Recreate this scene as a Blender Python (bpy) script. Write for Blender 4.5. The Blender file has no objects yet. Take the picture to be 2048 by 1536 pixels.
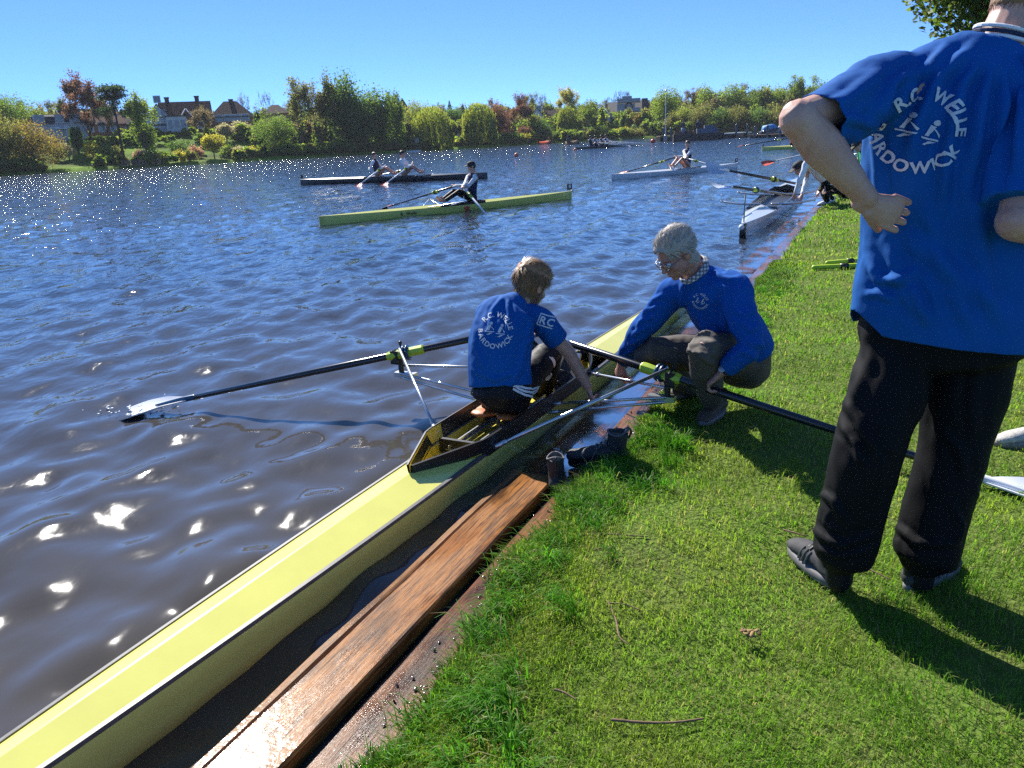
import bpy, bmesh, math, random
import numpy as np
from mathutils import Vector, Matrix, noise
from mathutils.bvhtree import BVHTree
random.seed(7); rng = np.random.default_rng(7)
sc = bpy.context.scene
col = sc.collection
R = math.radians
V = Vector
# ------------------------------------------------------------------ camera, sky, sun, exposure
FPX, CAM_H, ROLL, PITCH = 1560.0, 1.45, R(3.0), math.atan(490 / 1560)
_fw = V((0, math.cos(PITCH), -math.sin(PITCH))); _rt = V((1, 0, 0)); _up = _rt.cross(_fw)
_ir = _rt * math.cos(ROLL) - _up * math.sin(ROLL); _iu = _rt * math.sin(ROLL) + _up * math.cos(ROLL)
cd = bpy.data.cameras.new('camera'); cam = bpy.data.objects.new('camera', cd); col.objects.link(cam)
cd.sensor_width = 36; cd.lens = FPX / 2048 * 36; cd.clip_start = .05; cd.clip_end = 5000
cam.matrix_world = Matrix(((_ir.x, _iu.x, -_fw.x, 0), (_ir.y, _iu.y, -_fw.y, 0), (_ir.z, _iu.z, -_fw.z, CAM_H), (0, 0, 0, 1)))
sc.camera = cam
SUN_EL, SUN_AZ = R(40), R(-25.5)          # azimuth measured from +Y towards +X
world = bpy.data.worlds.new('World'); sc.world = world; world.use_nodes = True
wn = world.node_tree; wn.nodes.clear()
sky = wn.nodes.new('ShaderNodeTexSky'); sky.sky_type = 'NISHITA'; sky.sun_disc = False
sky.sun_elevation = SUN_EL; sky.sun_rotation = SUN_AZ; sky.air_density = .3; sky.dust_density = 0; sky.ozone_density = 10.0
bg = wn.nodes.new('ShaderNodeBackground'); bg.inputs[1].default_value = .090
wo = wn.nodes.new('ShaderNodeOutputWorld')
def _vm(op, a, v):
    q = wn.nodes.new('ShaderNodeVectorMath'); q.operation = op; wn.links.new(a, q.inputs[0]); q.inputs[1].default_value = v; return q.outputs[0]
_g = wn.nodes.new('ShaderNodeGamma'); _g.inputs[1].default_value = .72          # the phone's tone curve, the same over the whole sky
wn.links.new(_vm('MULTIPLY', sky.outputs[0], (.1, .1, .1)), _g.inputs[0])
wn.links.new(_vm('MULTIPLY', _g.outputs[0], (6.9, 9.5, 11.8)), bg.inputs[0]); wn.links.new(bg.outputs[0], wo.inputs[0])
sl = bpy.data.lights.new('sun', 'SUN'); sl.energy = 5.0; sl.angle = R(.53); sl.color = (1, .95, .87)
sun = bpy.data.objects.new('sun', sl); col.objects.link(sun)
sdir = V((math.sin(SUN_AZ) * math.cos(SUN_EL), math.cos(SUN_AZ) * math.cos(SUN_EL), math.sin(SUN_EL)))
sun.rotation_euler = sdir.to_track_quat('Z', 'Y').to_euler(); sun.location = sdir * 50
vs = sc.view_settings
sc.display_settings.display_device = 'sRGB'
vs.view_transform = 'Standard'; vs.look = 'None'; vs.gamma = 1; vs.use_curve_mapping = False; vs.exposure = .98
sc.cycles.use_denoising = False; sc.cycles.sample_clamp_indirect = 1.5; sc.cycles.use_adaptive_sampling = False; sc.cycles.max_bounces = 6; sc.cycles.transparent_max_bounces = 8
sc.cycles.caustics_reflective = False; sc.cycles.caustics_refractive = False

# ------------------------------------------------------------------ measuring helpers (a photo pixel at a given depth or height -> a point)
def ray(px, py):
    return _fw + _ir * ((px - 1024) / FPX) - _iu * ((py - 768) / FPX)
def at(px, py, y):
    d = ray(px, py); return V((0, 0, CAM_H)) + d * (y / d.y)
def atz(px, py, z):
    d = ray(px, py); return V((0, 0, CAM_H)) + d * ((z - CAM_H) / d.z)

# ------------------------------------------------------------------ object helpers
def thing(name, label, cat, loc=(0, 0, 0), rotz=0, group=None):
    o = bpy.data.objects.new(name, None); col.objects.link(o); o.location = loc; o.rotation_euler = (0, 0, rotz)
    o.empty_display_size = .2; o['label'] = label; o['category'] = cat
    if group: o['group'] = group
    return o
def tag(o, label, cat, group=None):
    o['label'] = label; o['category'] = cat
    if group: o['group'] = group
    return o
class MB:
    def __init__(s): s.v = []; s.f = []
    def add(s, vs, fs):
        b = len(s.v); s.v += [tuple(v) for v in vs]; s.f += [tuple(b + i for i in f) for f in fs]
    def join(s, o): s.add(o.v, o.f)
    def box(s, c, size, rot=None):
        x, y, z = [k / 2 for k in size]; c = V(c)
        P = [V((a * x, b * y, d * z)) for a in (-1, 1) for b in (-1, 1) for d in (-1, 1)]
        if rot is not None: P = [rot @ p for p in P]
        s.add([p + c for p in P], [(0, 1, 3, 2), (4, 6, 7, 5), (0, 4, 5, 1), (2, 3, 7, 6), (0, 2, 6, 4), (1, 5, 7, 3)])
    def tube(s, pts, rad, seg=8, ref=None, cap=1, sub=0):
        pts = [V(p) for p in pts]; n = len(pts)
        if not isinstance(rad, (list, tuple)) or (len(rad) == 2 and n != 2 and not isinstance(rad[0], (list, tuple))): rad = [rad] * n
        rad = [(r, r) if not isinstance(r, (tuple, list)) else tuple(r) for r in rad]
        if sub and n > 2:
            P = [pts[0] * 2 - pts[1]] + pts + [pts[-1] * 2 - pts[-2]]; Q = []; RR = []
            for i in range(1, n):
                for k in range(sub):
                    t = k / sub; a, b, c, d = P[i - 1], P[i], P[i + 1], P[i + 2]
                    Q.append(.5 * ((2 * b) + (c - a) * t + (2 * a - 5 * b + 4 * c - d) * t * t + (3 * b - a - 3 * c + d) * t ** 3))
                    u = t * t * (3 - 2 * t); r0, r1 = rad[i - 1], rad[i]; RR.append((r0[0] + (r1[0] - r0[0]) * u, r0[1] + (r1[1] - r0[1]) * u))
            Q.append(pts[-1]); RR.append(rad[-1]); pts, rad = Q, RR; n = len(pts)
        T = [((pts[min(i + 1, n - 1)] - pts[max(i - 1, 0)]).normalized()) for i in range(n)]
        if ref is None:
            ref = V((0, 0, 1)) if abs(T[0].z) < .9 else V((1, 0, 0))
        rings = []
        x = V(ref)
        for i in range(n):
            t = T[i]; r0 = V(ref) if isinstance(ref, V) and abs(V(ref).dot(t)) < .95 else x
            x = (r0 - t * r0.dot(t)).normalized(); rings.append((pts[i], x, t.cross(x), rad[i]))
        if cap:
            p, x, y, r = rings[0]; h = min(r); E = []
            for k in (.97, .75, .4): E.append((p - T[0] * h * math.sqrt(1 - (1 - k) ** 2 if 0 else k * k) * cap, x, y, (r[0] * math.sqrt(1 - k * k), r[1] * math.sqrt(1 - k * k))))
            p2, x2, y2, r2 = rings[-1]; h2 = min(r2); G = []
            for k in (.4, .75, .97): G.append((p2 + T[-1] * h2 * k * k * cap, x2, y2, (r2[0] * math.sqrt(1 - k * k), r2[1] * math.sqrt(1 - k * k))))
            rings = E + rings + G
        vs = []; fs = []
        for p, x, y, r in rings:
            for k in range(seg):
                a = 2 * math.pi * k / seg; vs.append(p + x * (r[0] * math.cos(a)) + y * (r[1] * math.sin(a)))
        m = len(rings)
        for i in range(m - 1):
            for k in range(seg):
                k2 = (k + 1) % seg; fs.append((i * seg + k, i * seg + k2, (i + 1) * seg + k2, (i + 1) * seg + k))
        fs.append(tuple(reversed(range(seg)))); fs.append(tuple((m - 1) * seg + k for k in range(seg)))
        s.add(vs, fs)
    def limb(s, pts, rad, seg=14):
        for i in range(len(pts) - 1):
            s.tube([pts[i], V(pts[i]).lerp(V(pts[i + 1]), .5), pts[i + 1]], [rad[i][1], (rad[i][1] + rad[i + 1][0]) / 2 * rad[i][2], rad[i + 1][0]], seg, sub=2)
    def ell(s, c, r, axes=None, seg=14, ring=9):
        c = V(c); X, Y, Z = axes if axes else (V((1, 0, 0)), V((0, 1, 0)), V((0, 0, 1))); vs = [c - Z * r[2]]; fs = []
        for i in range(1, ring):
            b = -math.pi / 2 + math.pi * i / ring
            for k in range(seg):
                a = 2 * math.pi * k / seg
                vs.append(c + X * (r[0] * math.cos(b) * math.cos(a)) + Y * (r[1] * math.cos(b) * math.sin(a)) + Z * (r[2] * math.sin(b)))
        vs.append(c + Z * r[2]); t = len(vs) - 1
        for k in range(seg):
            k2 = (k + 1) % seg; fs.append((0, 1 + k2, 1 + k)); fs.append((t, 1 + (ring - 2) * seg + k, 1 + (ring - 2) * seg + k2))
            for i in range(ring - 2): fs.append((1 + i * seg + k, 1 + i * seg + k2, 1 + (i + 1) * seg + k2, 1 + (i + 1) * seg + k))
        s.add(vs, fs)
    def loft(s, rings, closed=True, caps=True):
        n = len(rings[0]); vs = [p for r in rings for p in r]; fs = []
        for i in range(len(rings) - 1):
            for k in range(n if closed else n - 1):
                k2 = (k + 1) % n; fs.append((i * n + k, i * n + k2, (i + 1) * n + k2, (i + 1) * n + k))
        if caps and closed: fs.append(tuple(reversed(range(n)))); fs.append(tuple((len(rings) - 1) * n + k for k in range(n)))
        s.add(vs, fs)
    def mesh(s, name):
        m = bpy.data.meshes.new(name); m.from_pydata(s.v, [], s.f); m.update(); return m
    def build(s, name, mat, parent=None, smooth=True, world=False):
        return part(name, s.mesh(name), mat, parent, smooth, world)
def part(name, me, mat, parent=None, smooth=True, world=False):
    """link a mesh; world=True: its vertices are in world space and the parent chain's top Empty is un-rotated"""
    o = bpy.data.objects.new(name, me); col.objects.link(o)
    if mat is not None:
        me.materials.clear()
        for m_ in (mat if isinstance(mat, (list, tuple)) else [mat]): me.materials.append(m_)
    if smooth and len(me.polygons): me.polygons.foreach_set('use_smooth', [True] * len(me.polygons))
    if parent is not None:
        o.parent = parent
        if world and parent.type == 'EMPTY': o.matrix_parent_inverse = Matrix.Translation(-V(parent.location))
    return o
def sharp(o, deg=35):
    try: o.data.set_sharp_from_angle(angle=R(deg))
    except Exception: pass
    return o
def structure(o): o['kind'] = 'structure'; return o
def stuff(o): o['kind'] = 'stuff'; return o
def fast_mesh(name, co, quads=None, tris=None):
    me = bpy.data.meshes.new(name); co = np.asarray(co, np.float32); me.vertices.add(len(co)); me.vertices.foreach_set('co', co.ravel())
    loops = []; tot = []
    if quads is not None and len(quads): loops.append(np.asarray(quads).ravel()); tot.append(np.full(len(quads), 4))
    if tris is not None and len(tris): loops.append(np.asarray(tris).ravel()); tot.append(np.full(len(tris), 3))
    lp = np.concatenate(loops).astype(np.int32); tt = np.concatenate(tot).astype(np.int32)
    me.loops.add(len(lp)); me.loops.foreach_set('vertex_index', lp); me.polygons.add(len(tt))
    st = np.concatenate(([0], np.cumsum(tt)[:-1])).astype(np.int32); me.polygons.foreach_set('loop_start', st); me.polygons.foreach_set('loop_total', tt)
    me.update(calc_edges=True); return me
def copy_tree(o, parent=None):
    c = o.copy(); col.objects.link(c)
    if parent is not None: c.parent = parent
    for ch in list(o.children): copy_tree(ch, c)
    return c
def remesh(mb, voxel, smooth=4, fac=.5, name='m'):
    me = mb.mesh(name); o = bpy.data.objects.new('tmp', me); col.objects.link(o)
    r = o.modifiers.new('r', 'REMESH'); r.mode = 'VOXEL'; r.voxel_size = voxel; r.adaptivity = 0
    if smooth:
        q = o.modifiers.new('s', 'SMOOTH'); q.factor = fac; q.iterations = smooth
    dg = bpy.context.evaluated_depsgraph_get(); dg.update()
    out = bpy.data.meshes.new_from_object(o.evaluated_get(dg), depsgraph=dg); out.name = name
    bpy.data.objects.remove(o); bpy.data.meshes.remove(me); return out
def mesh_np(me):
    n = len(me.vertices); co = np.empty(n * 3, np.float32); me.vertices.foreach_get('co', co); no = np.empty(n * 3, np.float32)
    me.vertices.foreach_get('normal', no); return co.reshape(-1, 3), no.reshape(-1, 3)
def set_co(me, co): me.vertices.foreach_set('co', np.asarray(co, np.float32).ravel()); me.update()
def join_meshes(ms, name):
    b = bmesh.new()
    for m in ms: b.from_mesh(m)
    out = bpy.data.meshes.new(name); b.to_mesh(out); b.free(); return out

# ------------------------------------------------------------------ materials
def pm(name, c, rough=.5, metal=0, coat=0, vary=None, bump=None, spec=.5, trans=0, island=0, stretch=None, c2=None, sheen=0, sss=0):
    """principled material; vary=(scale, amount) noise towards c2; bump=(scale, strength, distance); island = per-piece value variation"""
    m = bpy.data.materials.new(name); m.use_nodes = True; nt = m.node_tree; N = nt.nodes; L = nt.links; b = N['Principled BSDF']
    b.inputs['Base Color'].default_value = (*c, 1); b.inputs['Roughness'].default_value = rough; b.inputs['Metallic'].default_value = metal
    b.inputs['Coat Weight'].default_value = coat; b.inputs['Coat Roughness'].default_value = .08; b.inputs['Specular IOR Level'].default_value = spec
    if sheen: b.inputs['Sheen Weight'].default_value = sheen; b.inputs['Sheen Roughness'].default_value = .5
    if sss:
        b.inputs['Subsurface Weight'].default_value = sss; b.inputs['Subsurface Radius'].default_value = (.012, .005, .003); b.inputs['Subsurface Scale'].default_value = 1
    tc = N.new('ShaderNodeTexCoord'); src = tc.outputs['Object']
    if stretch:
        mp = N.new('ShaderNodeMapping'); mp.inputs['Scale'].default_value = stretch; L.new(src, mp.inputs[0]); src = mp.outputs[0]
    out = None
    if vary:
        nz = N.new('ShaderNodeTexNoise'); nz.inputs['Scale'].default_value = vary[0]; nz.inputs['Detail'].default_value = 6; nz.inputs['Roughness'].default_value = .65; L.new(src, nz.inputs['Vector'])
        cr = N.new('ShaderNodeMapRange'); cr.inputs['From Min'].default_value = .35; cr.inputs['From Max'].default_value = .68; L.new(nz.outputs['Fac'], cr.inputs['Value'])
        mx = N.new('ShaderNodeMix'); mx.data_type = 'RGBA'; mx.inputs[6].default_value = (*c, 1)
        d = c2 if c2 else tuple(k * (1 - vary[1]) for k in c); mx.inputs[7].default_value = (*d, 1)
        L.new(cr.outputs[0], mx.inputs[0]); out = mx.outputs[2]
    if island:
        g = N.new('ShaderNodeNewGeometry'); oi = N.new('ShaderNodeObjectInfo')
        mr = N.new('ShaderNodeMapRange'); mr.inputs['To Min'].default_value = 1 - island; mr.inputs['To Max'].default_value = 1 + island; L.new(g.outputs['Random Per Island'], mr.inputs['Value'])
        hs = N.new('ShaderNodeHueSaturation'); hs.inputs['Color'].default_value = (*c, 1)
        if out: L.new(out, hs.inputs['Color'])
        L.new(mr.outputs[0], hs.inputs['Value'])
        mr2 = N.new('ShaderNodeMapRange'); mr2.inputs['To Min'].default_value = .5 - island * .06; mr2.inputs['To Max'].default_value = .5 + island * .06
        ml = N.new('ShaderNodeMath'); ml.operation = 'FRACT'; mm = N.new('ShaderNodeMath'); mm.operation = 'MULTIPLY'; mm.inputs[1].default_value = 7.31
        L.new(g.outputs['Random Per Island'], mm.inputs[0]); L.new(mm.outputs[0], ml.inputs[0]); L.new(ml.outputs[0], mr2.inputs['Value']); L.new(mr2.outputs[0], hs.inputs['Hue'])
        out = hs.outputs[0]
    if out: L.new(out, b.inputs['Base Color'])
    if bump:
        nb = N.new('ShaderNodeTexNoise'); nb.inputs['Scale'].default_value = bump[0]; nb.inputs['Detail'].default_value = 5; L.new(src, nb.inputs['Vector'])
        bp = N.new('ShaderNodeBump'); bp.inputs['Strength'].default_value = bump[1]; bp.inputs['Distance'].default_value = bump[2] if len(bump) > 2 else .01
        L.new(nb.outputs['Fac'], bp.inputs['Height']); L.new(bp.outputs[0], b.inputs['Normal'])
    if trans:
        tr = N.new('ShaderNodeBsdfTranslucent'); ms = N.new('ShaderNodeMixShader'); ms.inputs[0].default_value = trans
        tr.inputs[0].default_value = (min(1, c[0] * 1.5), min(1, c[1] * 1.45), c[2] * .9, 1)
        if out:
            g2 = N.new('ShaderNodeMix'); g2.data_type = 'RGBA'; g2.blend_type = 'MULTIPLY'; g2.inputs[0].default_value = 1; g2.inputs[7].default_value = (1.5, 1.45, .8, 1); L.new(out, g2.inputs[6]); L.new(g2.outputs[2], tr.inputs[0])
        L.new(b.outputs[0], ms.inputs[1]); L.new(tr.outputs[0], ms.inputs[2]); L.new(ms.outputs[0], N['Material Output'].inputs[0])
    return m
M = {}
M['yellow'] = pm('yellow_gelcoat', (.80, .77, .19), .22, coat=.5, vary=(3, .1), bump=(60, .02, .002))
M['yellow_in'] = pm('yellow_cockpit', (.75, .58, .06), .35, vary=(6, .25))
M['trim'] = pm('grey_rubber_trim', (.12, .12, .12), .45, vary=(30, .4))
M['black'] = pm('black_paint', (.018, .018, .02), .4, vary=(8, .3))
M['carbon'] = pm('carbon_shaft', (.012, .014, .02), .22, coat=.3)
M['alu'] = pm('aluminium', (.62, .64, .66), .3, metal=.85, vary=(20, .15))
M['lime'] = pm('lime_sleeve', (.45, .62, .03), .4, vary=(15, .2))
M['bluep'] = pm('blue_plastic', (.01, .06, .14), .35)
M['grip'] = pm('light_blue_grip', (.10, .28, .45), .6, bump=(300, .2, .002))
M['bladewhite'] = pm('white_blade_paint', (.78, .8, .83), .28, coat=.3, vary=(12, .06))
M['orange'] = pm('orange_seat_pad', (.52, .16, .04), .5, vary=(20, .25))
M['skin'] = pm('skin_fair', (.56, .34, .26), .48, vary=(14, .2), c2=(.50, .25, .18), bump=(160, .15, .002), sss=.12)
M['skin2'] = pm('skin_ruddy', (.50, .25, .19), .48, vary=(22, .3), bump=(90, .15, .002), sss=.12)
M['shirt'] = pm('royal_blue_cotton', (.0012, .090, .345), .85, vary=(5, .15), bump=(420, .4, .002), spec=.2)
M['fleece'] = pm('royal_blue_sweat', (.0015, .082, .36), .9, vary=(7, .15), bump=(260, .5, .003), spec=.2)
M['print'] = pm('white_flock_print', (.62, .66, .72), .8, vary=(40, .12))
M['blackcloth'] = pm('black_cloth', (.0035, .004, .006), .75, vary=(6, .3), bump=(350, .4, .002), spec=.18)
M['track'] = pm('black_track_cloth', (.006, .006, .009), .6, vary=(6, .3), bump=(40, .35, .005), spec=.25)
M['stripe'] = pm('white_stripe', (.75, .75, .78), .7)
M['greycloth'] = pm('dark_grey_trousers', (.085, .070, .058), .75, vary=(6, .25), bump=(25, .3, .008))
M['plaid'] = None
M['hairgrey'] = pm('grey_hair', (.40, .365, .315), .55, island=.32, spec=.25)
M['hairbrown'] = pm('light_brown_hair', (.25, .135, .055), .45, island=.3, spec=.4)
M['hairdark'] = pm('dark_hair', (.035, .022, .015), .5, island=.3)
M['shoe'] = pm('dark_shoe_mesh', (.05, .05, .055), .8, bump=(500, .6, .003), vary=(30, .3))
M['sole'] = pm('grey_sole', (.16, .155, .16), .7, vary=(20, .2))
M['boot'] = pm('worn_black_leather', (.022, .024, .03), .6, vary=(18, .45), bump=(45, .35, .006))
M['brownshoe'] = pm('brown_hiking_leather', (.085, .06, .045), .75, vary=(18, .4), bump=(70, .3, .005))
M['white'] = pm('white_paint', (.78, .78, .76), .4, vary=(5, .06))
M['steel'] = pm('thin_metal', (.2, .2, .21), .3, metal=.9)
M['glass'] = pm('window_glass', (.04, .05, .06), .06, spec=.8)
M['navy'] = pm('navy_vest', (.012, .02, .06), .8)
M['whitecloth'] = pm('white_cloth', (.74, .75, .78), .85, bump=(60, .2, .004))
M['red'] = pm('red_paint', (.60, .06, .03), .4)
M['orangered'] = pm('orange_red_blade', (.75, .13, .07), .4)
M['green'] = pm('green_jacket', (.02, .33, .12), .6, bump=(25, .5, .01))
M['hullwhite'] = pm('white_hull', (.76, .78, .8), .2, coat=.5, vary=(2, .05))
M['hulldark'] = pm('dark_hull', (.02, .022, .028), .25, coat=.4)
M['hullpaleyellow'] = pm('pale_yellow_hull', (.68, .68, .16), .25, coat=.4, vary=(2, .08))
M['twig'] = pm('dry_twig', (.22, .14, .08), .85, vary=(40, .5))
M['cap'] = pm('black_cap', (.015, .015, .018), .8)
# ------------------------------------------------------------------ water
WATER_Z = -.10
def waves(x, y, d):
    h = np.zeros_like(x); r = np.random.default_rng(3)
    for k in range(46):
        lam = .18 * (1.7 / .18) ** r.random(); th = R(-28) + r.normal() * R(34); a = lam * .0050 * (.5 + r.random()) * min(1, lam / .30); ph = r.random() * 6.28
        if lam > .9: a *= .38
        fade = np.clip((lam * 60 - d) / (lam * 30), 0, 1)
        q = np.sin((x * math.cos(th) + y * math.sin(th)) * 6.2832 / lam + ph + .6 * np.sin(x * .9 + k) + .6 * np.cos(y * .7 + 2 * k))
        h += a * fade * (q + .25 * np.cos(2 * q))
    return h
def make_water():
    na, nr = 560, 470; A = np.radians(np.concatenate((np.linspace(-110, -45, 40, endpoint=False), np.linspace(-45, 45, na - 60), np.linspace(46, 110, 20)))); D = .5 * (620 / .5) ** np.linspace(0, 1, nr)
    a, d = np.meshgrid(A, D); x = d * np.sin(a); y = d * np.cos(a); z = WATER_Z + waves(x, y, d) * np.clip((90 - d) / 60, 0, 1)
    # calm the water inside the slot between hull and quay
    n = len(A); i = np.arange((nr - 1) * n).reshape(nr - 1, n)[:, :-1].ravel()
    me = fast_mesh('water', np.stack((x, y, z), -1).reshape(-1, 3), np.stack((i, i + 1, i + n + 1, i + n), -1))
    m = bpy.data.materials.new('lake_water'); m.use_nodes = True; nt = m.node_tree; N = nt.nodes; L = nt.links; b = N['Principled BSDF']
    b.inputs['Base Color'].default_value = (.050, .047, .043, 1); b.inputs['Roughness'].default_value = .06; b.inputs['IOR'].default_value = 1.5
    tc = N.new('ShaderNodeTexCoord')
    def nz(scale, rot, sy, detail):
        mp = N.new('ShaderNodeMapping'); mp.inputs['Rotation'].default_value = (0, 0, R(rot)); mp.inputs['Scale'].default_value = (1, sy, 1); L.new(tc.outputs['Object'], mp.inputs[0])
        t = N.new('ShaderNodeTexNoise'); t.inputs['Scale'].default_value = scale; t.inputs['Detail'].default_value = detail; t.inputs['Roughness'].default_value = .55; L.new(mp.outputs[0], t.inputs['Vector']); return t
    # distance from the shore end of the lake: chop grows off the quay (wind lee near the bank)
    sx = N.new('ShaderNodeSeparateXYZ'); L.new(tc.outputs['Object'], sx.inputs[0])
    ln = N.new('ShaderNodeVectorMath'); ln.operation = 'LENGTH'; L.new(tc.outputs['Object'], ln.inputs[0])
    mr = N.new('ShaderNodeMath'); mr.operation = 'ADD'
    for k, (a0, a1, c0, c1) in enumerate(((3.5, 24, .02, .36), (42, 105, 0, .3))):
        q = N.new('ShaderNodeMapRange'); q.inputs['From Min'].default_value = a0; q.inputs['From Max'].default_value = a1; q.inputs['To Min'].default_value = c0; q.inputs['To Max'].default_value = c1; L.new(ln.outputs['Value'], q.inputs['Value']); L.new(q.outputs[0], mr.inputs[k])
    t1 = nz(2.2, 30, .5, 3); t2 = nz(6.5, 20, .55, 3); t3 = nz(.45, 15, .6, 2)
    def bump(t, strength, dist, prev, fade=None):
        bp = N.new('ShaderNodeBump'); bp.inputs['Strength'].default_value = strength; bp.inputs['Distance'].default_value = dist; L.new(t.outputs['Fac'], bp.inputs['Height'])
        if fade: 
            mu = N.new('ShaderNodeMath'); mu.operation = 'MULTIPLY'; mu.inputs[1].default_value = strength; L.new(fade.outputs[0], mu.inputs[0]); L.new(mu.outputs[0], bp.inputs['Strength'])
        if prev: L.new(prev.outputs[0], bp.inputs['Normal'])
        return bp
    b1 = bump(t1, 1, .34, None, mr); b2 = bump(t2, 1, .15, b1, mr)
    # beyond the quay the wavelets are finer than the render can resolve: tilt the normal facet by facet instead, so the chop keeps its slope at any distance
    sl_ = N.new('ShaderNodeMath'); sl_.operation = 'ADD'
    for k, (a0, a1, c0, c1) in enumerate(((6, 30, .0, .58), (35, 100, 0, 2.0))):
        q = N.new('ShaderNodeMapRange'); q.inputs['From Min'].default_value = a0; q.inputs['From Max'].default_value = a1; q.inputs['To Min'].default_value = c0; q.inputs['To Max'].default_value = c1; L.new(ln.outputs['Value'], q.inputs['Value']); L.new(q.outputs[0], sl_.inputs[k])
    # silty shallows by the quay, darker deep water beyond
    bq = N.new('ShaderNodeMapRange'); bq.inputs['From Min'].default_value = 2.5; bq.inputs['From Max'].default_value = 12; L.new(ln.outputs['Value'], bq.inputs['Value']); bm_ = N.new('ShaderNodeMix'); bm_.data_type = 'RGBA'; bm_.inputs[6].default_value = (.066, .059, .051, 1); bm_.inputs[7].default_value = (.020, .030, .048, 1); L.new(bq.outputs[0], bm_.inputs[0]); L.new(bm_.outputs[2], b.inputs['Base Color'])
    def vm(op, a, bb):
        q = N.new('ShaderNodeVectorMath'); q.operation = op
        for k, v in ((0, a), (1, bb)):
            if isinstance(v, tuple): q.inputs[k].default_value = v
            else: L.new(v, q.inputs[k])
        return q
    f1, f2 = nz(3.2, 20, .5, 2), nz(11, 35, .6, 2)
    v1 = vm('MULTIPLY', vm('SUBTRACT', f1.outputs['Color'], (.5, .5, .5)).outputs[0], (.85, .85, 0)); v2 = vm('MULTIPLY', vm('SUBTRACT', f2.outputs['Color'], (.5, .5, .5)).outputs[0], (.75, .75, 0))
    sm = N.new('ShaderNodeVectorMath'); sm.operation = 'SCALE'; L.new(vm('ADD', v1.outputs[0], v2.outputs[0]).outputs[0], sm.inputs[0]); L.new(sl_.outputs[0], sm.inputs['Scale'])
    nn = vm('NORMALIZE', vm('ADD', b2.outputs[0], sm.outputs[0]).outputs[0], (0, 0, 0)); L.new(nn.outputs[0], b.inputs['Normal'])
    return structure(part('water', me, m))
make_water()

# ------------------------------------------------------------------ near bank (quay frame: s along the bank, n across, landward positive)
UB = V((.435, .9004, 0)); NB = V((.9004, -.435, 0)); DOCK_ROT = math.atan2(UB.y, UB.x)
def bk(s, n, z=0): return UB * s + NB * n + V((0, 0, z))
def edge_n(s):
    return -1.0 - .06 * max(0, min(1, (s - 1.4) / .8)) + .03 * max(0, 1 - abs(s - 2.6) / .8) * -1.5 + .05 * noise.noise(V((s * 1.3, 3.1, 0))) + .035 * noise.noise(V((s * 4.1, 9.1, 0))) + .0 * s
def ground_z(s, n):
    d = n - edge_n(s)
    return .022 * noise.noise(V((s * 1.1, n * 1.1, 5))) + .02 * noise.noise(V((s * 3.3, n * 3.3, 2))) - .035 * math.exp(-max(d, 0) / .12)
def make_ground():
    S = list(np.arange(-8, 12, .09)) + list(12 + (np.geomspace(1, 120, 70) - 1)); T = np.concatenate(([-.06, -.03], np.geomspace(.01, 70, 80) - .01)); vs = []; fs = []
    for s in S:
        e = edge_n(s)
        for k, t in enumerate(T):
            n = e + t; z = ground_z(s, n) if t >= 0 else -.035 - (.16 if k == 0 else .06); p = bk(s, n, z); vs.append(p)
    m = len(T)
    for i in range(len(S) - 1):
        for k in range(m - 1): fs.append((i * m + k, (i + 1) * m + k, (i + 1) * m + k + 1, i * m + k + 1))
    mb = MB(); mb.add(vs, [tuple(reversed(f)) for f in fs])
    mat = pm('lawn_soil', (.105, .170, .030), .95, vary=(2.3, .5), c2=(.120, .145, .038), bump=(60, .8, .03), spec=.08)
    return structure(mb.build('lawn_ground', mat))
lawn = make_ground()
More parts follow.
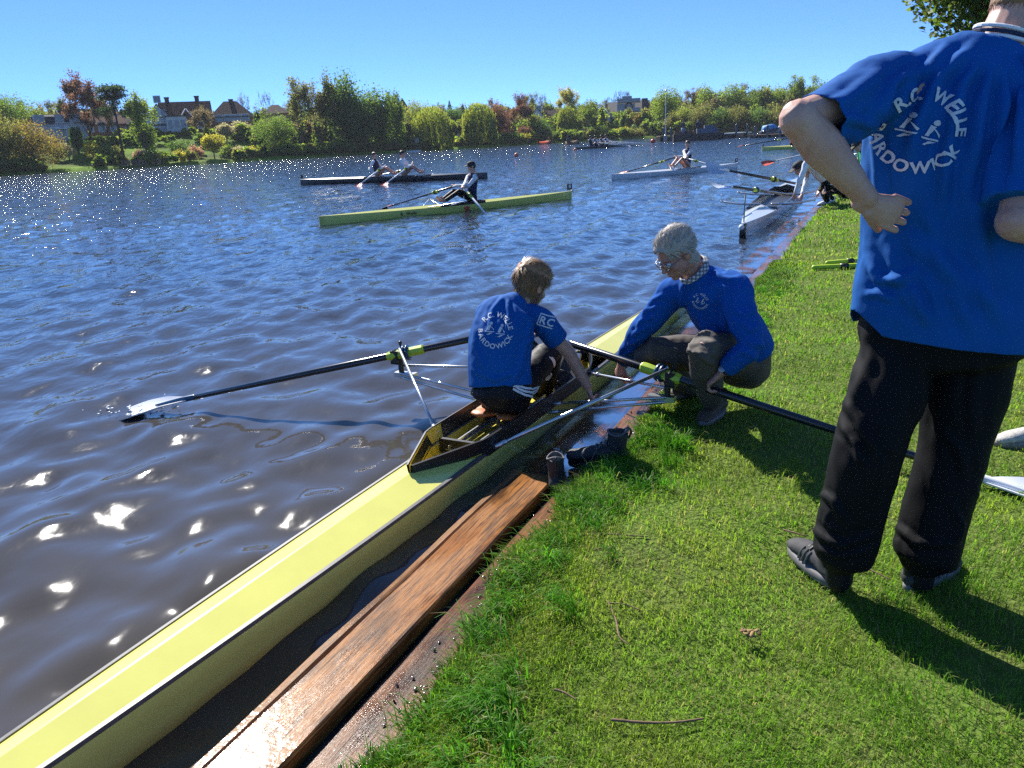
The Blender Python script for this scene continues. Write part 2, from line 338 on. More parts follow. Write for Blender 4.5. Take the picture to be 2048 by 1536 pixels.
# ------------------------------------------------------------------ wet wood
def wood(name, c1, c2, dark, wet):
    m = bpy.data.materials.new(name); m.use_nodes = True; nt = m.node_tree; N = nt.nodes; L = nt.links; b = N['Principled BSDF']
    tc = N.new('ShaderNodeTexCoord'); oi = N.new('ShaderNodeObjectInfo'); ad = N.new('ShaderNodeVectorMath'); ad.operation = 'ADD'; L.new(tc.outputs['Object'], ad.inputs[0])
    cm = N.new('ShaderNodeCombineXYZ'); ms = N.new('ShaderNodeMath'); ms.operation = 'MULTIPLY'; ms.inputs[1].default_value = 30; L.new(oi.outputs['Random'], ms.inputs[0]); L.new(ms.outputs[0], cm.inputs[0]); L.new(cm.outputs[0], ad.inputs[1])
    def nz(sc_, scale, detail=6, rough=.6):
        mp = N.new('ShaderNodeMapping'); mp.inputs['Scale'].default_value = sc_; L.new(ad.outputs[0], mp.inputs[0])
        t = N.new('ShaderNodeTexNoise'); t.inputs['Scale'].default_value = scale; t.inputs['Detail'].default_value = detail; t.inputs['Roughness'].default_value = rough; L.new(mp.outputs[0], t.inputs['Vector']); return t
    grain = nz((1.0, 34, 34), 6); worn = nz((1.6, 13, 13), 3.0, 9, .78); stain = nz((.8, 2.2, 2.2), 2.2, 5); film = nz((.7, 2.5, 2.5), 2.6, 4)
    def ramp(t, lo, hi):
        r = N.new('ShaderNodeMapRange'); r.inputs['From Min'].default_value = lo; r.inputs['From Max'].default_value = hi; L.new(t.outputs['Fac'], r.inputs['Value']); return r
    def mix(f, a, bb):
        x = N.new('ShaderNodeMix'); x.data_type = 'RGBA'; L.new(f.outputs[0], x.inputs[0])
        for k, v in ((6, a), (7, bb)):
            if isinstance(v, tuple): x.inputs[k].default_value = (*v, 1)
            else: L.new(v.outputs[2], x.inputs[k])
        return x
    a = mix(ramp(grain, .4, .6), c1, c2)
    wm = N.new('ShaderNodeMath'); wm.operation = 'MULTIPLY'; gq = ramp(grain, .36, .56); gq.inputs['To Min'].default_value = 1; gq.inputs['To Max'].default_value = .25; L.new(ramp(worn, .42, .54).outputs[0], wm.inputs[0]); L.new(gq.outputs[0], wm.inputs[1])
    c = mix(wm, a, dark); e = mix(ramp(stain, .48, .66), c, tuple(k * .55 for k in dark))
    L.new(e.outputs[2], b.inputs['Base Color'])
    rr = ramp(film, .42, .55); rr.inputs['To Min'].default_value = .55 - .3 * wet; rr.inputs['To Max'].default_value = .3 - .26 * wet; L.new(rr.outputs[0], b.inputs['Roughness'])
    fw_ = ramp(film, .44, .58); fw_.inputs['To Min'].default_value = wet * .15; fw_.inputs['To Max'].default_value = wet; L.new(fw_.outputs[0], b.inputs['Coat Weight']); b.inputs['Coat Roughness'].default_value = .10 if wet < .7 else .03; b.inputs['Coat IOR'].default_value = 1.33; b.inputs['Specular IOR Level'].default_value = .10
    bp = N.new('ShaderNodeBump'); bp.inputs['Strength'].default_value = .5; bp.inputs['Distance'].default_value = .004; L.new(grain.outputs['Fac'], bp.inputs['Height']); L.new(bp.outputs[0], b.inputs['Normal'])
    rip = N.new('ShaderNodeTexNoise'); rip.inputs['Scale'].default_value = 32 if wet < .7 else 26; rip.inputs['Detail'].default_value = 4; L.new(tc.outputs['Object'], rip.inputs['Vector']); b2 = N.new('ShaderNodeBump'); b2.inputs['Strength'].default_value = .25 if wet < .7 else .45; b2.inputs['Distance'].default_value = .006; L.new(rip.outputs['Fac'], b2.inputs['Height']); L.new(b2.outputs[0], b.inputs['Coat Normal'])
    return m
M['plank'] = wood('worn_orange_plank', (.25, .098, .026), (.36, .155, .042), (.045, .024, .014), .35)
M['plankedge'] = wood('pale_plank_edge', (.36, .19, .08), (.28, .13, .05), (.12, .07, .04), .3)
M['plankwet'] = wood('soaked_plank', (.20, .088, .040), (.26, .115, .050), (.05, .030, .022), .8)
def board(name, mat, s0, s1, n0, n1, zt, th, parent, seed, tilt=0, label=None):
    """board in the quay frame (local x along, y = -n): worn edges, slightly uneven top"""
    K = max(4, int((s1 - s0) / .12)); rings = []
    for i in range(K + 1):
        s = s0 + (s1 - s0) * i / K; w = lambda q: .006 * noise.noise(V((s * 2.2, q, seed)))
        a = -(n0 + w(1)); b_ = -(n1 + w(2)); z0 = zt + .5 * w(3) ; c = .008
        rings.append([(s, b_, z0 - th - tilt), (s, b_, z0 - c - tilt), (s, b_ + c, z0 - tilt), (s, (a + b_) / 2, z0 - tilt / 2 + w(4) * .4), (s, a - c, z0), (s, a, z0 - c), (s, a, z0 - th)])
    mb = MB(); mb.loft(rings); o = mb.build(name, mat, parent); sharp(o, 40)
    if label: o['label'] = label
    return o
dock = thing('quay', 'low wooden quay of wet brown planks along the grass bank', 'jetty', (0, 0, 0), DOCK_ROT)
board('plank', M['plank'], -3.6, 3.0, -1.44, -1.256, -.022, .05, dock, 1, label='raised worn orange plank with a sawn end')
board('edge_strip', M['plankedge'], -3.6, 3.03, -1.482, -1.443, -.026, .075, dock, 2, label='paler narrow strip along the outer edge of the raised plank')
s_ = -3.6; k_ = 3
for L_ in (3.35, 3.35, 3.6, 3.2, 3.8, 3.5, 3.9, 4, 4):
    board('plank', M['plankwet'], s_, s_ + L_ - .012, -1.238, -.93, -.062, .05, dock, k_); s_ += L_; k_ += 1
s_ = 3.05
for L_ in (2.9, 3.3, 3.6, 3.2, 3.9, 4, 4):
    board('plank', M['plankwet'], s_, s_ + L_ - .012, -1.475, -1.255, -.080, .05, dock, k_); s_ += L_; k_ += 1
mb = MB(); mb.box((8, 1.36, -.30), (24, .16, .34)); mb.build('bearer', M['plankwet'], dock, False)
# film of water lying over the sunken boards
def film():
    mb = MB(); S = np.arange(2.95, 20, .12); rings = []
    for s in S:
        q = .02 * noise.noise(V((s * 2, 0, 4))); e0 = -1.30 if s < 3.05 else -1.50
        rings.append([tuple(bk(s, nn, -.071 + .0008 * noise.noise(V((s * 5, nn * 9, 1))))) for nn in np.linspace(e0, -1.10 + q, 8)])
    mb.loft(rings, closed=False); mb.f = [tuple(reversed(f)) for f in mb.f]
    m = bpy.data.materials.new('thin_water'); m.use_nodes = True; N = m.node_tree.nodes; L = m.node_tree.links; N.remove(N['Principled BSDF'])
    g = N.new('ShaderNodeBsdfGlossy'); g.inputs['Roughness'].default_value = .07; t = N.new('ShaderNodeBsdfTransparent'); t.inputs[0].default_value = (.85, .78, .70, 1)
    f = N.new('ShaderNodeFresnel'); f.inputs[0].default_value = 1.33; x = N.new('ShaderNodeMixShader'); nzz = N.new('ShaderNodeTexNoise'); nzz.inputs['Scale'].default_value = 14
    bp = N.new('ShaderNodeBump'); bp.inputs['Strength'].default_value = .08; bp.inputs['Distance'].default_value = .01; L.new(nzz.outputs['Fac'], bp.inputs['Height']); L.new(bp.outputs[0], g.inputs['Normal']); L.new(bp.outputs[0], f.inputs['Normal'])
    pn = N.new('ShaderNodeTexNoise'); pn.inputs['Scale'].default_value = 3.2; pn.inputs['Detail'].default_value = 5; tc2 = N.new('ShaderNodeTexCoord'); L.new(tc2.outputs['Object'], pn.inputs['Vector']); pr_ = N.new('ShaderNodeMapRange'); pr_.inputs['From Min'].default_value = .40; pr_.inputs['From Max'].default_value = .56; pr_.inputs['To Min'].default_value = .05; pr_.inputs['To Max'].default_value = .85; L.new(pn.outputs['Fac'], pr_.inputs['Value'])
    fm = N.new('ShaderNodeMath'); fm.operation = 'MULTIPLY'; L.new(f.outputs[0], fm.inputs[0]); L.new(pr_.outputs[0], fm.inputs[1])
    L.new(fm.outputs[0], x.inputs[0]); L.new(t.outputs[0], x.inputs[1]); L.new(g.outputs[0], x.inputs[2]); L.new(x.outputs[0], N['Material Output'].inputs[0])
    return structure(mb.build('shallow_water', m))
film()
# debris and mud washed up along the joint between boards and turf
def debris():
    co = []; q = []; r = np.random.default_rng(5)
    mb = MB()
    for i in range(2600):
        s = -1 + 6.2 * r.random(); n = edge_n(s) - .01 - abs(r.normal()) * .035
        if r.random() < .35: n -= .09 * r.random()
        p = bk(s, n, -.058); a = .0015 + .0045 * r.random() ** 3
        X = V((r.normal(), r.normal(), r.normal() * .4)).normalized(); Y = V((0, 0, 1)).cross(X).normalized()
        mb.ell(p, (a * 2.0, a, a * .4), (X, Y, X.cross(Y)), 5, 4)
    return stuff(mb.build('mud_crumbs', pm('wet_mud', (.05, .035, .03), .25, spec=.7, coat=.5)))
debris()
# ------------------------------------------------------------------ grass
def grass_pts():
    r = np.random.default_rng(11); N = 330000
    a = np.radians(r.uniform(-38, 62, N)); d = 1.15 * (26 / 1.15) ** (r.random(N) ** .92); x = d * np.sin(a); y = d * np.cos(a)
    s = x * UB.x + y * UB.y; n = x * NB.x + y * NB.y
    M_ = 70000; s2 = .2 + 9 * r.random(M_) ** 1.5; n2 = np.array([edge_n(q) for q in s2]) - .02 + np.abs(r.normal(size=M_)) * .13; s = np.concatenate((s, s2)); n = np.concatenate((n, n2))
    d = np.hypot(s * UB.x + n * NB.x, s * UB.y + n * NB.y)
    return s, n, d, r
def make_grass():
    s, n, d, r = grass_pts(); gs = np.linspace(-10, 40, 2500); ge = np.array([edge_n(t) for t in gs]); e = np.interp(s, gs, ge)
    dn = n - e; k = dn > -.012; s, n, d, dn = s[k], n[k], d[k], dn[k]; N = len(s)
    z = np.array([ground_z(a, b) for a, b in zip(s, n)])
    clump = np.array([noise.noise(V((a * 2.6, b * 2.6, 0))) for a, b in zip(s, n)]); clump2 = np.array([noise.noise(V((a * 9, b * 9, 7))) for a, b in zip(s, n)])
    # trodden patches: fewer blades where the turf is worn
    patch = np.array([noise.noise(V((a * 1.9, b * 1.9, 31))) + .5 * noise.noise(V((a * 5.3, b * 5.3, 8))) for a, b in zip(s, n)]); kp = (patch > -.28) | (r.random(N) < .45) | (dn < .25); s, n, d, dn, z, clump, clump2, patch = (q[kp] for q in (s, n, d, dn, z, clump, clump2, patch)); N = len(s)
    fr = np.exp(-np.maximum(dn, 0) / .16); fr2 = np.clip(fr * (1 + .9 * clump), 0, 1.4) * np.clip((3.6 - s) / 1.2 + .45, .35, 1)
    ln = (.020 + .014 * r.random(N)) * (1 + .35 * clump2) + .060 * fr2 * (.5 + .7 * r.random(N)) + .02 * np.clip(clump, 0, 1)
    ln *= 1 + np.clip(d - 6, 0, 20) * .03
    wd = (.0017 + .0012 * r.random(N)) * np.clip(d / 2.2, 1, 9) * (1 + .4 * fr2)
    P = np.stack((s * UB.x + n * NB.x, s * UB.y + n * NB.y, z), -1)
    th = r.uniform(0, 6.283, N); flow = np.array([noise.noise(V((a * 1.7, b * 1.7, 20))) for a, b in zip(s, n)]) * 4
    th2 = np.where(r.random(N) < .55, flow + r.normal(size=N) * .7, th)
    lean = np.stack((np.cos(th2), np.sin(th2), np.zeros(N)), -1); out = -np.array(NB)[None, :]
    lean = lean * (1 - .5 * np.clip(fr, 0, 1))[:, None] + out * (.45 * np.clip(fr, 0, 1))[:, None]
    side = np.stack((-np.sin(th), np.cos(th), np.zeros(N)), -1); amt = (.55 + .85 * r.random(N))[:, None]
    up = np.array([0, 0, 1.])[None, :]; l = ln[:, None]; w = wd[:, None]
    m = P + (up * .62 + lean * amt * .28) * l; t = P + (up * (.95 - .22 * amt) + lean * amt * .85) * l
    co = np.stack((P - side * w * .5 - up * .006, P + side * w * .5 - up * .006, m - side * w * .42, m + side * w * .42, t), 1).reshape(-1, 3)
    i = np.arange(N) * 5; me = fast_mesh('grass', co, np.stack((i, i + 1, i + 3, i + 2), -1), np.stack((i + 2, i + 3, i + 4), -1))
    # colour per blade: straw, yellow-green turf, lush green fringe
    base = np.array([.152, .275, .032]); lush = np.array([.085, .245, .018]); straw = np.array([.30, .26, .12])
    mixl = np.clip(fr2 * .9 + .55 * np.clip(clump * 1.6, 0, 1) * (d < 8), 0, 1)[:, None]; c = base * (1 - mixl) + lush * mixl
    big = np.array([noise.noise(V((a * .75, b * .75, 51))) + .6 * noise.noise(V((a * 3.1, b * 3.1, 61))) for a, b in zip(s, n)])[:, None]
    c = c * (1 - np.clip(big * 1.3, 0, .75)) + np.array([.25, .30, .048]) * np.clip(big * 1.3, 0, .75); c = c * (1 - .40 * np.clip(-big * 1.4, 0, 1))
    st = (r.random(N) < .07 + .10 * np.clip(-clump * 2, 0, 1) + .16 * np.clip(-patch * 2, 0, 1))[:, None]; c = np.where(st, straw, c) * (.72 + .55 * r.random(N))[:, None]
    at_ = me.color_attributes.new('tint', 'FLOAT_COLOR', 'POINT'); at_.data.foreach_set('color', np.repeat(np.concatenate((c, np.ones((N, 1))), 1), 5, 0).astype(np.float32).ravel())
    mt = bpy.data.materials.new('grass_blade'); mt.use_nodes = True; Nn = mt.node_tree.nodes; L = mt.node_tree.links; b = Nn['Principled BSDF']
    ca = Nn.new('ShaderNodeAttribute'); ca.attribute_name = 'tint'; L.new(ca.outputs[0], b.inputs[0]); b.inputs['Roughness'].default_value = .45; b.inputs['Specular IOR Level'].default_value = .105
    tr = Nn.new('ShaderNodeBsdfTranslucent'); g2 = Nn.new('ShaderNodeMix'); g2.data_type = 'RGBA'; g2.blend_type = 'MULTIPLY'; g2.inputs[0].default_value = 1; g2.inputs[7].default_value = (1.5, 1.7, .8, 1)
    L.new(ca.outputs[0], g2.inputs[6]); L.new(g2.outputs[2], tr.inputs[0]); x = Nn.new('ShaderNodeMixShader'); x.inputs[0].default_value = .5
    L.new(b.outputs[0], x.inputs[1]); L.new(tr.outputs[0], x.inputs[2]); L.new(x.outputs[0], Nn['Material Output'].inputs[0])
    return stuff(part('grass', me, mt, smooth=False))
make_grass()
def make_tufts():
    """long flopping grass tufts hanging over the edge of the turf"""
    r = np.random.default_rng(41); co = []; cl = []
    for t in range(190):
        s = .25 + 7.5 * r.random() ** 1.6; n = edge_n(s) + abs(r.normal()) * .15 - .01; big = r.uniform(.6, 1.25) * (1 if s < 3.6 else .7); m = int(70 * big); fa = r.uniform(0, 6.28)
        P = np.array(bk(s, n, ground_z(s, n))) + np.stack((r.normal(size=m) * .028, r.normal(size=m) * .028, np.zeros(m)), -1) * big; th = fa + r.normal(size=m) * .9; out = -np.array(NB) * .5
        ln = (.055 + .075 * r.random(m)) * big; w = .0026 + .0018 * r.random(m); D = np.stack((np.cos(th), np.sin(th), np.zeros(m)), -1) + out; D /= np.linalg.norm(D, axis=1)[:, None]; S = np.stack((-D[:, 1], D[:, 0], np.zeros(m)), -1); am = r.uniform(.35, 1.0, m)
        pts = []
        for k, (h, o, wk) in enumerate(((0, 0, 1), (.5, .22, 1), (.78, .6, .8), (.70, 1.0, .12))):
            c = P + (np.array([0, 0, 1.]) * h * (1.1 - .45 * am)[:, None] + D * (o * am)[:, None]) * ln[:, None]; pts += [c - S * (w * wk * .5)[:, None], c + S * (w * wk * .5)[:, None]]
        co.append(np.stack(pts, 1).reshape(-1, 3)); c = np.array([.085, .245, .018]) * (.55 + .8 * r.random((m, 1))); c = np.where(r.random((m, 1)) < .06, np.array([.34, .30, .15]), c); cl.append(np.repeat(c, 8, 0))
    co = np.concatenate(co); cl = np.concatenate(cl); i = np.arange(len(co) // 8) * 8; q = np.concatenate([np.stack((i + 2 * k, i + 2 * k + 1, i + 2 * k + 3, i + 2 * k + 2), -1) for k in range(3)]); me = fast_mesh('grass_tufts', co, q)
    at_ = me.color_attributes.new('tint', 'FLOAT_COLOR', 'POINT'); at_.data.foreach_set('color', np.concatenate((cl, np.ones((len(cl), 1))), 1).astype(np.float32).ravel()); return stuff(part('grass_tufts', me, bpy.data.materials['grass_blade'], smooth=False))
make_tufts()
# ------------------------------------------------------------------ yellow sculling boat beside the quay (local x = along, towards the far end)
UX = V((.469, .883, 0)).normalized(); NX = V((UX.y, -UX.x, 0)); P0 = UX * 3.4 - NX * 1.85; BROT = math.atan2(UX.y, UX.x)
def bw(x, y, z): return P0 + UX * x - NX * y + V((0, 0, z))
def bl(p): d = V(p) - P0; return V((d.dot(UX), -d.dot(NX), p[2]))
boat = thing('rowing_boat', 'pale yellow sculling boat lying alongside the quay, boy seated in it', 'rowing boat', P0, BROT)
LEN0, LEN1 = -4.0, 4.25
def hw(x):
    t = abs(x) / (4.05 if x < 0 else 4.3); return max(.012, .150 * (1 - t ** 2.3))
def gz(x): return .06 + .012 * (abs(x) / 4) ** 2
CK0, CK1 = -.89, 1.16                      # cockpit
XS = sorted(set(list(np.linspace(LEN0, LEN1, 67)) + [CK0, CK1, -.51]))
def hull_half(x, sgn):
    w = hw(x); g = gz(x); return [(x, sgn * w, g), (x, sgn * w * 1.0, .012), (x, sgn * w * .975, .004), (x, sgn * w * .93, -.05), (x, sgn * w * .78, -.115), (x, sgn * w * .45, -.165), (x, 0, -.185 + .05 * (abs(x) / 4.1) ** 4)]
mb = MB()
for x0 in (0,):
    rings = []
    for x in XS:
        a = hull_half(x, -1); b = hull_half(x, 1); rings.append(a[:-1] + [a[-1]] + list(reversed(b[:-1])))
    n = len(rings[0]); vs = [p for r in rings for p in r]; fs = []
    for i in range(len(rings) - 1):
        for k in range(n - 1): fs.append((i * n + k, i * n + k + 1, (i + 1) * n + k + 1, (i + 1) * n + k))
    fs.append(tuple(range(n))); fs.append(tuple((len(rings) - 1) * n + k for k in reversed(range(n))))
    mb.add(vs, fs)
hull = sharp(mb.build('hull', M['yellow'], boat), 60)
def ridge(x): return gz(x) + .30 * hw(x) + .004
for nm, xs in (('bow_deck', [x for x in XS if x <= CK0]), ('stern_deck', [x for x in XS if x >= CK1])):
    mb = MB(); vs = []; fs = []
    for x in xs: vs += [(x, -hw(x) + .003, gz(x) - .002), (x, -.004, ridge(x)), (x, .004, ridge(x)), (x, hw(x) - .003, gz(x) - .002)]
    for i in range(len(xs) - 1):
        for k in range(3): fs.append((i * 4 + k, i * 4 + 4 + k, i * 4 + 5 + k, i * 4 + 1 + k))
    mb.add(vs, [tuple(reversed(f)) for f in fs]); sharp(mb.build(nm, M['yellow'], boat), 12)
# side decks from the apex of the cockpit to its shoulders
mb = MB(); ap = (CK0, 0, ridge(CK0))
def rimw(x):
    if x <= -.51: return .004 + (x - CK0) / (-.51 - CK0) * .150
    return .154 + .01 * math.sin((x + .51) * 1.6) if x < .75 else max(.004, .154 * (1 - ((x - .75) / (CK1 - .75)) ** 1.5))
for sg in (1, -1):
    vs = []; fs = []; xs = [CK0 + (.05 - 0) * i for i in range(9)]
    xs = list(np.linspace(CK0, -.55, 9))
    for x in xs: r_ = min(rimw(x), hw(x) - .004); vs += [(x, sg * (hw(x) - .003), gz(x) - .002), (x, sg * r_, ridge(x) - (ridge(x) - gz(x)) * r_ / hw(x))]
    for i in range(len(xs) - 1): fs.append((i * 2, i * 2 + 2, i * 2 + 3, i * 2 + 1) if sg > 0 else (i * 2 + 1, i * 2 + 3, i * 2 + 2, i * 2))
    mb.add(vs, [tuple(reversed(f)) for f in fs])
mb.build('side_deck', M['yellow'], boat)
# cockpit tray
mb = MB(); vs = []; fs = []; xs = list(np.linspace(CK0 + .02, CK1, 30))
for x in xs:
    r_ = max(.003, min(rimw(x), hw(x)) - .012); vs += [(x, -r_, gz(x) + .0), (x, -r_ * .9, .018), (x, r_ * .9, .018), (x, r_, gz(x))]
for i in range(len(xs) - 1):
    for k in range(3): fs.append((i * 4 + k, i * 4 + 1 + k, i * 4 + 5 + k, i * 4 + 4 + k))
mb.add(vs, [tuple(reversed(f)) for f in fs]); mb.build('cockpit_floor', M['yellow_in'], boat, False)
# coaming: black wall with a yellow inner face
def rim(sg, off, x): return (x, sg * max(.001, rimw(x) - off))
mo, mi = MB(), MB()
for sg in (1, -1):
    xs = list(np.linspace(CK0 - .0, CK1, 46)); O = []; I = []
    for x in xs:
        wz = gz(x) + .012; top = .142 - .02 * max(0, (x + .5)) / 1.6
        zb = max(wz - .03, ridge(x) - .035 if x < -.52 else .03)
        flare = .012
        o = rimw(x) + flare; O.append([(x, sg * rimw(x), zb), (x, sg * o, top), (x + (.0), sg * (o - .009), top + .002), (x, sg * (rimw(x) - .009 if rimw(x) > .01 else .0), zb)])
        I.append([(x, sg * (o - .0105 if o > .02 else .001), top - .003), (x, sg * max(.001, rimw(x) - .0115), .02)])
    vs = [p for r_ in O for p in r_]; fs = []
    for i in range(len(xs) - 1):
        for k in range(4): fs.append((i * 4 + k, i * 4 + (k + 1) % 4, i * 4 + 4 + (k + 1) % 4, i * 4 + 4 + k))
    mo.add(vs, fs)
    vs = [p for r_ in I[:12] for p in r_]; mi.add(vs, [(i * 2, i * 2 + 1, i * 2 + 3, i * 2 + 2) for i in range(11)])
sharp(mo.build('coaming', M['black'], boat)); mi.build('coaming_lining', M['yellow_in'], boat)
# rubber trim along the gunwales
for sg in (1, -1):
    mb = MB(); rings = []
    for x in XS:
        w = hw(x); g = gz(x); rings.append([(x, sg * (w - .012), g - .004), (x, sg * (w + .003), g - .012), (x, sg * (w + .004), g + .004), (x, sg * (w - .010), g + .006)])
    mb.loft(rings); sharp(mb.build('gunwale_trim', M['trim'], boat))
mb = MB(); mb.ell((LEN0 - .02, 0, .07), (.03, .025, .025)); mb.build('bow_ball', M['white'], boat)
# slides, seat, foot stretcher
for sg in (1, -1):
    mb = MB(); mb.box((-.06, sg * .055, .060), (.86, .006, .022)); mb.box((-.06, sg * .055 + .010, .050), (.86, .016, .004)); mb.box((-.06, sg * .055 - .010, .050), (.86, .016, .004))
    for x in (-.42, 0, .3): mb.box((x, sg * .055, .034), (.03, .02, .032))
    mb.build('slide_rail', M['alu'], boat, False)
mb = MB(); mb.box((-.46, 0, .058), (.02, .24, .07)); mb.build('rail_bracket', M['black'], boat, False)
mb = MB()
for sg in (1, -1):
    mb.ell((-.05, sg * .062, .108), (.115, .082, .018)); mb.ell((-.13, sg * .075, .112), (.05, .06, .017))
seat = part('seat', remesh(mb, .008, 4), M['orange'], boat)
mb = MB()
for sg in (1, -1):
    for x in (-.11, .05): mb.tube([(x, sg * .055 - .012, .082), (x, sg * .055 + .012, .082)], .014, 10, cap=0)
mb.box((-.03, 0, .090), (.18, .12, .008)); mb.build('seat_carriage', M['black'], seat, False)
mb = MB(); mb.box((.66, 0, .13), (.02, .26, .22), Matrix.Rotation(R(40), 3, 'Y')); mb.tube([(.72, -.15, .1), (.72, .15, .1)], .012); mb.tube([(.60, -.14, .05), (.60, .14, .05)], .01); mb.box((.62, 0, .035), (.3, .04, .02))
fs_ = mb.build('foot_stretcher', M['alu'], boat, False)
for sg in (1, -1):
    mb = MB(); c = V((.60, sg * .065, .13)); X = V((.5, 0, .86)).normalized(); Y = V((0, 1, 0)); mb.ell(c, (.13, .045, .045), (X, Y, X.cross(Y))); mb.tube([c - X * .05 + V((-.04, -.04, 0)), c - X * .05 + V((-.05, .04, .01))], .012); mb.tube([c + X * .02 + V((-.04, -.04, 0)), c + X * .02 + V((-.05, .04, .01))], .010)
    mb.build('stretcher_shoe', M['whitecloth'] if sg > 0 else M['shoe'], fs_)
mb = MB()
for k in range(9):
    a = V((.45 + .03 * k, -.11 + .02 * (k % 4), .03)); mb.tube([a, a + V((.05, .06 - .03 * (k % 3), .05)), a + V((.11, .02 * (k % 5), .01))], .005, 5, sub=2)
mb.build('stretcher_strap', M['trim'], boat)
# riggers
PL = V((-.663, 4.531, .24)); PR = V((.80, 3.825, .24))
def rigger(pin, sg):
    p = bl(pin); r = []
    low = p + V((0, 0, -.115))
    for nm, a, b, rad in (('rigger_backstay', p + V((0, 0, .045)), V((-.42, sg * .168, .105 if sg > 0 else .075)), .0105), ('rigger_stay', low + V((-.02, 0, .012)), V((.24, sg * .152, .066)), .0085),
                          ('rigger_stay', low + V((-.02, 0, -.012)), V((.20, sg * .152, .030)), .0085), ('rigger_stay', low + V((.02, 0, .05)), V((.78, sg * .150, .085)), .0085)):
        mb = MB(); d = (b - a).normalized(); mb.tube([a, b], [(rad, rad * .8)] * 2, 10, cap=0)
        mb.tube([b - d * .05, b + d * .01], rad * 1.25, 8, cap=.5); o = mb.build(nm, M['alu'], boat)
    mb = MB(); dy = V((0, sg, 0)); mb.box(low + V((0, -sg * .03, 0)), (.045, .14, .03)); mb.tube([low, low + V((0, 0, .17))], .0075, 8)
    mb.build('rigger_plate', M['alu'], boat, False)
    mb = MB(); mb.tube([low + V((0, 0, .015)), low + V((0, 0, .10))], .017, 10, cap=0); mb.box(p + V((-.028, sg * .022, -.002)), (.014, .05, .075)); mb.box(p + V((0, sg * .022, -.040)), (.07, .05, .012))
    mb.box(p + V((.028, sg * .022, -.002)), (.012, .045, .06)); mb.tube([p + V((-.045, sg * .022, .036)), p + V((.05, sg * .022, .036))], .006, 6); mb.tube([p + V((.04, sg * .022, .036)), p + V((.055, sg * .03, .062))], .008, 6); mb.ell(p + V((.055, sg * .03, .066)), (.012,) * 3, None, 8, 6)
    mb.build('oarlock', M['black'], boat, False)
rigger(PL, 1); rigger(PR, -1)
mb = MB(); q = bl(PR) + V((.02, 0, -.06)); e = V((.78, -.150, .085)); c = q + (e - q) * .86; mb.ell(c, (.016,) * 3, None, 8, 6); mb.build('stay_clamp', M['alu'], boat)

# ------------------------------------------------------------------ oars
def make_oar(name, label, pin, away, inboard, outboard, upv, cols, group=None, k=1.0, detail=True, blade_len=.46):
    """pin point, direction from pin to blade; parts: shaft, grip, sleeve, collar, blade, blade_neck"""
    away = V(away).normalized(); pin = V(pin); h = pin - away * inboard; side = away.cross(V(upv)).normalized(); up = side.cross(away).normalized()
    o = thing(name, label, 'oar', pin, 0, group); sg = 12 if detail else 6
    b0 = outboard - blade_len
    mb = MB(); mb.tube([pin - away * (inboard - .13), pin + away * .3, pin + away * b0], [.0205 * k, .0215 * k, .0165 * k], sg, cap=.3); mb.build('shaft', cols['shaft'], o, world=True)
    mb = MB(); mb.tube([h, h + away * .135], [.0165 * k, .0175 * k], sg, cap=.6); mb.build('grip', cols['grip'], o, world=True)
    if 'sleeve' in cols:
        mb = MB(); mb.tube([pin - away * .155, pin - away * .145, pin + away * .06, pin + away * .08], [.024 * k, .030 * k, .030 * k, .024 * k], 8, cap=0, ref=up); sharp(mb.build('sleeve', cols['sleeve'], o, world=True), 20)
        mb = MB()
        for q in (.030, .052):
            mb.tube([pin - away * q - away * .006, pin - away * q + away * .006], [.047 * k] * 2, 16, cap=0)
        mb.tube([pin - away * .052, pin - away * .030], [.037 * k] * 2, 16, cap=0); mb.build('collar', cols['collar'], o, world=True)
    # blade: hatchet outline with a shallow spoon and real thickness
    L_ = blade_len; K = 10; rings = []
    for i in range(K + 1):
        t = i / K; x = b0 + L_ * t; w0 = .022 + .1 * min(1, t * 2.2) ** .8 ; w1 = .022 + .082 * min(1, t * 1.4) ** .9
        if i == K: w0 *= .96; w1 *= .97
        dep = -.035 * (t * t) ; c = pin + away * x; ring = []
        for j in range(7):
            q = -1 + j / 3; y = q * (w0 if q < 0 else w1); ring.append(c + side * y * k + up * (dep + .025 * q * q * min(1, t * 3)) * k)
        bot = [p - up * .007 * k for p in reversed(ring)]; rings.append(ring + bot)
    mb = MB(); mb.loft(rings); sharp(mb.build('blade', cols['blade'], o, world=True), 50)
    mb = MB(); mb.tube([pin + away * (b0 - .05), pin + away * (b0 + .04), pin + away * (b0 + .22)], [.018 * k, .018 * k, .006 * k], sg); mb.build('blade_neck', cols.get('neck', cols['shaft']), o, world=True)
    return o
HC = dict(shaft=M['carbon'], grip=M['grip'], sleeve=M['lime'], collar=M['bluep'], blade=M['bladewhite'], neck=M['bladewhite'])
br = atz(1975, 960, .03); bL = atz(395, 793, .005)
OPR = PR + V((0, 0, .012)); OPL = PL + V((0, 0, .012))
make_oar('oar', 'dark oar held by the grey-haired man, white blade over the lawn at right', OPR, br - OPR, .74, 1.93, V((.1, -.25, .95)), HC, 'oars of the yellow boat at the quay')
make_oar('oar', 'dark oar with its white blade dipped in the water left of the yellow boat', OPL, bL - OPL, .80, 1.88, V((-.05, -.12, 1)), dict(HC, neck=M['bluep']), 'oars of the yellow boat at the quay')

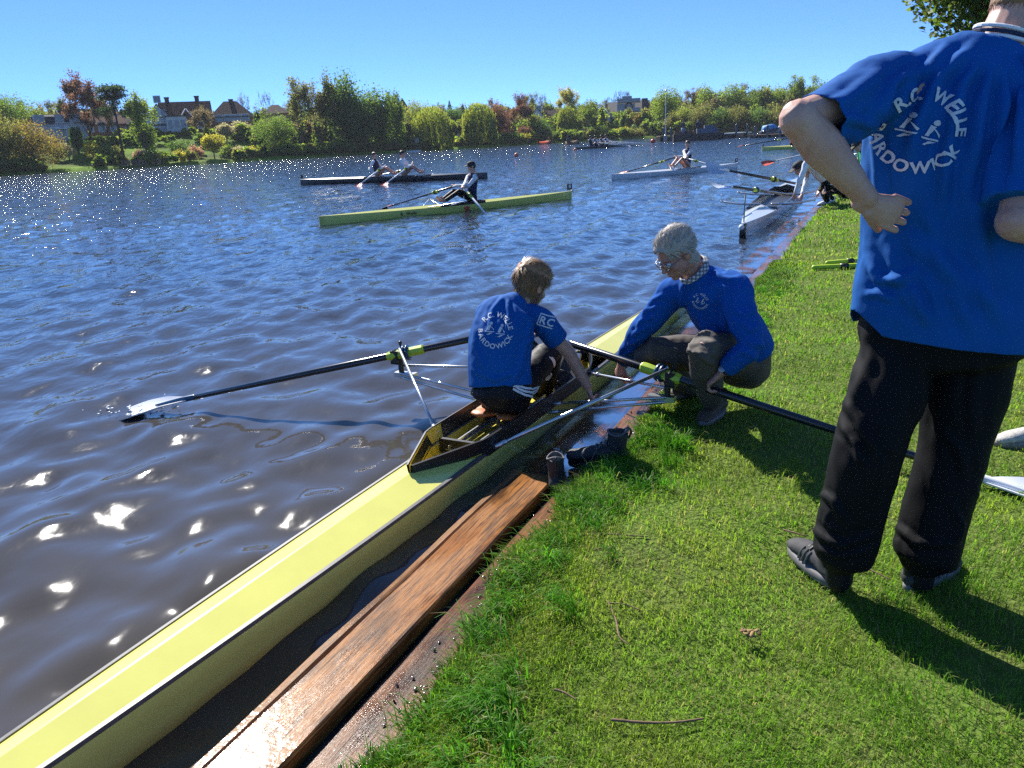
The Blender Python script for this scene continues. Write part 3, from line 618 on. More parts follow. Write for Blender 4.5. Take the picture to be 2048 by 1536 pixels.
# ------------------------------------------------------------------ boots on the quay
def boot(name, label, p, yaw, lean=0):
    o = thing(name, label, 'boot', p, yaw, 'worn boots left on the quay')
    def sole_ring(z, gr=0):
        pts = []
        for k in range(20):
            a = 2 * math.pi * k / 20; x = math.cos(a); y = math.sin(a); w = .050 if x > .1 else .039
            if -.2 < x < .2: w = .041
            pts.append((.075 + (.148 + gr) * x, (w + gr) * y, z))
        return pts
    mb = MB(); mb.loft([sole_ring(0), sole_ring(.012, .003), sole_ring(.026, .002), sole_ring(.03, -.004)]); sharp(mb.build('sole', M['sole'] if 0 else M['black'], o), 40)
    mb = MB()
    mb.tube([(.175, 0, .052), (.13, 0, .058), (.07, 0, .068), (.0, 0, .07)], [(.046, .030), (.046, .038), (.040, .045), (.038, .045)], 14, ref=V((0, 1, 0)))
    mb.tube([(.0, 0, .045), (-.005, 0, .09), (-.012, 0, .14), (-.016, 0, .178)], [(.040, .052), (.038, .048), (.040, .047), (.041, .050)], 16, ref=V((0, 1, 0)), cap=0)
    mb.ell((.19, 0, .05), (.045, .043, .032)); mb.ell((-.035, 0, .045), (.035, .04, .04))
    me = remesh(mb, .0055, 5); co, no = mesh_np(me)
    d = np.array([noise.noise(V(tuple(c * 34))) for c in co]) * .0022 + np.array([noise.noise(V((c[0] * 60, c[1] * 12, c[2] * 60))) for c in co]) * .0016
    co = co + no * d[:, None]; k = co[:, 2] > .172; set_co(me, co)
    bm = bmesh.new(); bm.from_mesh(me)                       # open the shaft: drop its top cap, then give the wall a thickness
    bmesh.ops.delete(bm, geom=[f for f in bm.faces if f.calc_center_median().z > .1735 and f.normal.z > .75], context='FACES')
    bm.to_mesh(me); bm.free(); up = part('upper', me, M['boot'], o)
    mb = MB(); rings = []                                     # dark lining down into the boot
    for z, g in ((.183, .9), (.12, .84), (.06, .8)): rings.append([(-.016 + .044 * g * math.cos(2 * math.pi * k / 18), .037 * g * math.sin(2 * math.pi * k / 18), z) for k in range(18)])
    mb.loft(rings, caps=False); mb.f.append(tuple(36 + k for k in range(18))); mb.build('lining', M['trim'], o)
    mb = MB(); mb.tube([(-.016 + .049 * math.cos(2 * math.pi * k / 18), .0405 * math.sin(2 * math.pi * k / 18), .180 + .010 * math.cos(2 * math.pi * k / 9) - .006 * math.cos(2 * math.pi * k / 18)) for k in range(19)], .005, 6, cap=0); mb.build('collar', pm('boot_collar', (.10, .10, .11), .7), o)
    mb = MB(); mb.box((-.050, .0, .172), (.004, .022, .03)); mb.build('size_label', M['print'], o, False)
    mb = MB(); mb.tube([(-.066, 0, .150), (-.076, 0, .178), (-.066, 0, .196), (-.058, 0, .184)], .005, 6, sub=3); mb.build('pull_tab', M['black'], o)
    mb = MB()
    for i in range(5):
        x = .115 - .022 * i; z = .090 + .010 * i
        mb.tube([(x, -.03, z - .006), (x - .004, 0, z + .010), (x - .01, .03, z - .002)], .0032, 5, sub=2); mb.tube([(x, .03, z - .006), (x - .004, 0, z + .012), (x - .01, -.03, z - .002)], .0032, 5, sub=2)
    mb.tube([(.06, .0, .12), (.09, .05, .09), (.11, .07, .05), (.15, .065, .02)], .003, 5, sub=4); mb.build('lace', M['trim'], o)
    return o
b1 = atz(1113, 978, -.058); b2 = atz(1222, 932, -.055)
boot('boot', 'dark worn boot standing upright at the end of the raised orange plank', (b1.x, b1.y, -.060), R(88)).scale = (.92,) * 3
boot('boot', 'dark worn boot nearer the grass, toe turned to the yellow hull', (b2.x + .02, b2.y, -.058), R(168)).scale = (1.0,) * 3
# ------------------------------------------------------------------ small things on the lawn
def twig(label, pts, r0=.0035, cat='twig'):
    P = [atz(x, y, .022) for x, y in pts]; o = thing('twig', label, cat, P[0], 0, 'twigs on the lawn'); mb = MB()
    mb.tube([p + V((0, 0, .008 * noise.noise(p * 9))) for p in P], [r0 * (1 - .5 * i / len(P)) for i in range(len(P))], 6, sub=3); mb.build('stem', M['twig'], o, world=True); return o
twig('longest pale twig, lying level at the bottom of the lawn', [(1225, 1441), (1290, 1446), (1350, 1445), (1407, 1438)], .0042)
twig('thin forked twig bent like a hook below the raised plank', [(1216, 1205), (1232, 1240), (1238, 1275), (1255, 1290)])
twig('dark twig lying left of the standing man\'s left shoe', [(1568, 1058), (1590, 1066), (1612, 1073)], .004)
twig('dark thick twig at the grass edge right of the tall tufts', [(1160, 1070), (1215, 1068), (1295, 1073)], .004)
twig('curved twig midway between the boots and the standing man', [(1216, 1208), (1250, 1210), (1285, 1222)], .003)
twig('pale twig behind the gap between the standing man\'s shoes', [(1740, 1142), (1762, 1152), (1780, 1160)], .003)
twig('short pale twig in the lawn below the long fringe tufts', [(1110, 1380), (1130, 1385), (1152, 1398)], .0035)
c = atz(1495, 1268, .02); mb = MB(); r_ = random.Random(4)
for i in range(16): mb.ell(c + V((r_.gauss(0, .016), r_.gauss(0, .012), .004 + abs(r_.gauss(0, .008)))), (.012 * r_.uniform(.6, 1.3), .006, .004), (V((math.cos(i), math.sin(i), .3)).normalized(), V((-math.sin(i), math.cos(i), 0)), V((0, 0, 1))), 6, 5)
tag(mb.build('leaf_clump', pm('dry_leaves', (.24, .14, .06), .8, island=.4)), 'small clump of dry brown leaves lying on the lawn', 'leaf clump')
for i, (pa, pb, lab) in enumerate((((1655, 526), (1735, 519), 'rear yellow-green rod with a black band lying on the lawn'), ((1628, 535), (1735, 530), 'front yellow-green rod with a black band lying on the lawn'))):
    a = atz(*pa, .03); b = atz(*pb, .03); b = a + (b - a) * 2.2; o = thing('trestle_rod', lab, 'rod', a, 0, 'yellow-green rods on the lawn'); d = (b - a)
    mb = MB(); mb.tube([a, b], .026, 8); mb.build('tube', M['lime'], o, world=True)
    mb = MB(); mb.tube([a + d * .22, a + d * .29], .029, 8, cap=0); mb.build('band', M['black'], o, world=True)

# splash round the left blade; its sun glitter is painted into white drops
mb = MB(); r_ = random.Random(8); tip = OPL + (bL - OPL).normalized() * 1.7
for i in range(40):
    c = tip + V((r_.gauss(-.08, .16), r_.gauss(.06, .10), 0)); c.z = WATER_Z + .012 + abs(r_.gauss(0, .010)); q = r_.uniform(.003, .007); mb.ell(c, (q * 2.2, q * 2.2, q * .8), None, 6, 5)
stuff(mb.build('splash_glitter', pm('white_glitter_drops', (.8, .84, .88), .08, spec=.8)))
# ------------------------------------------------------------------ people
def basis(f, u):
    f = V(f).normalized(); u = V(u); r = f.cross(u).normalized(); return f, r, r.cross(f).normalized()
def head_mb(c, f, u, k=1.0, detail=True):
    f, r, u = basis(f, u); mb = MB()
    def e(df, dr, du, rf, rr, ru, ax=None): mb.ell(c + (f * df + r * dr + u * du) * k, (rf * k, rr * k, ru * k), ax or (f, r, u), 16 if detail else 10, 10 if detail else 7)
    e(-.008, 0, .032, .098, .077, .084); e(.030, 0, -.030, .066, .064, .075); e(.045, 0, -.066, .045, .050, .036); e(.066, 0, -.095, .022, .026, .018)
    if detail:
        nf = (f * .8 - u * .6).normalized(); e(.094, 0, -.020, .020, .013, .028); e(.106, 0, -.031, .015, .017, .012)
        e(.078, 0, .022, .016, .050, .012); e(.090, 0, -.062, .010, .024, .006); e(.088, 0, -.073, .010, .021, .006)
        for s in (1, -1):
            e(.060, s * .040, -.028, .026, .022, .024)
    for s in (1, -1):
        e(-.006, s * .077, -.008, .020, .008, .032); e(-.014, s * .083, .002, .016, .006, .024)
    return mb, (f, r, u)
def neck_mb(mb, c, fr, base, r0=.056, r1=.062, k=1.0):
    f, r, u = fr; mb.tube([c + (u * -.02 - f * .025) * k, c + (u * -.10 - f * .03) * k, base], [r0 * k, r0 * k, r1 * k], 14)
def hand_mb(mb, w, d, pn, side, curl=(.5, .7, .5), k=1.0, spread=.02, thumb=(.55, .75, .25), splay=1.5):
    """wrist point, direction of the palm, palm normal (the side the fingers close to), thumb side vector"""
    d = V(d).normalized(); pn = V(pn); pn = (pn - d * pn.dot(d)).normalized(); s = V(side); s = (s - d * s.dot(d) - pn * s.dot(pn)).normalized()
    mb.tube([w - d * .02 * k, w + d * .02 * k, w + d * .055 * k, w + d * .086 * k], [(.028 * k, .021 * k), (.031 * k, .018 * k), (.040 * k, .016 * k), (.040 * k, .013 * k)], 12, ref=s)
    for i, L_ in enumerate((.072, .080, .074, .058)):
        o = (1.5 - i) * spread; p = w + (d * (.088 - .005 * abs(1.2 - i)) + s * o) * k; dirn = d + s * o * splay; dirn.normalize(); pts = [p - d * .02 * k, p]
        a = 0
        for j, q in enumerate((.44, .31, .25)):
            a += curl[j] * (1 + .06 * i); dd = (dirn * math.cos(a) + pn * math.sin(a)).normalized(); p = p + dd * L_ * q * k; pts.append(p)
        mb.tube(pts, [.0090 * k, .0092 * k, .0086 * k, .0080 * k, .0070 * k], 8, cap=1)
    p = w + (d * .022 + s * .026) * k; t1 = (s * thumb[0] + d * thumb[1] + pn * thumb[2]).normalized(); t2 = (t1 + pn * .35 + d * .2).normalized()
    mb.tube([p - t1 * .015 * k, p + t1 * .035 * k, p + t1 * .035 * k + t2 * .032 * k, p + t1 * .035 * k + t2 * .058 * k], [.0135 * k, .0125 * k, .0105 * k, .009 * k], 8)
def folds(me, strokes, wr=(), seed=0):
    """cloth relief: strokes = (polyline, amplitude, width) worked on the side of the garment turned to the viewer; wr = (scale xyz, amplitude) wrinkle noise"""
    co, no = mesh_np(me); co = co.astype(np.float64); d = np.zeros(len(co)); C0 = np.array((0, 0, CAM_H)); A_ = np.array([tuple(_ir), tuple(_iu), tuple(_fw)])
    q = (co - C0) @ A_.T; uv = q[:, :2] / q[:, 2:3]; view = (co - C0) / np.linalg.norm(co - C0, axis=1)[:, None]; face = np.clip(-(view * no).sum(1) * 3 + .3, 0, 1)
    for pts, amp, wid in strokes:
        P = (np.array([tuple(p) for p in pts]) - C0) @ A_.T; P = P[:, :2] / P[:, 2:3]; best = np.full(len(co), 9.); tt = np.zeros(len(co)); n = len(P) - 1
        for i in range(n):
            a, b = P[i], P[i + 1]; ab = b - a; t = np.clip(((uv - a) @ ab) / (ab @ ab), 0, 1); dd = np.linalg.norm(uv - a - t[:, None] * ab, axis=1); k = dd < best; best[k] = dd[k]; tt[k] = (i + t[k]) / n
        env = np.clip(np.minimum(tt, 1 - tt) * 5 + .2, 0, 1) * face; x = best * q[:, 2] / wid
        d += amp * env * (np.exp(-x * x) - .5 * np.exp(-((x - 1.5) / .7) ** 2))
    for scl, amp in wr:
        d += amp * np.array([noise.noise(V((c[0] * scl[0] + seed, c[1] * scl[1], c[2] * scl[2]))) for c in co])
    set_co(me, co + no * d[:, None])
def cut_faces(me, tests):
    """open a garment at cuff or hem and draw its edge straight"""
    bm = bmesh.new(); bm.from_mesh(me); kill = []
    for f in bm.faces:
        c = f.calc_center_median()
        for p, n, r, tol in tests:
            if (c - p).length < r and (c - p).dot(n) > -tol and f.normal.dot(n) > .4: kill.append(f); break
    bmesh.ops.delete(bm, geom=kill, context='FACES')
    for v in bm.verts:
        if v.is_boundary:
            for p, n, r, tol in tests:
                if (v.co - p).length < r * 1.3: v.co -= n * ((v.co - p).dot(n) + tol * .3); break
    bm.to_mesh(me); bm.free()
def bisect_hem(me, planes):
    bm = bmesh.new(); bm.from_mesh(me)
    for p, n in planes: bmesh.ops.bisect_plane(bm, geom=bm.verts[:] + bm.edges[:] + bm.faces[:], plane_co=p, plane_no=n, clear_outer=True)
    bm.to_mesh(me); bm.free()
def hair_mesh(me_head, c, fr, region, grow, flow, n=2200, L_=(.02, .045), w=.0022, seed=1, k=1.0, lift=.5, messy=.3):
    """hair: a shell grown off the scalp faces plus many fine strand ribbons"""
    f, r, u = fr; r_ = random.Random(seed); bm = bmesh.new(); bm.from_mesh(me_head); keep = []
    for fa in bm.faces:
        q = fa.calc_center_median() - c; q = V((q.dot(f), q.dot(r), q.dot(u))) / k
        if not region(q): keep.append(fa)
    bmesh.ops.delete(bm, geom=keep, context='FACES'); bm.normal_update()
    nrm = {v: v.normal.copy() for v in bm.verts}
    for v in bm.verts:
        q = v.co - c; q = V((q.dot(f), q.dot(r), q.dot(u))) / k; b = any(e.is_boundary for e in v.link_edges)
        v.co = v.co + nrm[v] * (grow(q) * (.35 if b else 1) * k * (1 + .22 * noise.noise(v.co * 45)))
    faces = list(bm.faces); vs = []; fs = []
    for i in range(n):
        fa = faces[r_.randrange(len(faces))]; p = fa.calc_center_median(); nn = fa.normal; q = p - c; q = V((q.dot(f), q.dot(r), q.dot(u))) / k
        fl = flow(q); fl = f * fl.x + r * fl.y + u * fl.z; fl = (fl - nn * fl.dot(nn)); 
        if fl.length < 1e-4: continue
        fl.normalize(); fl = (fl + V((r_.gauss(0, messy), r_.gauss(0, messy), r_.gauss(0, messy)))); fl = (fl - nn * fl.dot(nn)).normalized(); s = fl.cross(nn).normalized(); ln = r_.uniform(*L_) * k; lf = lift * r_.random(); b = len(vs); ww = w * k
        for j in range(4):
            t = j / 3; o = p - nn * .003 + fl * ln * t + nn * (ln * lf * (t - .55 * t * t)); hw_ = ww * (1 - .75 * t); vs += [o - s * hw_, o + s * hw_]
        fs += [(b + 2 * j, b + 2 * j + 1, b + 2 * j + 3, b + 2 * j + 2) for j in range(3)]
    bv = [bm.verts.new(v) for v in vs]; 
    for fq in fs: bm.faces.new([bv[i] for i in fq])
    out = bpy.data.meshes.new('hair'); bm.to_mesh(out); bm.free(); return out
_font = {}
def glyph(ch, size, bold=.02):
    key = (ch, bold)
    if key not in _font:
        cu = bpy.data.curves.new('g', 'FONT'); cu.body = ch; cu.size = 1; cu.offset = bold; cu.resolution_u = 3; o = bpy.data.objects.new('g', cu); col.objects.link(o)
        dg = bpy.context.evaluated_depsgraph_get(); dg.update(); me = bpy.data.meshes.new_from_object(o.evaluated_get(dg), depsgraph=dg)
        _font[key] = ([v.co.copy() for v in me.vertices], [tuple(p.vertices) for p in me.polygons]); bpy.data.objects.remove(o); bpy.data.meshes.remove(me)
    v, f = _font[key]; w = max((p.x for p in v), default=.3); mn = min((p.x for p in v), default=0)
    return [((p.x - (w + mn) / 2) * size, (p.y - .35) * size) for p in v], f, (w - mn) * size
def arc_text(mb, text, rad, a0, size, gap, bottom=False, bold=.02, cx=0, cy=0):
    ws = [glyph(ch, size, bold)[2] if ch != ' ' else size * .3 for ch in text]; tot = sum(ws) + gap * (len(text) - 1); x = -tot / 2
    for ch, w in zip(text, ws):
        xm = x + w / 2; x += w + gap
        if ch == ' ': continue
        g, f, _ = glyph(ch, size, bold); th = xm / rad
        if not bottom: ang = a0 - th; c_, s_ = math.cos(ang - math.pi / 2), math.sin(ang - math.pi / 2)
        else: ang = a0 + th; c_, s_ = math.cos(ang + math.pi / 2), math.sin(ang + math.pi / 2)
        mb.add([(cx + rad * math.cos(ang) + gx * c_ - gy * s_, cy + rad * math.sin(ang) + gx * s_ + gy * c_, 0) for gx, gy in g], f)
def line_text(mb, text, size, gap, x, y, bold=.02):
    for ch in text:
        if ch == ' ': x += size * .3; continue
        g, f, w = glyph(ch, size, bold); mb.add([(x + w / 2 + gx, y + gy, 0) for gx, gy in g], f); x += w + gap
def poly(mb, pts): mb.add([(x, y, 0) for x, y in pts], [tuple(range(len(pts)))])
def disc(mb, x, y, r): poly(mb, [(x + r * math.cos(k * .5236), y + r * math.sin(k * .5236)) for k in range(12)])
def rowers_mark(mb, s, x=0, y=0):
    """two stylised rowers: heads, slanted bodies, folded legs and oars"""
    for dx, dy in ((-.52, .04), (.42, -.06)):
        X, Y = x + dx * s, y + dy * s; disc(mb, X + .12 * s, Y + .50 * s, .12 * s)
        poly(mb, [(X - .05 * s, Y + .38 * s), (X + .14 * s, Y + .34 * s), (X + .0 * s, Y - .08 * s), (X - .22 * s, Y - .08 * s)])
        poly(mb, [(X + .04 * s, Y + .30 * s), (X + .16 * s, Y + .22 * s), (X + .42 * s, Y + .02 * s), (X + .36 * s, Y - .06 * s)])
        poly(mb, [(X - .36 * s, Y - .14 * s), (X + .44 * s, Y - .14 * s), (X + .38 * s, Y - .21 * s), (X - .30 * s, Y - .21 * s)])
        poly(mb, [(X + .05 * s, Y - .26 * s), (X + .30 * s, Y - .26 * s), (X - .05 * s, Y - .44 * s), (X - .20 * s, Y - .44 * s)])
def project_print(name, mb, parent, target, c, right, up, mat, out=.002, edge=.009):
    """lay a flat print onto cloth: fine subdivision, then cast onto the cloth along the print's normal"""
    right = V(right).normalized(); up = V(up); up = (up - right * up.dot(right)).normalized(); nrm = right.cross(up); bm = bmesh.new(); bm.from_mesh(mb.mesh('p')); bmesh.ops.triangulate(bm, faces=bm.faces)
    for it in range(7):
        e = [x for x in bm.edges if x.calc_length() > edge]
        if not e: break
        bmesh.ops.subdivide_edges(bm, edges=e, cuts=1); bmesh.ops.triangulate(bm, faces=[f for f in bm.faces if len(f.verts) > 3])
    tb = bmesh.new(); tb.from_mesh(target); tr = BVHTree.FromBMesh(tb); dead = []
    for v in bm.verts:
        o = V(c) + right * v.co.x + up * v.co.y + nrm * .35; h, n, i, dd = tr.ray_cast(o, -nrm)
        if h is None or n.dot(nrm) < .05: dead.append(v); v.co = o
        else: v.co = h + n * out
    bmesh.ops.delete(bm, geom=dead, context='VERTS'); tb.free(); me = bpy.data.meshes.new(name); bm.to_mesh(me); bm.free()
    return part(name, me, mat, parent)
def shift(me, p):
    """world-space mesh -> the local space of a top-level Empty at p"""
    me.transform(Matrix.Translation(-V(p))); return me
def wpart(name, me, mat, root): return part(name, shift(me, root.location), mat, root)
def shoe_mesh(heel, toe, up=V((0, 0, 1)), k=1.0, high=.05, voxel=.006):
    """trainer: upper and sole meshes, heel and toe on the ground"""
    heel, toe = V(heel), V(toe); d = (toe - heel).normalized(); L_ = (toe - heel).length; s = d.cross(V(up)).normalized(); u = s.cross(d)
    def P(x, y, z): return heel + d * x * L_ + s * y + u * z
    a = MB(); a.tube([P(.10, 0, .055), P(.3, 0, .062), P(.55, 0, .058), P(.78, 0, .046), P(.93, 0, .034)], [(.032, .034), (.034, .036), (.040, .034), (.044, .026), (.034, .018)], 14, ref=s)
    a.tube([P(.17, 0, .05), P(.20, 0, .085 + high * .5), P(.21, 0, .085 + high)], [(.034, .040), (.034, .044), (.036, .048)], 14, ref=s, cap=.3)
    b = MB(); rings = []
    for z, g in ((0.0, -.004), (.006, .002), (.026, .003), (.034, -.004)):
        ring = []
        for i in range(22):
            t = 2 * math.pi * i / 22; x = math.cos(t); w = .043 + .006 * x; ring.append(P(.5 + (.5 + g / L_) * x, (w + g) * math.sin(t) * (1 if abs(x) < .9 else .95), z + (.012 * max(0, x - .6) if z < .01 else 0)))
        rings.append(ring)
    b.loft(rings); return remesh(a, voxel, 4), b.mesh('sole')
# ------------------------------------------------------------------ the standing man at the right, seen from behind
def standing_man():
    root = thing('person', 'man standing with hand on hip, seen from behind in loose royal blue shirt', 'person', (1.12, 2.2, 0))
    sL, eL, wL = at(1772, 176, 2.24), at(1598, 238, 2.05), at(1734, 398, 2.055)
    sR, eR = at(2095, 190, 2.12), at(2035, 442, 1.98); wR = at(2240, 500, 2.2)
    neck = at(1990, 92, 2.22); hc = at(2062, -45, 2.25)
    f = V((.93, .28, -.12)); u = V((.08, .03, 1))
    hm, fr = head_mb(hc, f, u); neck_mb(hm, hc, fr, neck + V((.01, 0, -.03)), .060, .070)
    fine = MB()
    fine.limb([sL, eL, wL], [(.06, .060, .98), (.044, .049, 1.0), (.030, .03, 1)], 18); fine.tube([eL.lerp(wL, .08), eL.lerp(wL, .35), eL.lerp(wL, .8)], [.047, (.054, .050), .036], 16, sub=2); fine.ell(eL + (eL - wL).normalized() * .012, (.036,) * 3)
    hand_mb(fine, wL + V((.004, .004, -.010)), V((.92, .12, -.38)), V((.15, 1, .1)), V((-.35, 0, -1)), (.22, .95, .7), 1.06, .0235, (.35, .8, .4), .3)
    fine.limb([sR, eR, wR], [(.06, .06, 1), (.048, .052, 1), (.03, .03, 1)], 16)
    hand_mb(fine, wR, V((.4, .6, -.3)), V((-.5, .5, 0)), V((0, 0, 1)), (.6, .8, .5))
    head = remesh(hm, .004, 3); arms = remesh(fine, .0027, 2, .4)
    pel = at(1890, 650, 2.21); chest = at(1925, 255, 2.22); kL, aL = at(1738, 890, 2.17), at(1680, 1135, 2.19); kR, aR = at(1905, 900, 2.2), at(1842, 1138, 2.17); hL, hR = at(1808, 670, 2.245), at(1965, 672, 2.22)
    co_ = MB(); co_.tube([pel, pel.lerp(chest, .5), chest, chest.lerp(neck, .7)], [(.16, .11), (.15, .11), (.17, .11), (.12, .08)], 16, ref=V((1, .1, 0)), sub=2)
    for h, k, a in ((hL, kL, aL), (hR, kR, aR)): co_.tube([h, k, a], [.07, .05, .034], 12)
    for s in (sL, sR): co_.tube([chest + V((0, 0, .05)), s], [.08, .06], 10)
    coarse = remesh(co_, .014, 3); body = wpart('body', join_meshes([head, arms, coarse], 'body'), M['skin'], root)
    # hair, clipped short
    hr = hair_mesh(head, hc, fr, lambda q: (q.z > -.075 and q.x < .035 - .5 * max(0, .03 - q.z)) and not (abs(q.y) > .066 and -.045 < q.z < .028 and q.x > -.035) or q.z > .075, lambda q: .004 if q.z < 0 else .010, lambda q: V((-.4, 0, -1)), 2600, (.008, .018), .0016, 3)
    wpart('hair', hr, M['hairbrown'], root)
    # shirt
    m = MB(); hem = at(1893, 686, 2.22); X = V((1, -.28, 0))
    m.tube([hem, at(1891, 600, 2.21), at(1900, 470, 2.215), at(1912, 340, 2.22), at(1925, 240, 2.225), at(1945, 165, 2.225), at(1975, 105, 2.222), at(1985, 86, 2.222)],
           [(.270, .190), (.258, .180), (.238, .162), (.245, .160), (.25, .145), (.205, .118), (.105, .085), (.078, .075)], 28, ref=X, cap=.0, sub=3)
    cuffL = sL.lerp(eL, .86); cuffR = sR.lerp(eR, .90)
    m.tube([sL + V((.10, .03, .005)), sL + V((.0, 0, -.0)), sL.lerp(eL, .45) + V((0, 0, -.018)), cuffL + V((.012, 0, -.022))], [(.080, .085), (.090, .092), (.084, .086), (.070, .080)], 18, cap=0, sub=3)
    m.tube([sR + V((-.06, 0, .01)), sR, sR.lerp(eR, .45), cuffR], [(.09, .09), (.095, .095), (.09, .09), (.088, .088)], 18, cap=0, sub=3)
    sh = remesh(m, .0075, 7)
    A = lambda *p: [at(x, y, 2.06) for x, y in p]
    S = [(A((1960, 90), (1880, 150), (1835, 250), (1815, 330)), .012, .022), (A((1975, 100), (1925, 170), (1895, 300), (1885, 420)), .013, .02), (A((1990, 105), (1965, 200), (1945, 330)), .012, .02), (A((2005, 110), (2010, 200), (1995, 300), (1965, 420)), .012, .02),
         (A((2030, 120), (2046, 220), (2030, 330)), .012, .018), (A((1900, 100), (1830, 160), (1790, 240)), .010, .018), (A((1840, 130), (1785, 170), (1750, 250)), .012, .018), (A((1760, 150), (1700, 195), (1640, 230)), .006, .02), (A((1745, 250), (1690, 235), (1640, 215)), .008, .016), (A((1745, 255), (1752, 330), (1760, 420)), .010, .018),
         (A((1800, 470), (1850, 500), (1930, 560), (2010, 640)), .008, .03), (A((1780, 480), (1800, 560), (1850, 640)), .010, .024), (A((1860, 430), (1890, 540), (1960, 680)), .009, .03), (A((1945, 380), (1960, 500), (1985, 640)), .009, .03), (A((1740, 520), (1760, 560), (1800, 560), (1830, 545)), .012, .018), (A((1820, 560), (1840, 600), (1850, 640)), .010, .014), (A((1730, 590), (1760, 585), (1790, 600)), .007, .014)]
    S = [(a, b * 1.35, c * .9) for a, b, c in S]
    folds(sh, S, [((7, 7, 3), .012), ((20, 20, 9), .005), ((60, 60, 40), .0012)], 3)
    sd = (eL - sL).normalized(); cut_faces(sh, [(cuffL + V((.012, 0, -.022)), sd, .12, .012)]); hA, hB, hC, hD = at(1850, 690, 2.07), at(2040, 703, 2.07), at(1716, 606, 2.14), at(1768, 662, 2.09)
    bisect_hem(sh, [(hA, (hB - hA).cross(V((0, 1, 0))).normalized() * (1 if (hB - hA).cross(V((0, 1, 0))).z < 0 else -1)), (hC, (hD - hC).cross(V((0, 1, 0))).normalized() * (1 if (hD - hC).cross(V((0, 1, 0))).z < 0 else -1))])
    so = wpart('shirt', sh, M['shirt'], root); so.modifiers.new('thickness', 'SOLIDIFY').thickness = .0035
    # print on the back
    p = MB(); arc_text(p, 'R.C. WELLE', .092, R(79), .045, .0018, bold=.03); arc_text(p, 'BARDOWICK', .092, R(265), .043, .0018, True, bold=.03); rowers_mark(p, .062, -.0, .0)
    tw = sh.copy(); tw.transform(Matrix.Translation(V(root.location))); pc = at(1853, 264, 2.06); rt_ = V((.96, -.26, -.02)); rot = Matrix.Rotation(R(15), 3, V((-.2, -1, 0)))
    pr = project_print('print', p, None, tw, pc, rot.inverted() @ rt_, rot.inverted() @ V((0, -.05, 1)), M['print'], .0045); pr.data.transform(Matrix.Translation(-V(root.location))); pr.parent = so
    # striped collar of the garment underneath
    mb = MB(); cn = at(2004, 84, 2.222); f_, r_, u_ = basis(V((.25, .1, 1)), V((0, -1, 0)))
    for i, rr in enumerate((.074, .071, .068)):
        ring = [cn + V((math.cos(a) * rr, math.sin(a) * rr * .95, .012 * i + math.cos(a) * -.02)) for a in np.linspace(0, 6.2832, 25)]; mb.tube(ring, .0055, 6, cap=0)
    me = mb.mesh('collar'); n3 = len(me.polygons) // 3; me.materials.append(M['stripe']); me.materials.append(M['navy']); me.materials.append(M['stripe'])
    o = bpy.data.objects.new('collar', shift(me, root.location)); col.objects.link(o); o.parent = root; me.polygons.foreach_set('material_index', [min(2, i // n3) for i in range(len(me.polygons))])
    # trousers
    t = MB(); t.tube([at(1895, 560, 2.21), pel, at(1887, 715, 2.21)], [(.205, .128), (.240, .142), (.215, .135)], 22, ref=X, cap=.3, sub=3)
    for h, k, a, dx in ((hL, kL, aL, -1), (hR, kR, aR, 1)):
        top = h + V((0, 0, .02)); cu = a + V((0, 0, .015)); kn = k + V((0, 0, 0))
        t.tube([top, h.lerp(k, .45), kn, k.lerp(a, .35), k.lerp(a, .68), k.lerp(a, .88), cu, cu - V((0, 0, .022))], [(.100, .102), (.112, .112), (.100, .102), (.099, .104), (.097, .102), (.096, .096), (.064, .066), (.046, .05)], 18, cap=.2, sub=3)
    tm = remesh(t, .010, 5); B = lambda *q: [at(x, y, 2.07) for x, y in q]
    rr = random.Random(12); TF = [(B((1690, 800), (1722, 850), (1752, 905)), .014, .016), (B((1682, 852), (1716, 892), (1722, 930)), .012, .012), (B((1700, 700), (1712, 760), (1700, 820)), .008, .02), (B((1640, 985), (1668, 1002), (1690, 1045)), .011, .012), (B((1622, 1052), (1650, 1078), (1690, 1090), (1748, 1070)), .013, .013), (B((1630, 1095), (1680, 1112), (1740, 1100)), .010, .010), (B((1790, 1050), (1830, 1085), (1900, 1090)), .012, .013), (B((1905, 1010), (1925, 1050), (1915, 1085)), .010, .012), (B((1830, 690), (1842, 770), (1838, 860)), .009, .02), (B((1740, 640), (1735, 720), (1715, 800)), .007, .02), (B((1960, 720), (1945, 800), (1950, 880)), .007, .02), (B((1880, 860), (1920, 900), (1930, 960)), .008, .016)]
    for i in range(12): x_, y_ = rr.uniform(1640, 1960), rr.uniform(720, 1090); TF.append((B((x_, y_), (x_ + rr.uniform(-12, 18), y_ + rr.uniform(14, 30)), (x_ + rr.uniform(0, 50), y_ + rr.uniform(25, 60))), rr.uniform(.003, .007), rr.uniform(.008, .014)))
    folds(tm, TF, [((9, 9, 5), .007), ((26, 26, 14), .003)], 9)
    wpart('trousers', tm, M['blackcloth'], root)
    for a in (aL, aR):
        mb = MB(); mb.tube([a + V((0, 0, .03)), a - V((0, 0, .01)), a - V((0, 0, .05))], [.046, .044, .042], 14, ref=X); wpart('sock', remesh(mb, .008, 2), M['track'], root)
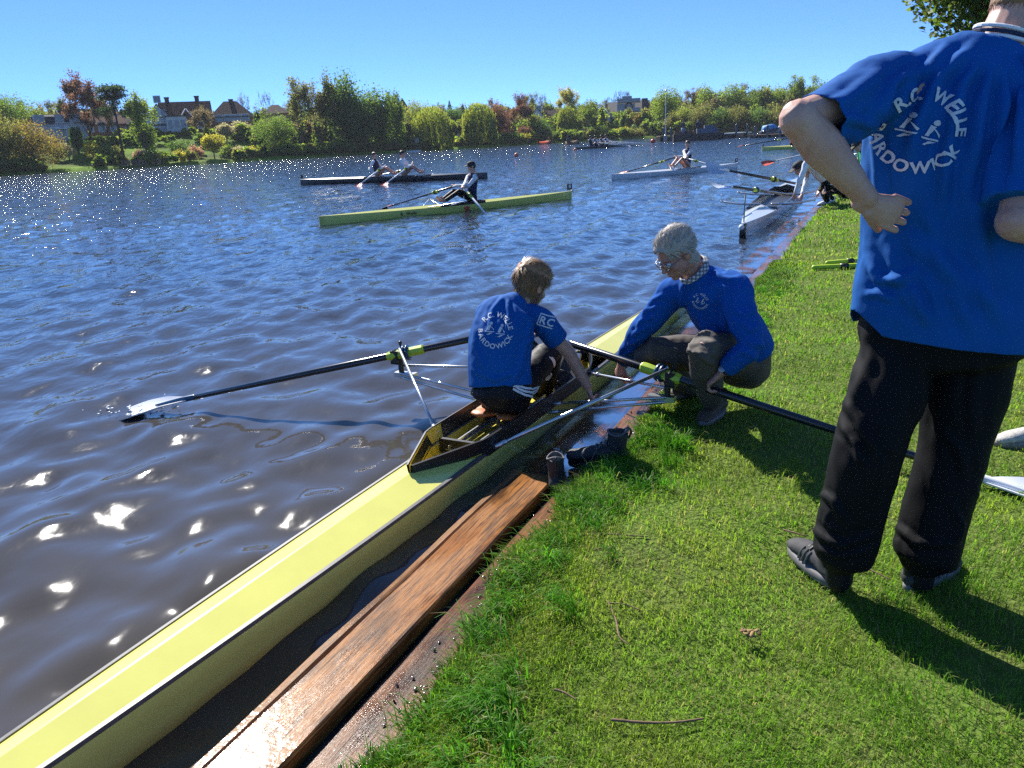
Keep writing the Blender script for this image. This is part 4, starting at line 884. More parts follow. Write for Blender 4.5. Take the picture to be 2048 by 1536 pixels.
    for lab, h, tt in (('left', atz(1672, 1182, 0), atz(1583, 1098, 0)), ('right', atz(1808, 1188, 0), atz(1893, 1143, 0))):
        h = h.copy(); tt = tt.copy(); dd = (tt - h).normalized(); tt = h + dd * .285; up_, so_ = shoe_mesh(h, tt); 
        so2 = wpart('shoe', up_, M['shoe'], root); wpart('sole', so_, M['sole'], root).parent = so2
        s = dd.cross(V((0, 0, 1)))
        mb = MB()
        for i in range(5):
            x = .125 + .022 * i; z = .098 - .0085 * i; c = h + dd * x; mb.tube([c - s * .025 + V((0, 0, z - .010)), c + V((0, 0, z + .004)), c + s * .025 + V((0, 0, z - .010))], .003, 5, sub=2)
        me = shift(mb.mesh('lace'), root.location); part('lace', me, M['trim'], so2)
        for sg in (1, -1):
            for i in range(3):
                mb = MB(); c = h + dd * (.125 + .020 * i); mb.tube([c + s * sg * .041 + V((0, 0, .036)), c - dd * .006 + s * sg * .036 + V((0, 0, .062)), c - dd * .014 + s * sg * .026 + V((0, 0, .084))], [(.0055, .002)] * 3, 6, sub=2); part('side_stripe', shift(mb.mesh('ss'), root.location), M['sole'], so2)
        mb = MB(); c = h + dd * .008; mb.tube([c + V((0, 0, .05)), c - dd * .006 + V((0, 0, .09)), c + dd * .004 + V((0, 0, .128))], [(.014, .006)] * 3, 8, ref=s); part('heel_tab', shift(mb.mesh('ht'), root.location), M['black'], so2)
        mb = MB(); c = h + dd * .062 + V((0, 0, .122)); mb.tube([c + (dd * math.cos(a) * .047 + s * math.sin(a) * .037 + V((0, 0, .006 * math.cos(a)))) for a in np.linspace(0, 6.2832, 21)], .007, 6, cap=0); part('ankle_collar', shift(mb.mesh('c'), root.location), M['sole'], so2)
standing_man()

# ------------------------------------------------------------------ the boy in the boat
def boy():
    root = thing('person', 'boy in a blue club shirt sitting in the yellow boat, bending towards the quay', 'person', (-.06, 3.78, .12))
    pel = at(1003, 788, 3.76); ch_ = at(1008, 680, 3.84); neck = at(1043, 604, 3.95); hc = at(1062, 571, 3.99)
    sR, eR, wR = at(1078, 640, 3.92), at(1138, 706, 3.96), at(1176, 775, 3.96); sL, eL, wL = at(975, 628, 4.05), at(1000, 690, 4.28), at(1060, 672, 4.36)
    f = V((.62, .62, -.50)); u = V((.30, .25, .92)); k = .94
    hm, fr = head_mb(hc, f, u, k); neck_mb(hm, hc, fr, neck + V((-.01, -.02, -.02)), .050, .056, k); head = remesh(hm, .004, 3)
    fine = MB(); fine.limb([sR, eR, wR], [(.044, .044, .98), (.035, .036, 1.06), (.024, .02, 1)], 14)
    hand_mb(fine, wR, at(1182, 802, 3.97) - wR, V((.7, .1, -.5)), V((.4, -.8, 0)), (.7, .9, .6), .86)
    fine.tube([sL, eL, wL], [.044, .036, .026], 12, sub=3); hand_mb(fine, wL, V((.6, .1, .15)), V((0, .2, -1)), V((0, 1, 0)), (.6, .9, .6), .86)
    arms = remesh(fine, .0034, 2)
    kR, aR = at(1103, 700, 4.14), at(1088, 788, 4.32); kL, aL = at(1060, 700, 4.36), at(1060, 770, 4.45); hR, hL = at(1020, 792, 3.80), at(985, 790, 3.88)
    c_ = MB(); c_.tube([pel, ch_, ch_.lerp(neck, .7)], [(.11, .07), (.11, .07), (.07, .05)], 14, ref=V((.9, -.3, 0)))
    for h, kk, a in ((hR, kR, aR), (hL, kL, aL)): c_.tube([h, kk, a], [.05, .035, .03], 10)
    for s in (sL, sR): c_.tube([ch_.lerp(neck, .6), s], [.04, .036], 10)
    wpart('body', join_meshes([head, arms, remesh(c_, .014, 3)], 'body'), M['skin'], root)
    hr = hair_mesh(head, hc, fr, lambda q: (q.z > -.05 - .0 * q.x and q.x < .035) and not (abs(q.y) > .064 and -.05 < q.z < .022 and -.03 < q.x < .05) or q.z > .055, lambda q: .010 + .016 * max(0, min(1, (q.z + .02) / .1)), lambda q: V((.55 if q.z > .04 else -.1, .1, -1 if q.z < .07 else .35)), 4200, (.026, .058), .0022, 5, k, .42, .26)
    wpart('hair', hr, M['hairbrown'], root)
    m = MB(); X = V((.88, -.42, 0)); low = at(1000, 772, 3.76)
    m.tube([low, at(998, 730, 3.79), at(1002, 675, 3.84), at(1015, 630, 3.90), at(1032, 608, 3.93), at(1040, 600, 3.945)], [(.172, .115), (.170, .118), (.172, .115), (.158, .098), (.085, .07), (.06, .058)], 24, ref=X, cap=0, sub=3)
    cR = sR.lerp(eR, .62); m.tube([at(1040, 630, 3.92), sR, cR], [(.07, .07), (.070, .072), (.064, .070)], 16, cap=0, sub=3)
    cL = sL.lerp(eL, .6); m.tube([at(1000, 622, 3.96), sL, cL], [(.07, .07), (.066, .07), (.06, .066)], 14, cap=0, sub=3)
    sh = remesh(m, .0065, 6); A = lambda *q: [at(x, y, 3.76) for x, y in q]
    folds(sh, [(A((1010, 592), (985, 620), (978, 665)), .010, .013), (A((1015, 595), (1018, 630), (1012, 670)), .011, .012), (A((1040, 610), (1062, 640), (1050, 700)), .008, .014), (A((950, 690), (970, 740), (1000, 770)), .007, .018), (A((1050, 690), (1040, 740), (1010, 790)), .008, .016), (A((945, 740), (985, 760), (1035, 745)), .007, .014), (A((1085, 650), (1075, 670), (1050, 690)), .009, .012), (A((960, 610), (950, 650), (948, 700)), .006, .014)], [((11, 11, 6), .006), ((30, 30, 20), .002)], 5)
    cut_faces(sh, [(cR, (eR - sR).normalized(), .09, .012)])
    so = wpart('shirt', sh, M['shirt'], root); so.modifiers.new('thickness', 'SOLIDIFY').thickness = .003
    p = MB(); arc_text(p, 'R.C. WELLE', .076, R(78), .035, .0026, bold=.02); arc_text(p, 'BARDOWICK', .076, R(265), .035, .0026, True, bold=.02); rowers_mark(p, .06)
    tw = sh.copy(); tw.transform(Matrix.Translation(V(root.location))); nrm = V((-.08, -1, .12)); rt_ = V((.98, -.08, -.10)); pr = project_print('print', p, None, tw, at(990, 662, 3.72), rt_, V((.10, .15, 1)), M['print'], .0035, .008); pr.data.transform(Matrix.Translation(-V(root.location))); pr.parent = so
    p = MB(); line_text(p, 'RC', .05, .004, -.035, 0, .03); poly(p, [(-.045, -.024), (.035, -.024), (.035, -.030), (-.045, -.030)]); poly(p, [(-.045, .024), (-.045, -.024), (-.040, -.024), (-.040, .024)]); poly(p, [(-.045, .03), (.03, .03), (.03, .024), (-.045, .024)])
    pr = project_print('sleeve_print', p, None, tw, at(1094, 643, 3.86), V((.9, -.2, -.35)), V((.3, .1, .9)), M['print'], .0035, .008); pr.data.transform(Matrix.Translation(-V(root.location))); pr.parent = so
    t = MB(); t.tube([at(1000, 775, 3.77), pel, at(1000, 805, 3.76)], [(.165, .115), (.168, .12), (.15, .10)], 18, ref=X, cap=.5)
    for h, kk, a in ((hR, kR, aR), (hL, kL, aL)):
        t.tube([h, h.lerp(kk, .5), kk, kk.lerp(a, .4), a], [(.092, .090), (.082, .085), (.066, .066), (.062, .064), (.052, .052)], 16, cap=.6, sub=3)
    tm = remesh(t, .008, 5); folds(tm, [], [((14, 14, 9), .008), ((40, 40, 25), .002)], 2); to = wpart('trousers', tm, M['track'], root)
    # three white side stripes along thigh and shin
    bm = bmesh.new(); bm.from_mesh(tm); tr = BVHTree.FromBMesh(bm); lc = V(root.location)
    for off in (-.022, 0, .022):
        mb = MB(); path = [at(1030, 770 + off * 330, 3.60), at(1050, 783 + off * 330, 3.66), at(1070, 788 + off * 330, 3.76), at(1088, 783 + off * 300, 3.86)]; vs = []
        for i in range(24):
            t_ = i / 23 * 3; j = min(2, int(t_)); q = path[j].lerp(path[j + 1], t_ - j); h, n, ix, dd = tr.find_nearest(q - lc); d_ = (path[j + 1] - path[j]).normalized(); s = n.cross(d_).normalized(); vs += [h + n * .003 + s * .0055, h + n * .003 - s * .0055]
        mb.add(vs, [(2 * i, 2 * i + 1, 2 * i + 3, 2 * i + 2) for i in range(23)]); mb.build('stripe', M['stripe'], to)
        mb = MB(); path = [at(1108 - off * 300, 712, 3.98), at(1104 - off * 300, 745, 4.06), at(1094 - off * 300, 778, 4.12)]; vs = []
        for i in range(16):
            t_ = i / 15 * 2; j = min(1, int(t_)); q = path[j].lerp(path[j + 1], t_ - j); h, n, ix, dd = tr.find_nearest(q - lc); d_ = (path[j + 1] - path[j]).normalized(); s = n.cross(d_).normalized(); vs += [h + n * .003 + s * .005, h + n * .003 - s * .005]
        mb.add(vs, [(2 * i, 2 * i + 1, 2 * i + 3, 2 * i + 2) for i in range(15)]); mb.build('stripe', M['stripe'], to)
    bm.free()
    for a, d in ((aR, V((.4, .75, .15))), (aL, V((.4, .75, .15)))):
        mb = MB(); d = d.normalized(); mb.tube([a - V((0, 0, .02)) - d * .03, a + d * .06 - V((0, 0, .03)), a + d * .15 - V((0, 0, .03))], [.036, .038, .026], 12, sub=2); wpart('sock', remesh(mb, .008, 3), M['whitecloth'], root)
boy()

# ------------------------------------------------------------------ the crouching man
def elder():
    root = thing('person', 'grey-haired man with glasses crouching on the grass edge, gripping the oar and the rigger', 'person', (1.05, 3.9, 0))
    pel = at(1478, 712, 3.98); ch_ = at(1418, 612, 3.90); neck = at(1386, 545, 3.86); hc = at(1353, 506, 3.82)
    sR, eR, wR = at(1347, 585, 4.02), at(1282, 662, 4.10), at(1243, 728, 4.28); sL, eL, wL = at(1468, 578, 3.74), at(1503, 690, 3.56), at(1446, 742, 3.60)
    f = V((-.76, -.34, -.55)); u = V((-.42, -.18, .88)); k = 1.0
    hm, fr = head_mb(hc, f, u, k); neck_mb(hm, hc, fr, neck + V((.03, .02, -.03)), .058, .066); head = remesh(hm, .0038, 3)
    fine = MB(); fine.tube([eR.lerp(wR, .5), eR.lerp(wR, .8), wR], [.042, .034, (.031, .026)], 12)
    hand_mb(fine, wR, at(1236, 765, 4.32) - wR, V((.75, .4, -.2)), V((.3, -.75, .1)), (.75, .9, .5), 1.05, .024)
    fine.tube([eL.lerp(wL, .5), eL.lerp(wL, .8), wL], [.042, .034, (.031, .026)], 12)
    hand_mb(fine, wL, at(1408, 772, 3.66) - wL, V((-.25, .35, -.9)), V((-.6, .75, .1)), (.55, .95, .75), 1.08, .024)
    arms = remesh(fine, .0034, 2)
    kR, aR = at(1292, 700, 4.06), at(1383, 778, 4.22); kL, aL = at(1405, 692, 3.60), at(1422, 800, 3.80); hR, hL = at(1462, 722, 4.08), at(1490, 725, 3.92)
    c_ = MB(); c_.tube([pel, ch_, ch_.lerp(neck, .8)], [(.13, .08), (.13, .07), (.07, .05)], 14, ref=V((-.3, .95, 0)))
    for h, kk, a in ((hR, kR, aR), (hL, kL, aL)): c_.tube([h, kk, a], [.06, .035, .03], 10)
    for s, e, w in ((sL, eL, wL), (sR, eR, wR)): c_.tube([ch_.lerp(neck, .6), s, e, w], [.04, .04, .032, .026], 10)
    wpart('body', join_meshes([head, arms, remesh(c_, .014, 3)], 'body'), M['skin2'], root)
    hr = hair_mesh(head, hc, fr, lambda q: ((q.z > -.055 and q.x < .0) or (q.z > .045 and q.x < .07) or (q.z > .066)) and not (abs(q.y) > .066 and -.05 < q.z < .022 and -.03 < q.x < .05), lambda q: .005 + .011 * max(0, min(1, (q.z + .02) / .09)), lambda q: V((-.5 if q.z < .05 else -.9, .25, -.8 if q.z < .06 else .15)), 4200, (.026, .055), .0022, 8, k, .20, .16)
    wpart('hair', hr, M['hairgrey'], root)
    # glasses
    ff, rr, uu = fr; mb = MB(); ml = MB()
    for s in (1, -1):
        c = hc + ff * .104 + rr * s * .034 - uu * .004; mb.tube([c + rr * .027 * math.cos(a) + uu * .019 * math.sin(a) - ff * .01 * abs(math.cos(a)) for a in np.linspace(0, 6.2832, 17)], .0022, 5, cap=0)
        mb.tube([hc + ff * .096 + rr * s * .063 + uu * .004, hc + ff * .04 + rr * s * .080 + uu * .005, hc - ff * .02 + rr * s * .088 + uu * .004, hc - ff * .035 + rr * s * .088 - uu * .015], .0024, 5, sub=2)
        ml.ell(c, (.0012, .026, .018), (ff, rr, uu), 12, 6)
    mb.tube([hc + ff * .108 - rr * .008, hc + ff * .112 + uu * .004, hc + ff * .108 + rr * .008], .0022, 5)
    g = wpart('glasses', mb.mesh('glasses'), M['steel'], root); part('lens', shift(ml.mesh('lens'), root.location), M['lens'], g)
    for s in (1, -1):
        mb = MB(); mb.ell(hc + ff * .083 + rr * s * .032 - uu * .004, (.012,) * 3, None, 10, 8); wpart('eye', mb.mesh('eye'), M['stripe'], root)
    # sweater
    m = MB(); X = V((-.35, .93, 0)); low = at(1487, 700, 3.97)
    m.tube([low, at(1470, 665, 3.95), at(1440, 622, 3.915), at(1415, 575, 3.885), at(1398, 555, 3.875), at(1391, 543, 3.865)], [(.188, .138), (.196, .143), (.200, .140), (.178, .118), (.10, .085), (.074, .070)], 24, ref=X, cap=.25, sub=3)
    for s, e, w, b in ((sR, eR, wR, at(1385, 580, 3.95)), (sL, eL, wL, at(1435, 580, 3.82))):
        m.tube([b, s, s.lerp(e, .5), e, e.lerp(w, .45), e.lerp(w, .86), e.lerp(w, .93)], [(.090, .090), (.083, .085), (.072, .074), (.063, .065), (.056, .056), (.048, .048), (.042, .040)], 18, cap=.2, sub=3)
    sh = remesh(m, .0075, 6); A = lambda *q: [at(x, y, 3.72) for x, y in q]
    folds(sh, [(A((1365, 560), (1362, 600), (1370, 650)), .008, .014), (A((1425, 540), (1445, 555), (1475, 560)), .012, .014), (A((1410, 540), (1430, 525), (1470, 530)), .008, .014), (A((1445, 600), (1450, 650), (1470, 690)), .010, .018), (A((1400, 640), (1420, 680), (1440, 690)), .009, .018), (A((1480, 640), (1500, 660), (1520, 650)), .008, .014), (A((1460, 720), (1480, 700), (1500, 710)), .007, .014), (A((1465, 620), (1490, 630), (1515, 615)), .009, .014)] +
          [([at(1330 - 12 * i, 590 + 22 * i, 3.95), at(1300 - 10 * i, 600 + 22 * i, 3.98), at(1285 - 6 * i, 625 + 22 * i, 4.0)], .007, .013) for i in range(6)], [((10, 10, 8), .010), ((28, 28, 24), .003)], 4)
    so = wpart('sweater', sh, M['fleece'], root)
    p = MB(); arc_text(p, 'R.C. WELLE', .036, R(85), .0165, .0012, bold=.01); arc_text(p, 'BARDOWICK', .036, R(268), .0165, .0012, True, bold=.01); rowers_mark(p, .028)
    tw = sh.copy(); tw.transform(Matrix.Translation(V(root.location))); pr = project_print('chest_print', p, None, tw, at(1399, 606, 3.70), V((.95, -.30, -.05)), V((.05, .1, 1)), M['print'], .0035, .008); pr.data.transform(Matrix.Translation(-V(root.location))); pr.parent = so
    p = MB(); rowers_mark(p, .05); pr = project_print('sleeve_print', p, None, tw, at(1303, 592, 3.95), V((.75, .2, -.6)), V((.6, 0, .8)), M['print'], .0035, .01); pr.data.transform(Matrix.Translation(-V(root.location))); pr.parent = so
    # plaid shirt collar
    mb = MB(); cn = at(1388, 540, 3.862); ax = (hc - cn).normalized(); s1 = ax.cross(V((0, -1, 0))).normalized(); s2 = ax.cross(s1); rings = []
    for hgt, rad in ((-.02, .078), (.022, .073), (.026, .077), (.0, .086)): rings.append([cn + s1 * rad * math.cos(a) + s2 * rad * .95 * math.sin(a) + ax * hgt for a in np.linspace(0, 6.2832, 32)[:-1]])
    mb.loft(rings, caps=False); wpart('shirt_collar', mb.mesh('c'), M['plaid'], root)
    # trousers and shoes
    t = MB(); t.tube([at(1484, 690, 3.98), pel, at(1490, 745, 4.0)], [(.19, .14), (.195, .15), (.16, .12)], 18, ref=X, cap=.7)
    for h, kk, a in ((hR, kR, aR), (hL, kL, aL)):
        t.tube([h, h.lerp(kk, .5) + V((0, 0, .015)), kk.lerp(h, .12), kk, kk.lerp(a, .3), kk.lerp(a, .75), a], [(.105, .105), (.096, .100), (.080, .082), (.076, .076), (.078, .080), (.070, .070), (.062, .060)], 16, cap=.7, sub=3)
    tm = remesh(t, .009, 5); B = lambda *q: [at(x, y, 3.62) for x, y in q]
    folds(tm, [(B((1395, 700), (1410, 720), (1440, 735)), .008, .014), (B((1400, 680), (1440, 690), (1480, 700)), .006, .015), ([at(1310, 690, 3.95), at(1350, 700, 3.95), at(1400, 705, 3.95)], .008, .015), ([at(1320, 720, 3.95), at(1360, 730, 3.95)], .007, .015)], [((12, 12, 9), .009), ((34, 34, 24), .0025)], 6); wpart('trousers', tm, M['greycloth'], root)
    for h, tt in ((V((1.13, 3.93, 0)), V((.965, 3.73, 0))), (V((1.10, 4.36, 0)), V((.90, 4.15, 0)))):
        up_, so_ = shoe_mesh(h, h + (tt - h).normalized() * .29); s2_ = wpart('shoe', up_, M['brownshoe'], root); part('sole', shift(so_, root.location), M['sole'], s2_)
        dd = (tt - h).normalized(); s = dd.cross(V((0, 0, 1))); mb = MB()
        for i in range(5):
            c = h + dd * (.125 + .024 * i); z = .100 - .009 * i; mb.tube([c - s * .028 + V((0, 0, z - .012)), c + V((0, 0, z + .005)), c + s * .028 + V((0, 0, z - .012))], .003, 5, sub=2)
        part('lace', shift(mb.mesh('lace'), root.location), M['twig'], s2_)
    # watch
    d = (wL - eL).normalized(); c = wL - d * .012; a1 = d.cross(V((0, 0, 1))).normalized(); a2 = d.cross(a1); mb = MB(); mb.loft([[c + d * q + a1 * .034 * math.cos(a) + a2 * .030 * math.sin(a) for a in np.linspace(0, 6.2832, 25)[:-1]] for q in (-.011, .011)], caps=False)
    w = wpart('watch', mb.mesh('w'), M['black'], root); w.modifiers.new('thickness', 'SOLIDIFY').thickness = .004
    mb = MB(); n_ = V((-.2, -.75, .6)); n_ = (n_ - d * n_.dot(d)).normalized(); mb.tube([c + n_ * .030, c + n_ * .042], .018, 14, cap=.1); part('watch_face', shift(mb.mesh('wf'), root.location), M['steel'], w)
def plaid():
    m = pm('plaid_collar', (.62, .62, .63), .85); N = m.node_tree.nodes; L = m.node_tree.links; tc = N.new('ShaderNodeTexCoord'); s = N.new('ShaderNodeSeparateXYZ'); L.new(tc.outputs['Object'], s.inputs[0]); prev = None
    for ax in (0, 2):
        q = N.new('ShaderNodeMath'); q.operation = 'MULTIPLY'; q.inputs[1].default_value = 55; L.new(s.outputs[ax], q.inputs[0]); fr = N.new('ShaderNodeMath'); fr.operation = 'FRACT'; L.new(q.outputs[0], fr.inputs[0]); lt = N.new('ShaderNodeMath'); lt.operation = 'LESS_THAN'; lt.inputs[1].default_value = .45; L.new(fr.outputs[0], lt.inputs[0])
        mx = N.new('ShaderNodeMix'); mx.data_type = 'RGBA'; mx.inputs[7].default_value = (.09, .09, .11, 1); mx.inputs[6].default_value = (.62, .62, .63, 1)
        if prev: L.new(prev.outputs[2], mx.inputs[6])
        ml = N.new('ShaderNodeMath'); ml.operation = 'MULTIPLY'; ml.inputs[1].default_value = .75; L.new(lt.outputs[0], ml.inputs[0]); L.new(ml.outputs[0], mx.inputs[0]); prev = mx
    L.new(prev.outputs[2], N['Principled BSDF'].inputs['Base Color']); return m
M['plaid'] = plaid()
def lensmat():
    m = bpy.data.materials.new('clear_lens'); m.use_nodes = True; N = m.node_tree.nodes; L = m.node_tree.links; N.remove(N['Principled BSDF']); g = N.new('ShaderNodeBsdfGlossy'); g.inputs['Roughness'].default_value = .02; t = N.new('ShaderNodeBsdfTransparent'); f = N.new('ShaderNodeFresnel'); f.inputs[0].default_value = 1.5; x = N.new('ShaderNodeMixShader')
    h_ = N.new('ShaderNodeMath'); h_.operation = 'MULTIPLY'; h_.inputs[1].default_value = .35; L.new(f.outputs[0], h_.inputs[0]); L.new(h_.outputs[0], x.inputs[0]); L.new(t.outputs[0], x.inputs[1]); L.new(g.outputs[0], x.inputs[2]); L.new(x.outputs[0], N['Material Output'].inputs[0]); return m
M['lens'] = lensmat()
elder()
# the bystander whose foot shows at the right edge of the lawn
def bystander():
    h, t_ = atz(2120, 893, 0), atz(2008, 893, 0); root = thing('person', 'bystander in white trainers at the right edge of the lawn, mostly out of view', 'person', (h.x, h.y, 0))
    d = (t_ - h).normalized(); s = d.cross(V((0, 0, 1))); body = MB(); tr = MB(); to = MB(); a = h + d * .06 + V((0, 0, .1)); hip = h + V((.26, .12, .92))
    for i in (0, 1):
        hh = h + V((.30, .16, 0)) * i; up_, so_ = shoe_mesh(hh, hh + d * .285); sh = wpart('shoe', up_, pm('worn_white_mesh', (.60, .57, .52), .8, vary=(60, .45), bump=(200, .6, .004)), root); part('sole', shift(so_, root.location), pm('muddy_white_sole', (.36, .30, .24), .8, vary=(25, .5)), sh)
        aa = hh + d * .06 + V((0, 0, .1)); hp = hip + V((0, .16 * i - .05, 0)); tr.tube([hp, hp.lerp(aa, .5), aa + V((0, 0, .04))], [(.1, .1), (.08, .08), (.06, .06)], 12); body.tube([hp, hp.lerp(aa, .5), aa], [.07, .05, .04], 10)
    c = hip + V((0, .04, .02)); to.tube([c - V((0, 0, .08)), c + V((0, 0, .3)), c + V((0, 0, .5)), c + V((0, 0, .58))], [(.17, .12), (.18, .12), (.17, .11), (.07, .06)], 16, ref=V((0, 1, 0)), sub=2); body.tube([c, c + V((0, 0, .5))], .09, 10)
    hm, fr = head_mb(c + V((-.02, 0, .74)), V((-1, 0, 0)), V((0, 0, 1))); neck_mb(hm, c + V((-.02, 0, .74)), fr, c + V((0, 0, .55)))
    for q in (-.2, .2):
        body.tube([c + V((0, q, .48)), c + V((.02, q * 1.15, .2)), c + V((-.05, q * 1.1, -.02))], [.05, .04, .03], 10); to.tube([c + V((0, q * .6, .5)), c + V((0, q, .47)), c + V((.02, q * 1.12, .25))], [.07, .075, .06], 12)
        hand_mb(body, c + V((-.05, q * 1.1, -.02)), V((-.1, 0, -1)), V((0, -q, 0)), V((-1, 0, 0)), (.3, .4, .3))
    body.join(hm); me = remesh(body, .010, 3); wpart('body', me.copy(), M['skin'], root); wpart('trousers', remesh(tr, .012, 3), M['navy'], root); wpart('shirt', remesh(to, .012, 3), M['whitecloth'], root)
    wpart('hair', hair_mesh(me, c + V((-.02, 0, .74)), fr, lambda q: q.z > .03 and q.x < .06 and q.z < .2, lambda q: .012, lambda q: V((-1, 0, -.6)), 500, (.02, .04), .002), M['hairdark'], root)
bystander()
# ------------------------------------------------------------------ boats and crews on the lake
def shell(name, label, a, b, hullm, deckm, beam=.29, cock=(-.1, .1), plate_at=None, trimm=None, group=None, z=.13, wing=False, pins=(), cat='rowing boat', fb=.12):
    """racing shell from a to b on the water: hull, decks, cockpit, coaming, riggers, bow number"""
    a, b = V(a), V(b); d = b - a; d.z = 0; L_ = d.length; c = (a + b) / 2; o = thing(name, label, cat, (c.x, c.y, WATER_Z), math.atan2(d.y, d.x), group); H = L_ / 2; XS_ = np.linspace(-H, H, 41)
    w = lambda x: max(.012, beam / 2 * (1 - abs(x / (H * 1.02)) ** 2.2)); g = lambda x: fb + .05 * abs(x / H) ** 2
    x0, x1 = H * cock[0] * 2, H * cock[1] * 2
    mb = MB(); vs = []; fs = []; n = 7
    for x in XS_: q = w(x); vs += [(x, -q, g(x)), (x, -q * .97, .02), (x, -q * .6, -.09), (x, 0, -.11), (x, q * .6, -.09), (x, q * .97, .02), (x, q, g(x))]
    for i in range(len(XS_) - 1):
        for k in range(n - 1): fs.append((i * n + k, i * n + k + 1, (i + 1) * n + k + 1, (i + 1) * n + k))
    fs.append(tuple(range(n))); fs.append(tuple((len(XS_) - 1) * n + k for k in reversed(range(n)))); mb.add(vs, fs); mb.build('hull', hullm, o)
    for nm, xs in (('stern_deck', np.linspace(-H, x0, 16)), ('bow_deck', np.linspace(x1, H, 16))):
        mb = MB(); vs = []; fs = []
        for x in xs: q = w(x); vs += [(x, -q, g(x) + .002), (x, 0, g(x) + .35 * q), (x, q, g(x) + .002)]
        for i in range(15):
            for k in (0, 1): fs.append((i * 3 + k, i * 3 + k + 3, i * 3 + k + 4, i * 3 + k + 1))
        mb.add(vs, [tuple(reversed(f)) for f in fs]); sharp(mb.build(nm, deckm, o), 10)
    mb = MB(); xs = np.linspace(x0, x1, 12); mb.loft([[(x, -w(x) * .92, .05), (x, w(x) * .92, .05)] for x in xs], closed=False); mb.build('cockpit', M['black'], o, False)
    mb = MB()
    for sg in (1, -1): mb.loft([[(x, sg * w(x) * 1.01, g(x) - .01), (x, sg * (w(x) * 1.0 + .006), g(x) + .045), (x, sg * (w(x) - .008), g(x) + .045), (x, sg * w(x) * .95, g(x) - .01)] for x in xs])
    for x in (x0, x1): mb.box((x, 0, g(x) + .02), (.012, w(x) * 2, .07))
    mb.build('coaming', trimm or M['black'], o, False)
    for px_ in pins:
        for sg in (1, -1):
            p = V((px_, sg * .80, .32)); mb = MB()
            if wing: mb.tube([(px_ + .12, sg * .1, .22), (px_ + .12, sg * .45, .23), (px_, sg * .80, .27)], [.022, .020, .016], 8, sub=3)
            else:
                for e in ((px_ - .55, .13, .17), (px_ - .05, .14, .15), (px_ + .45, .13, .17)): mb.tube([p - V((0, 0, .05)), V((e[0], sg * e[1], e[2]))], .011, 6)
            mb.tube([p - V((0, 0, .07)), p + V((0, 0, .06))], .010, 6); mb.build('rigger', M['alu'], o)
    if plate_at:
        mb = MB(); x = H * plate_at * .985; mb.box((x, 0, g(x) + .11), (.16, .008, .15)); pl = mb.build('number_plate', M['black'], o, False)
        mb = MB(); mb.box((x, 0, g(x) + .12), (.07, .011, .09)); mb.build('number_panel', M['white'], pl, False); mb = MB(); mb.ell((H * plate_at * 1.008, 0, g(H) + .0), (.04, .03, .03), None, 8, 6); mb.build('bow_ball', M['white'], o)
    return o
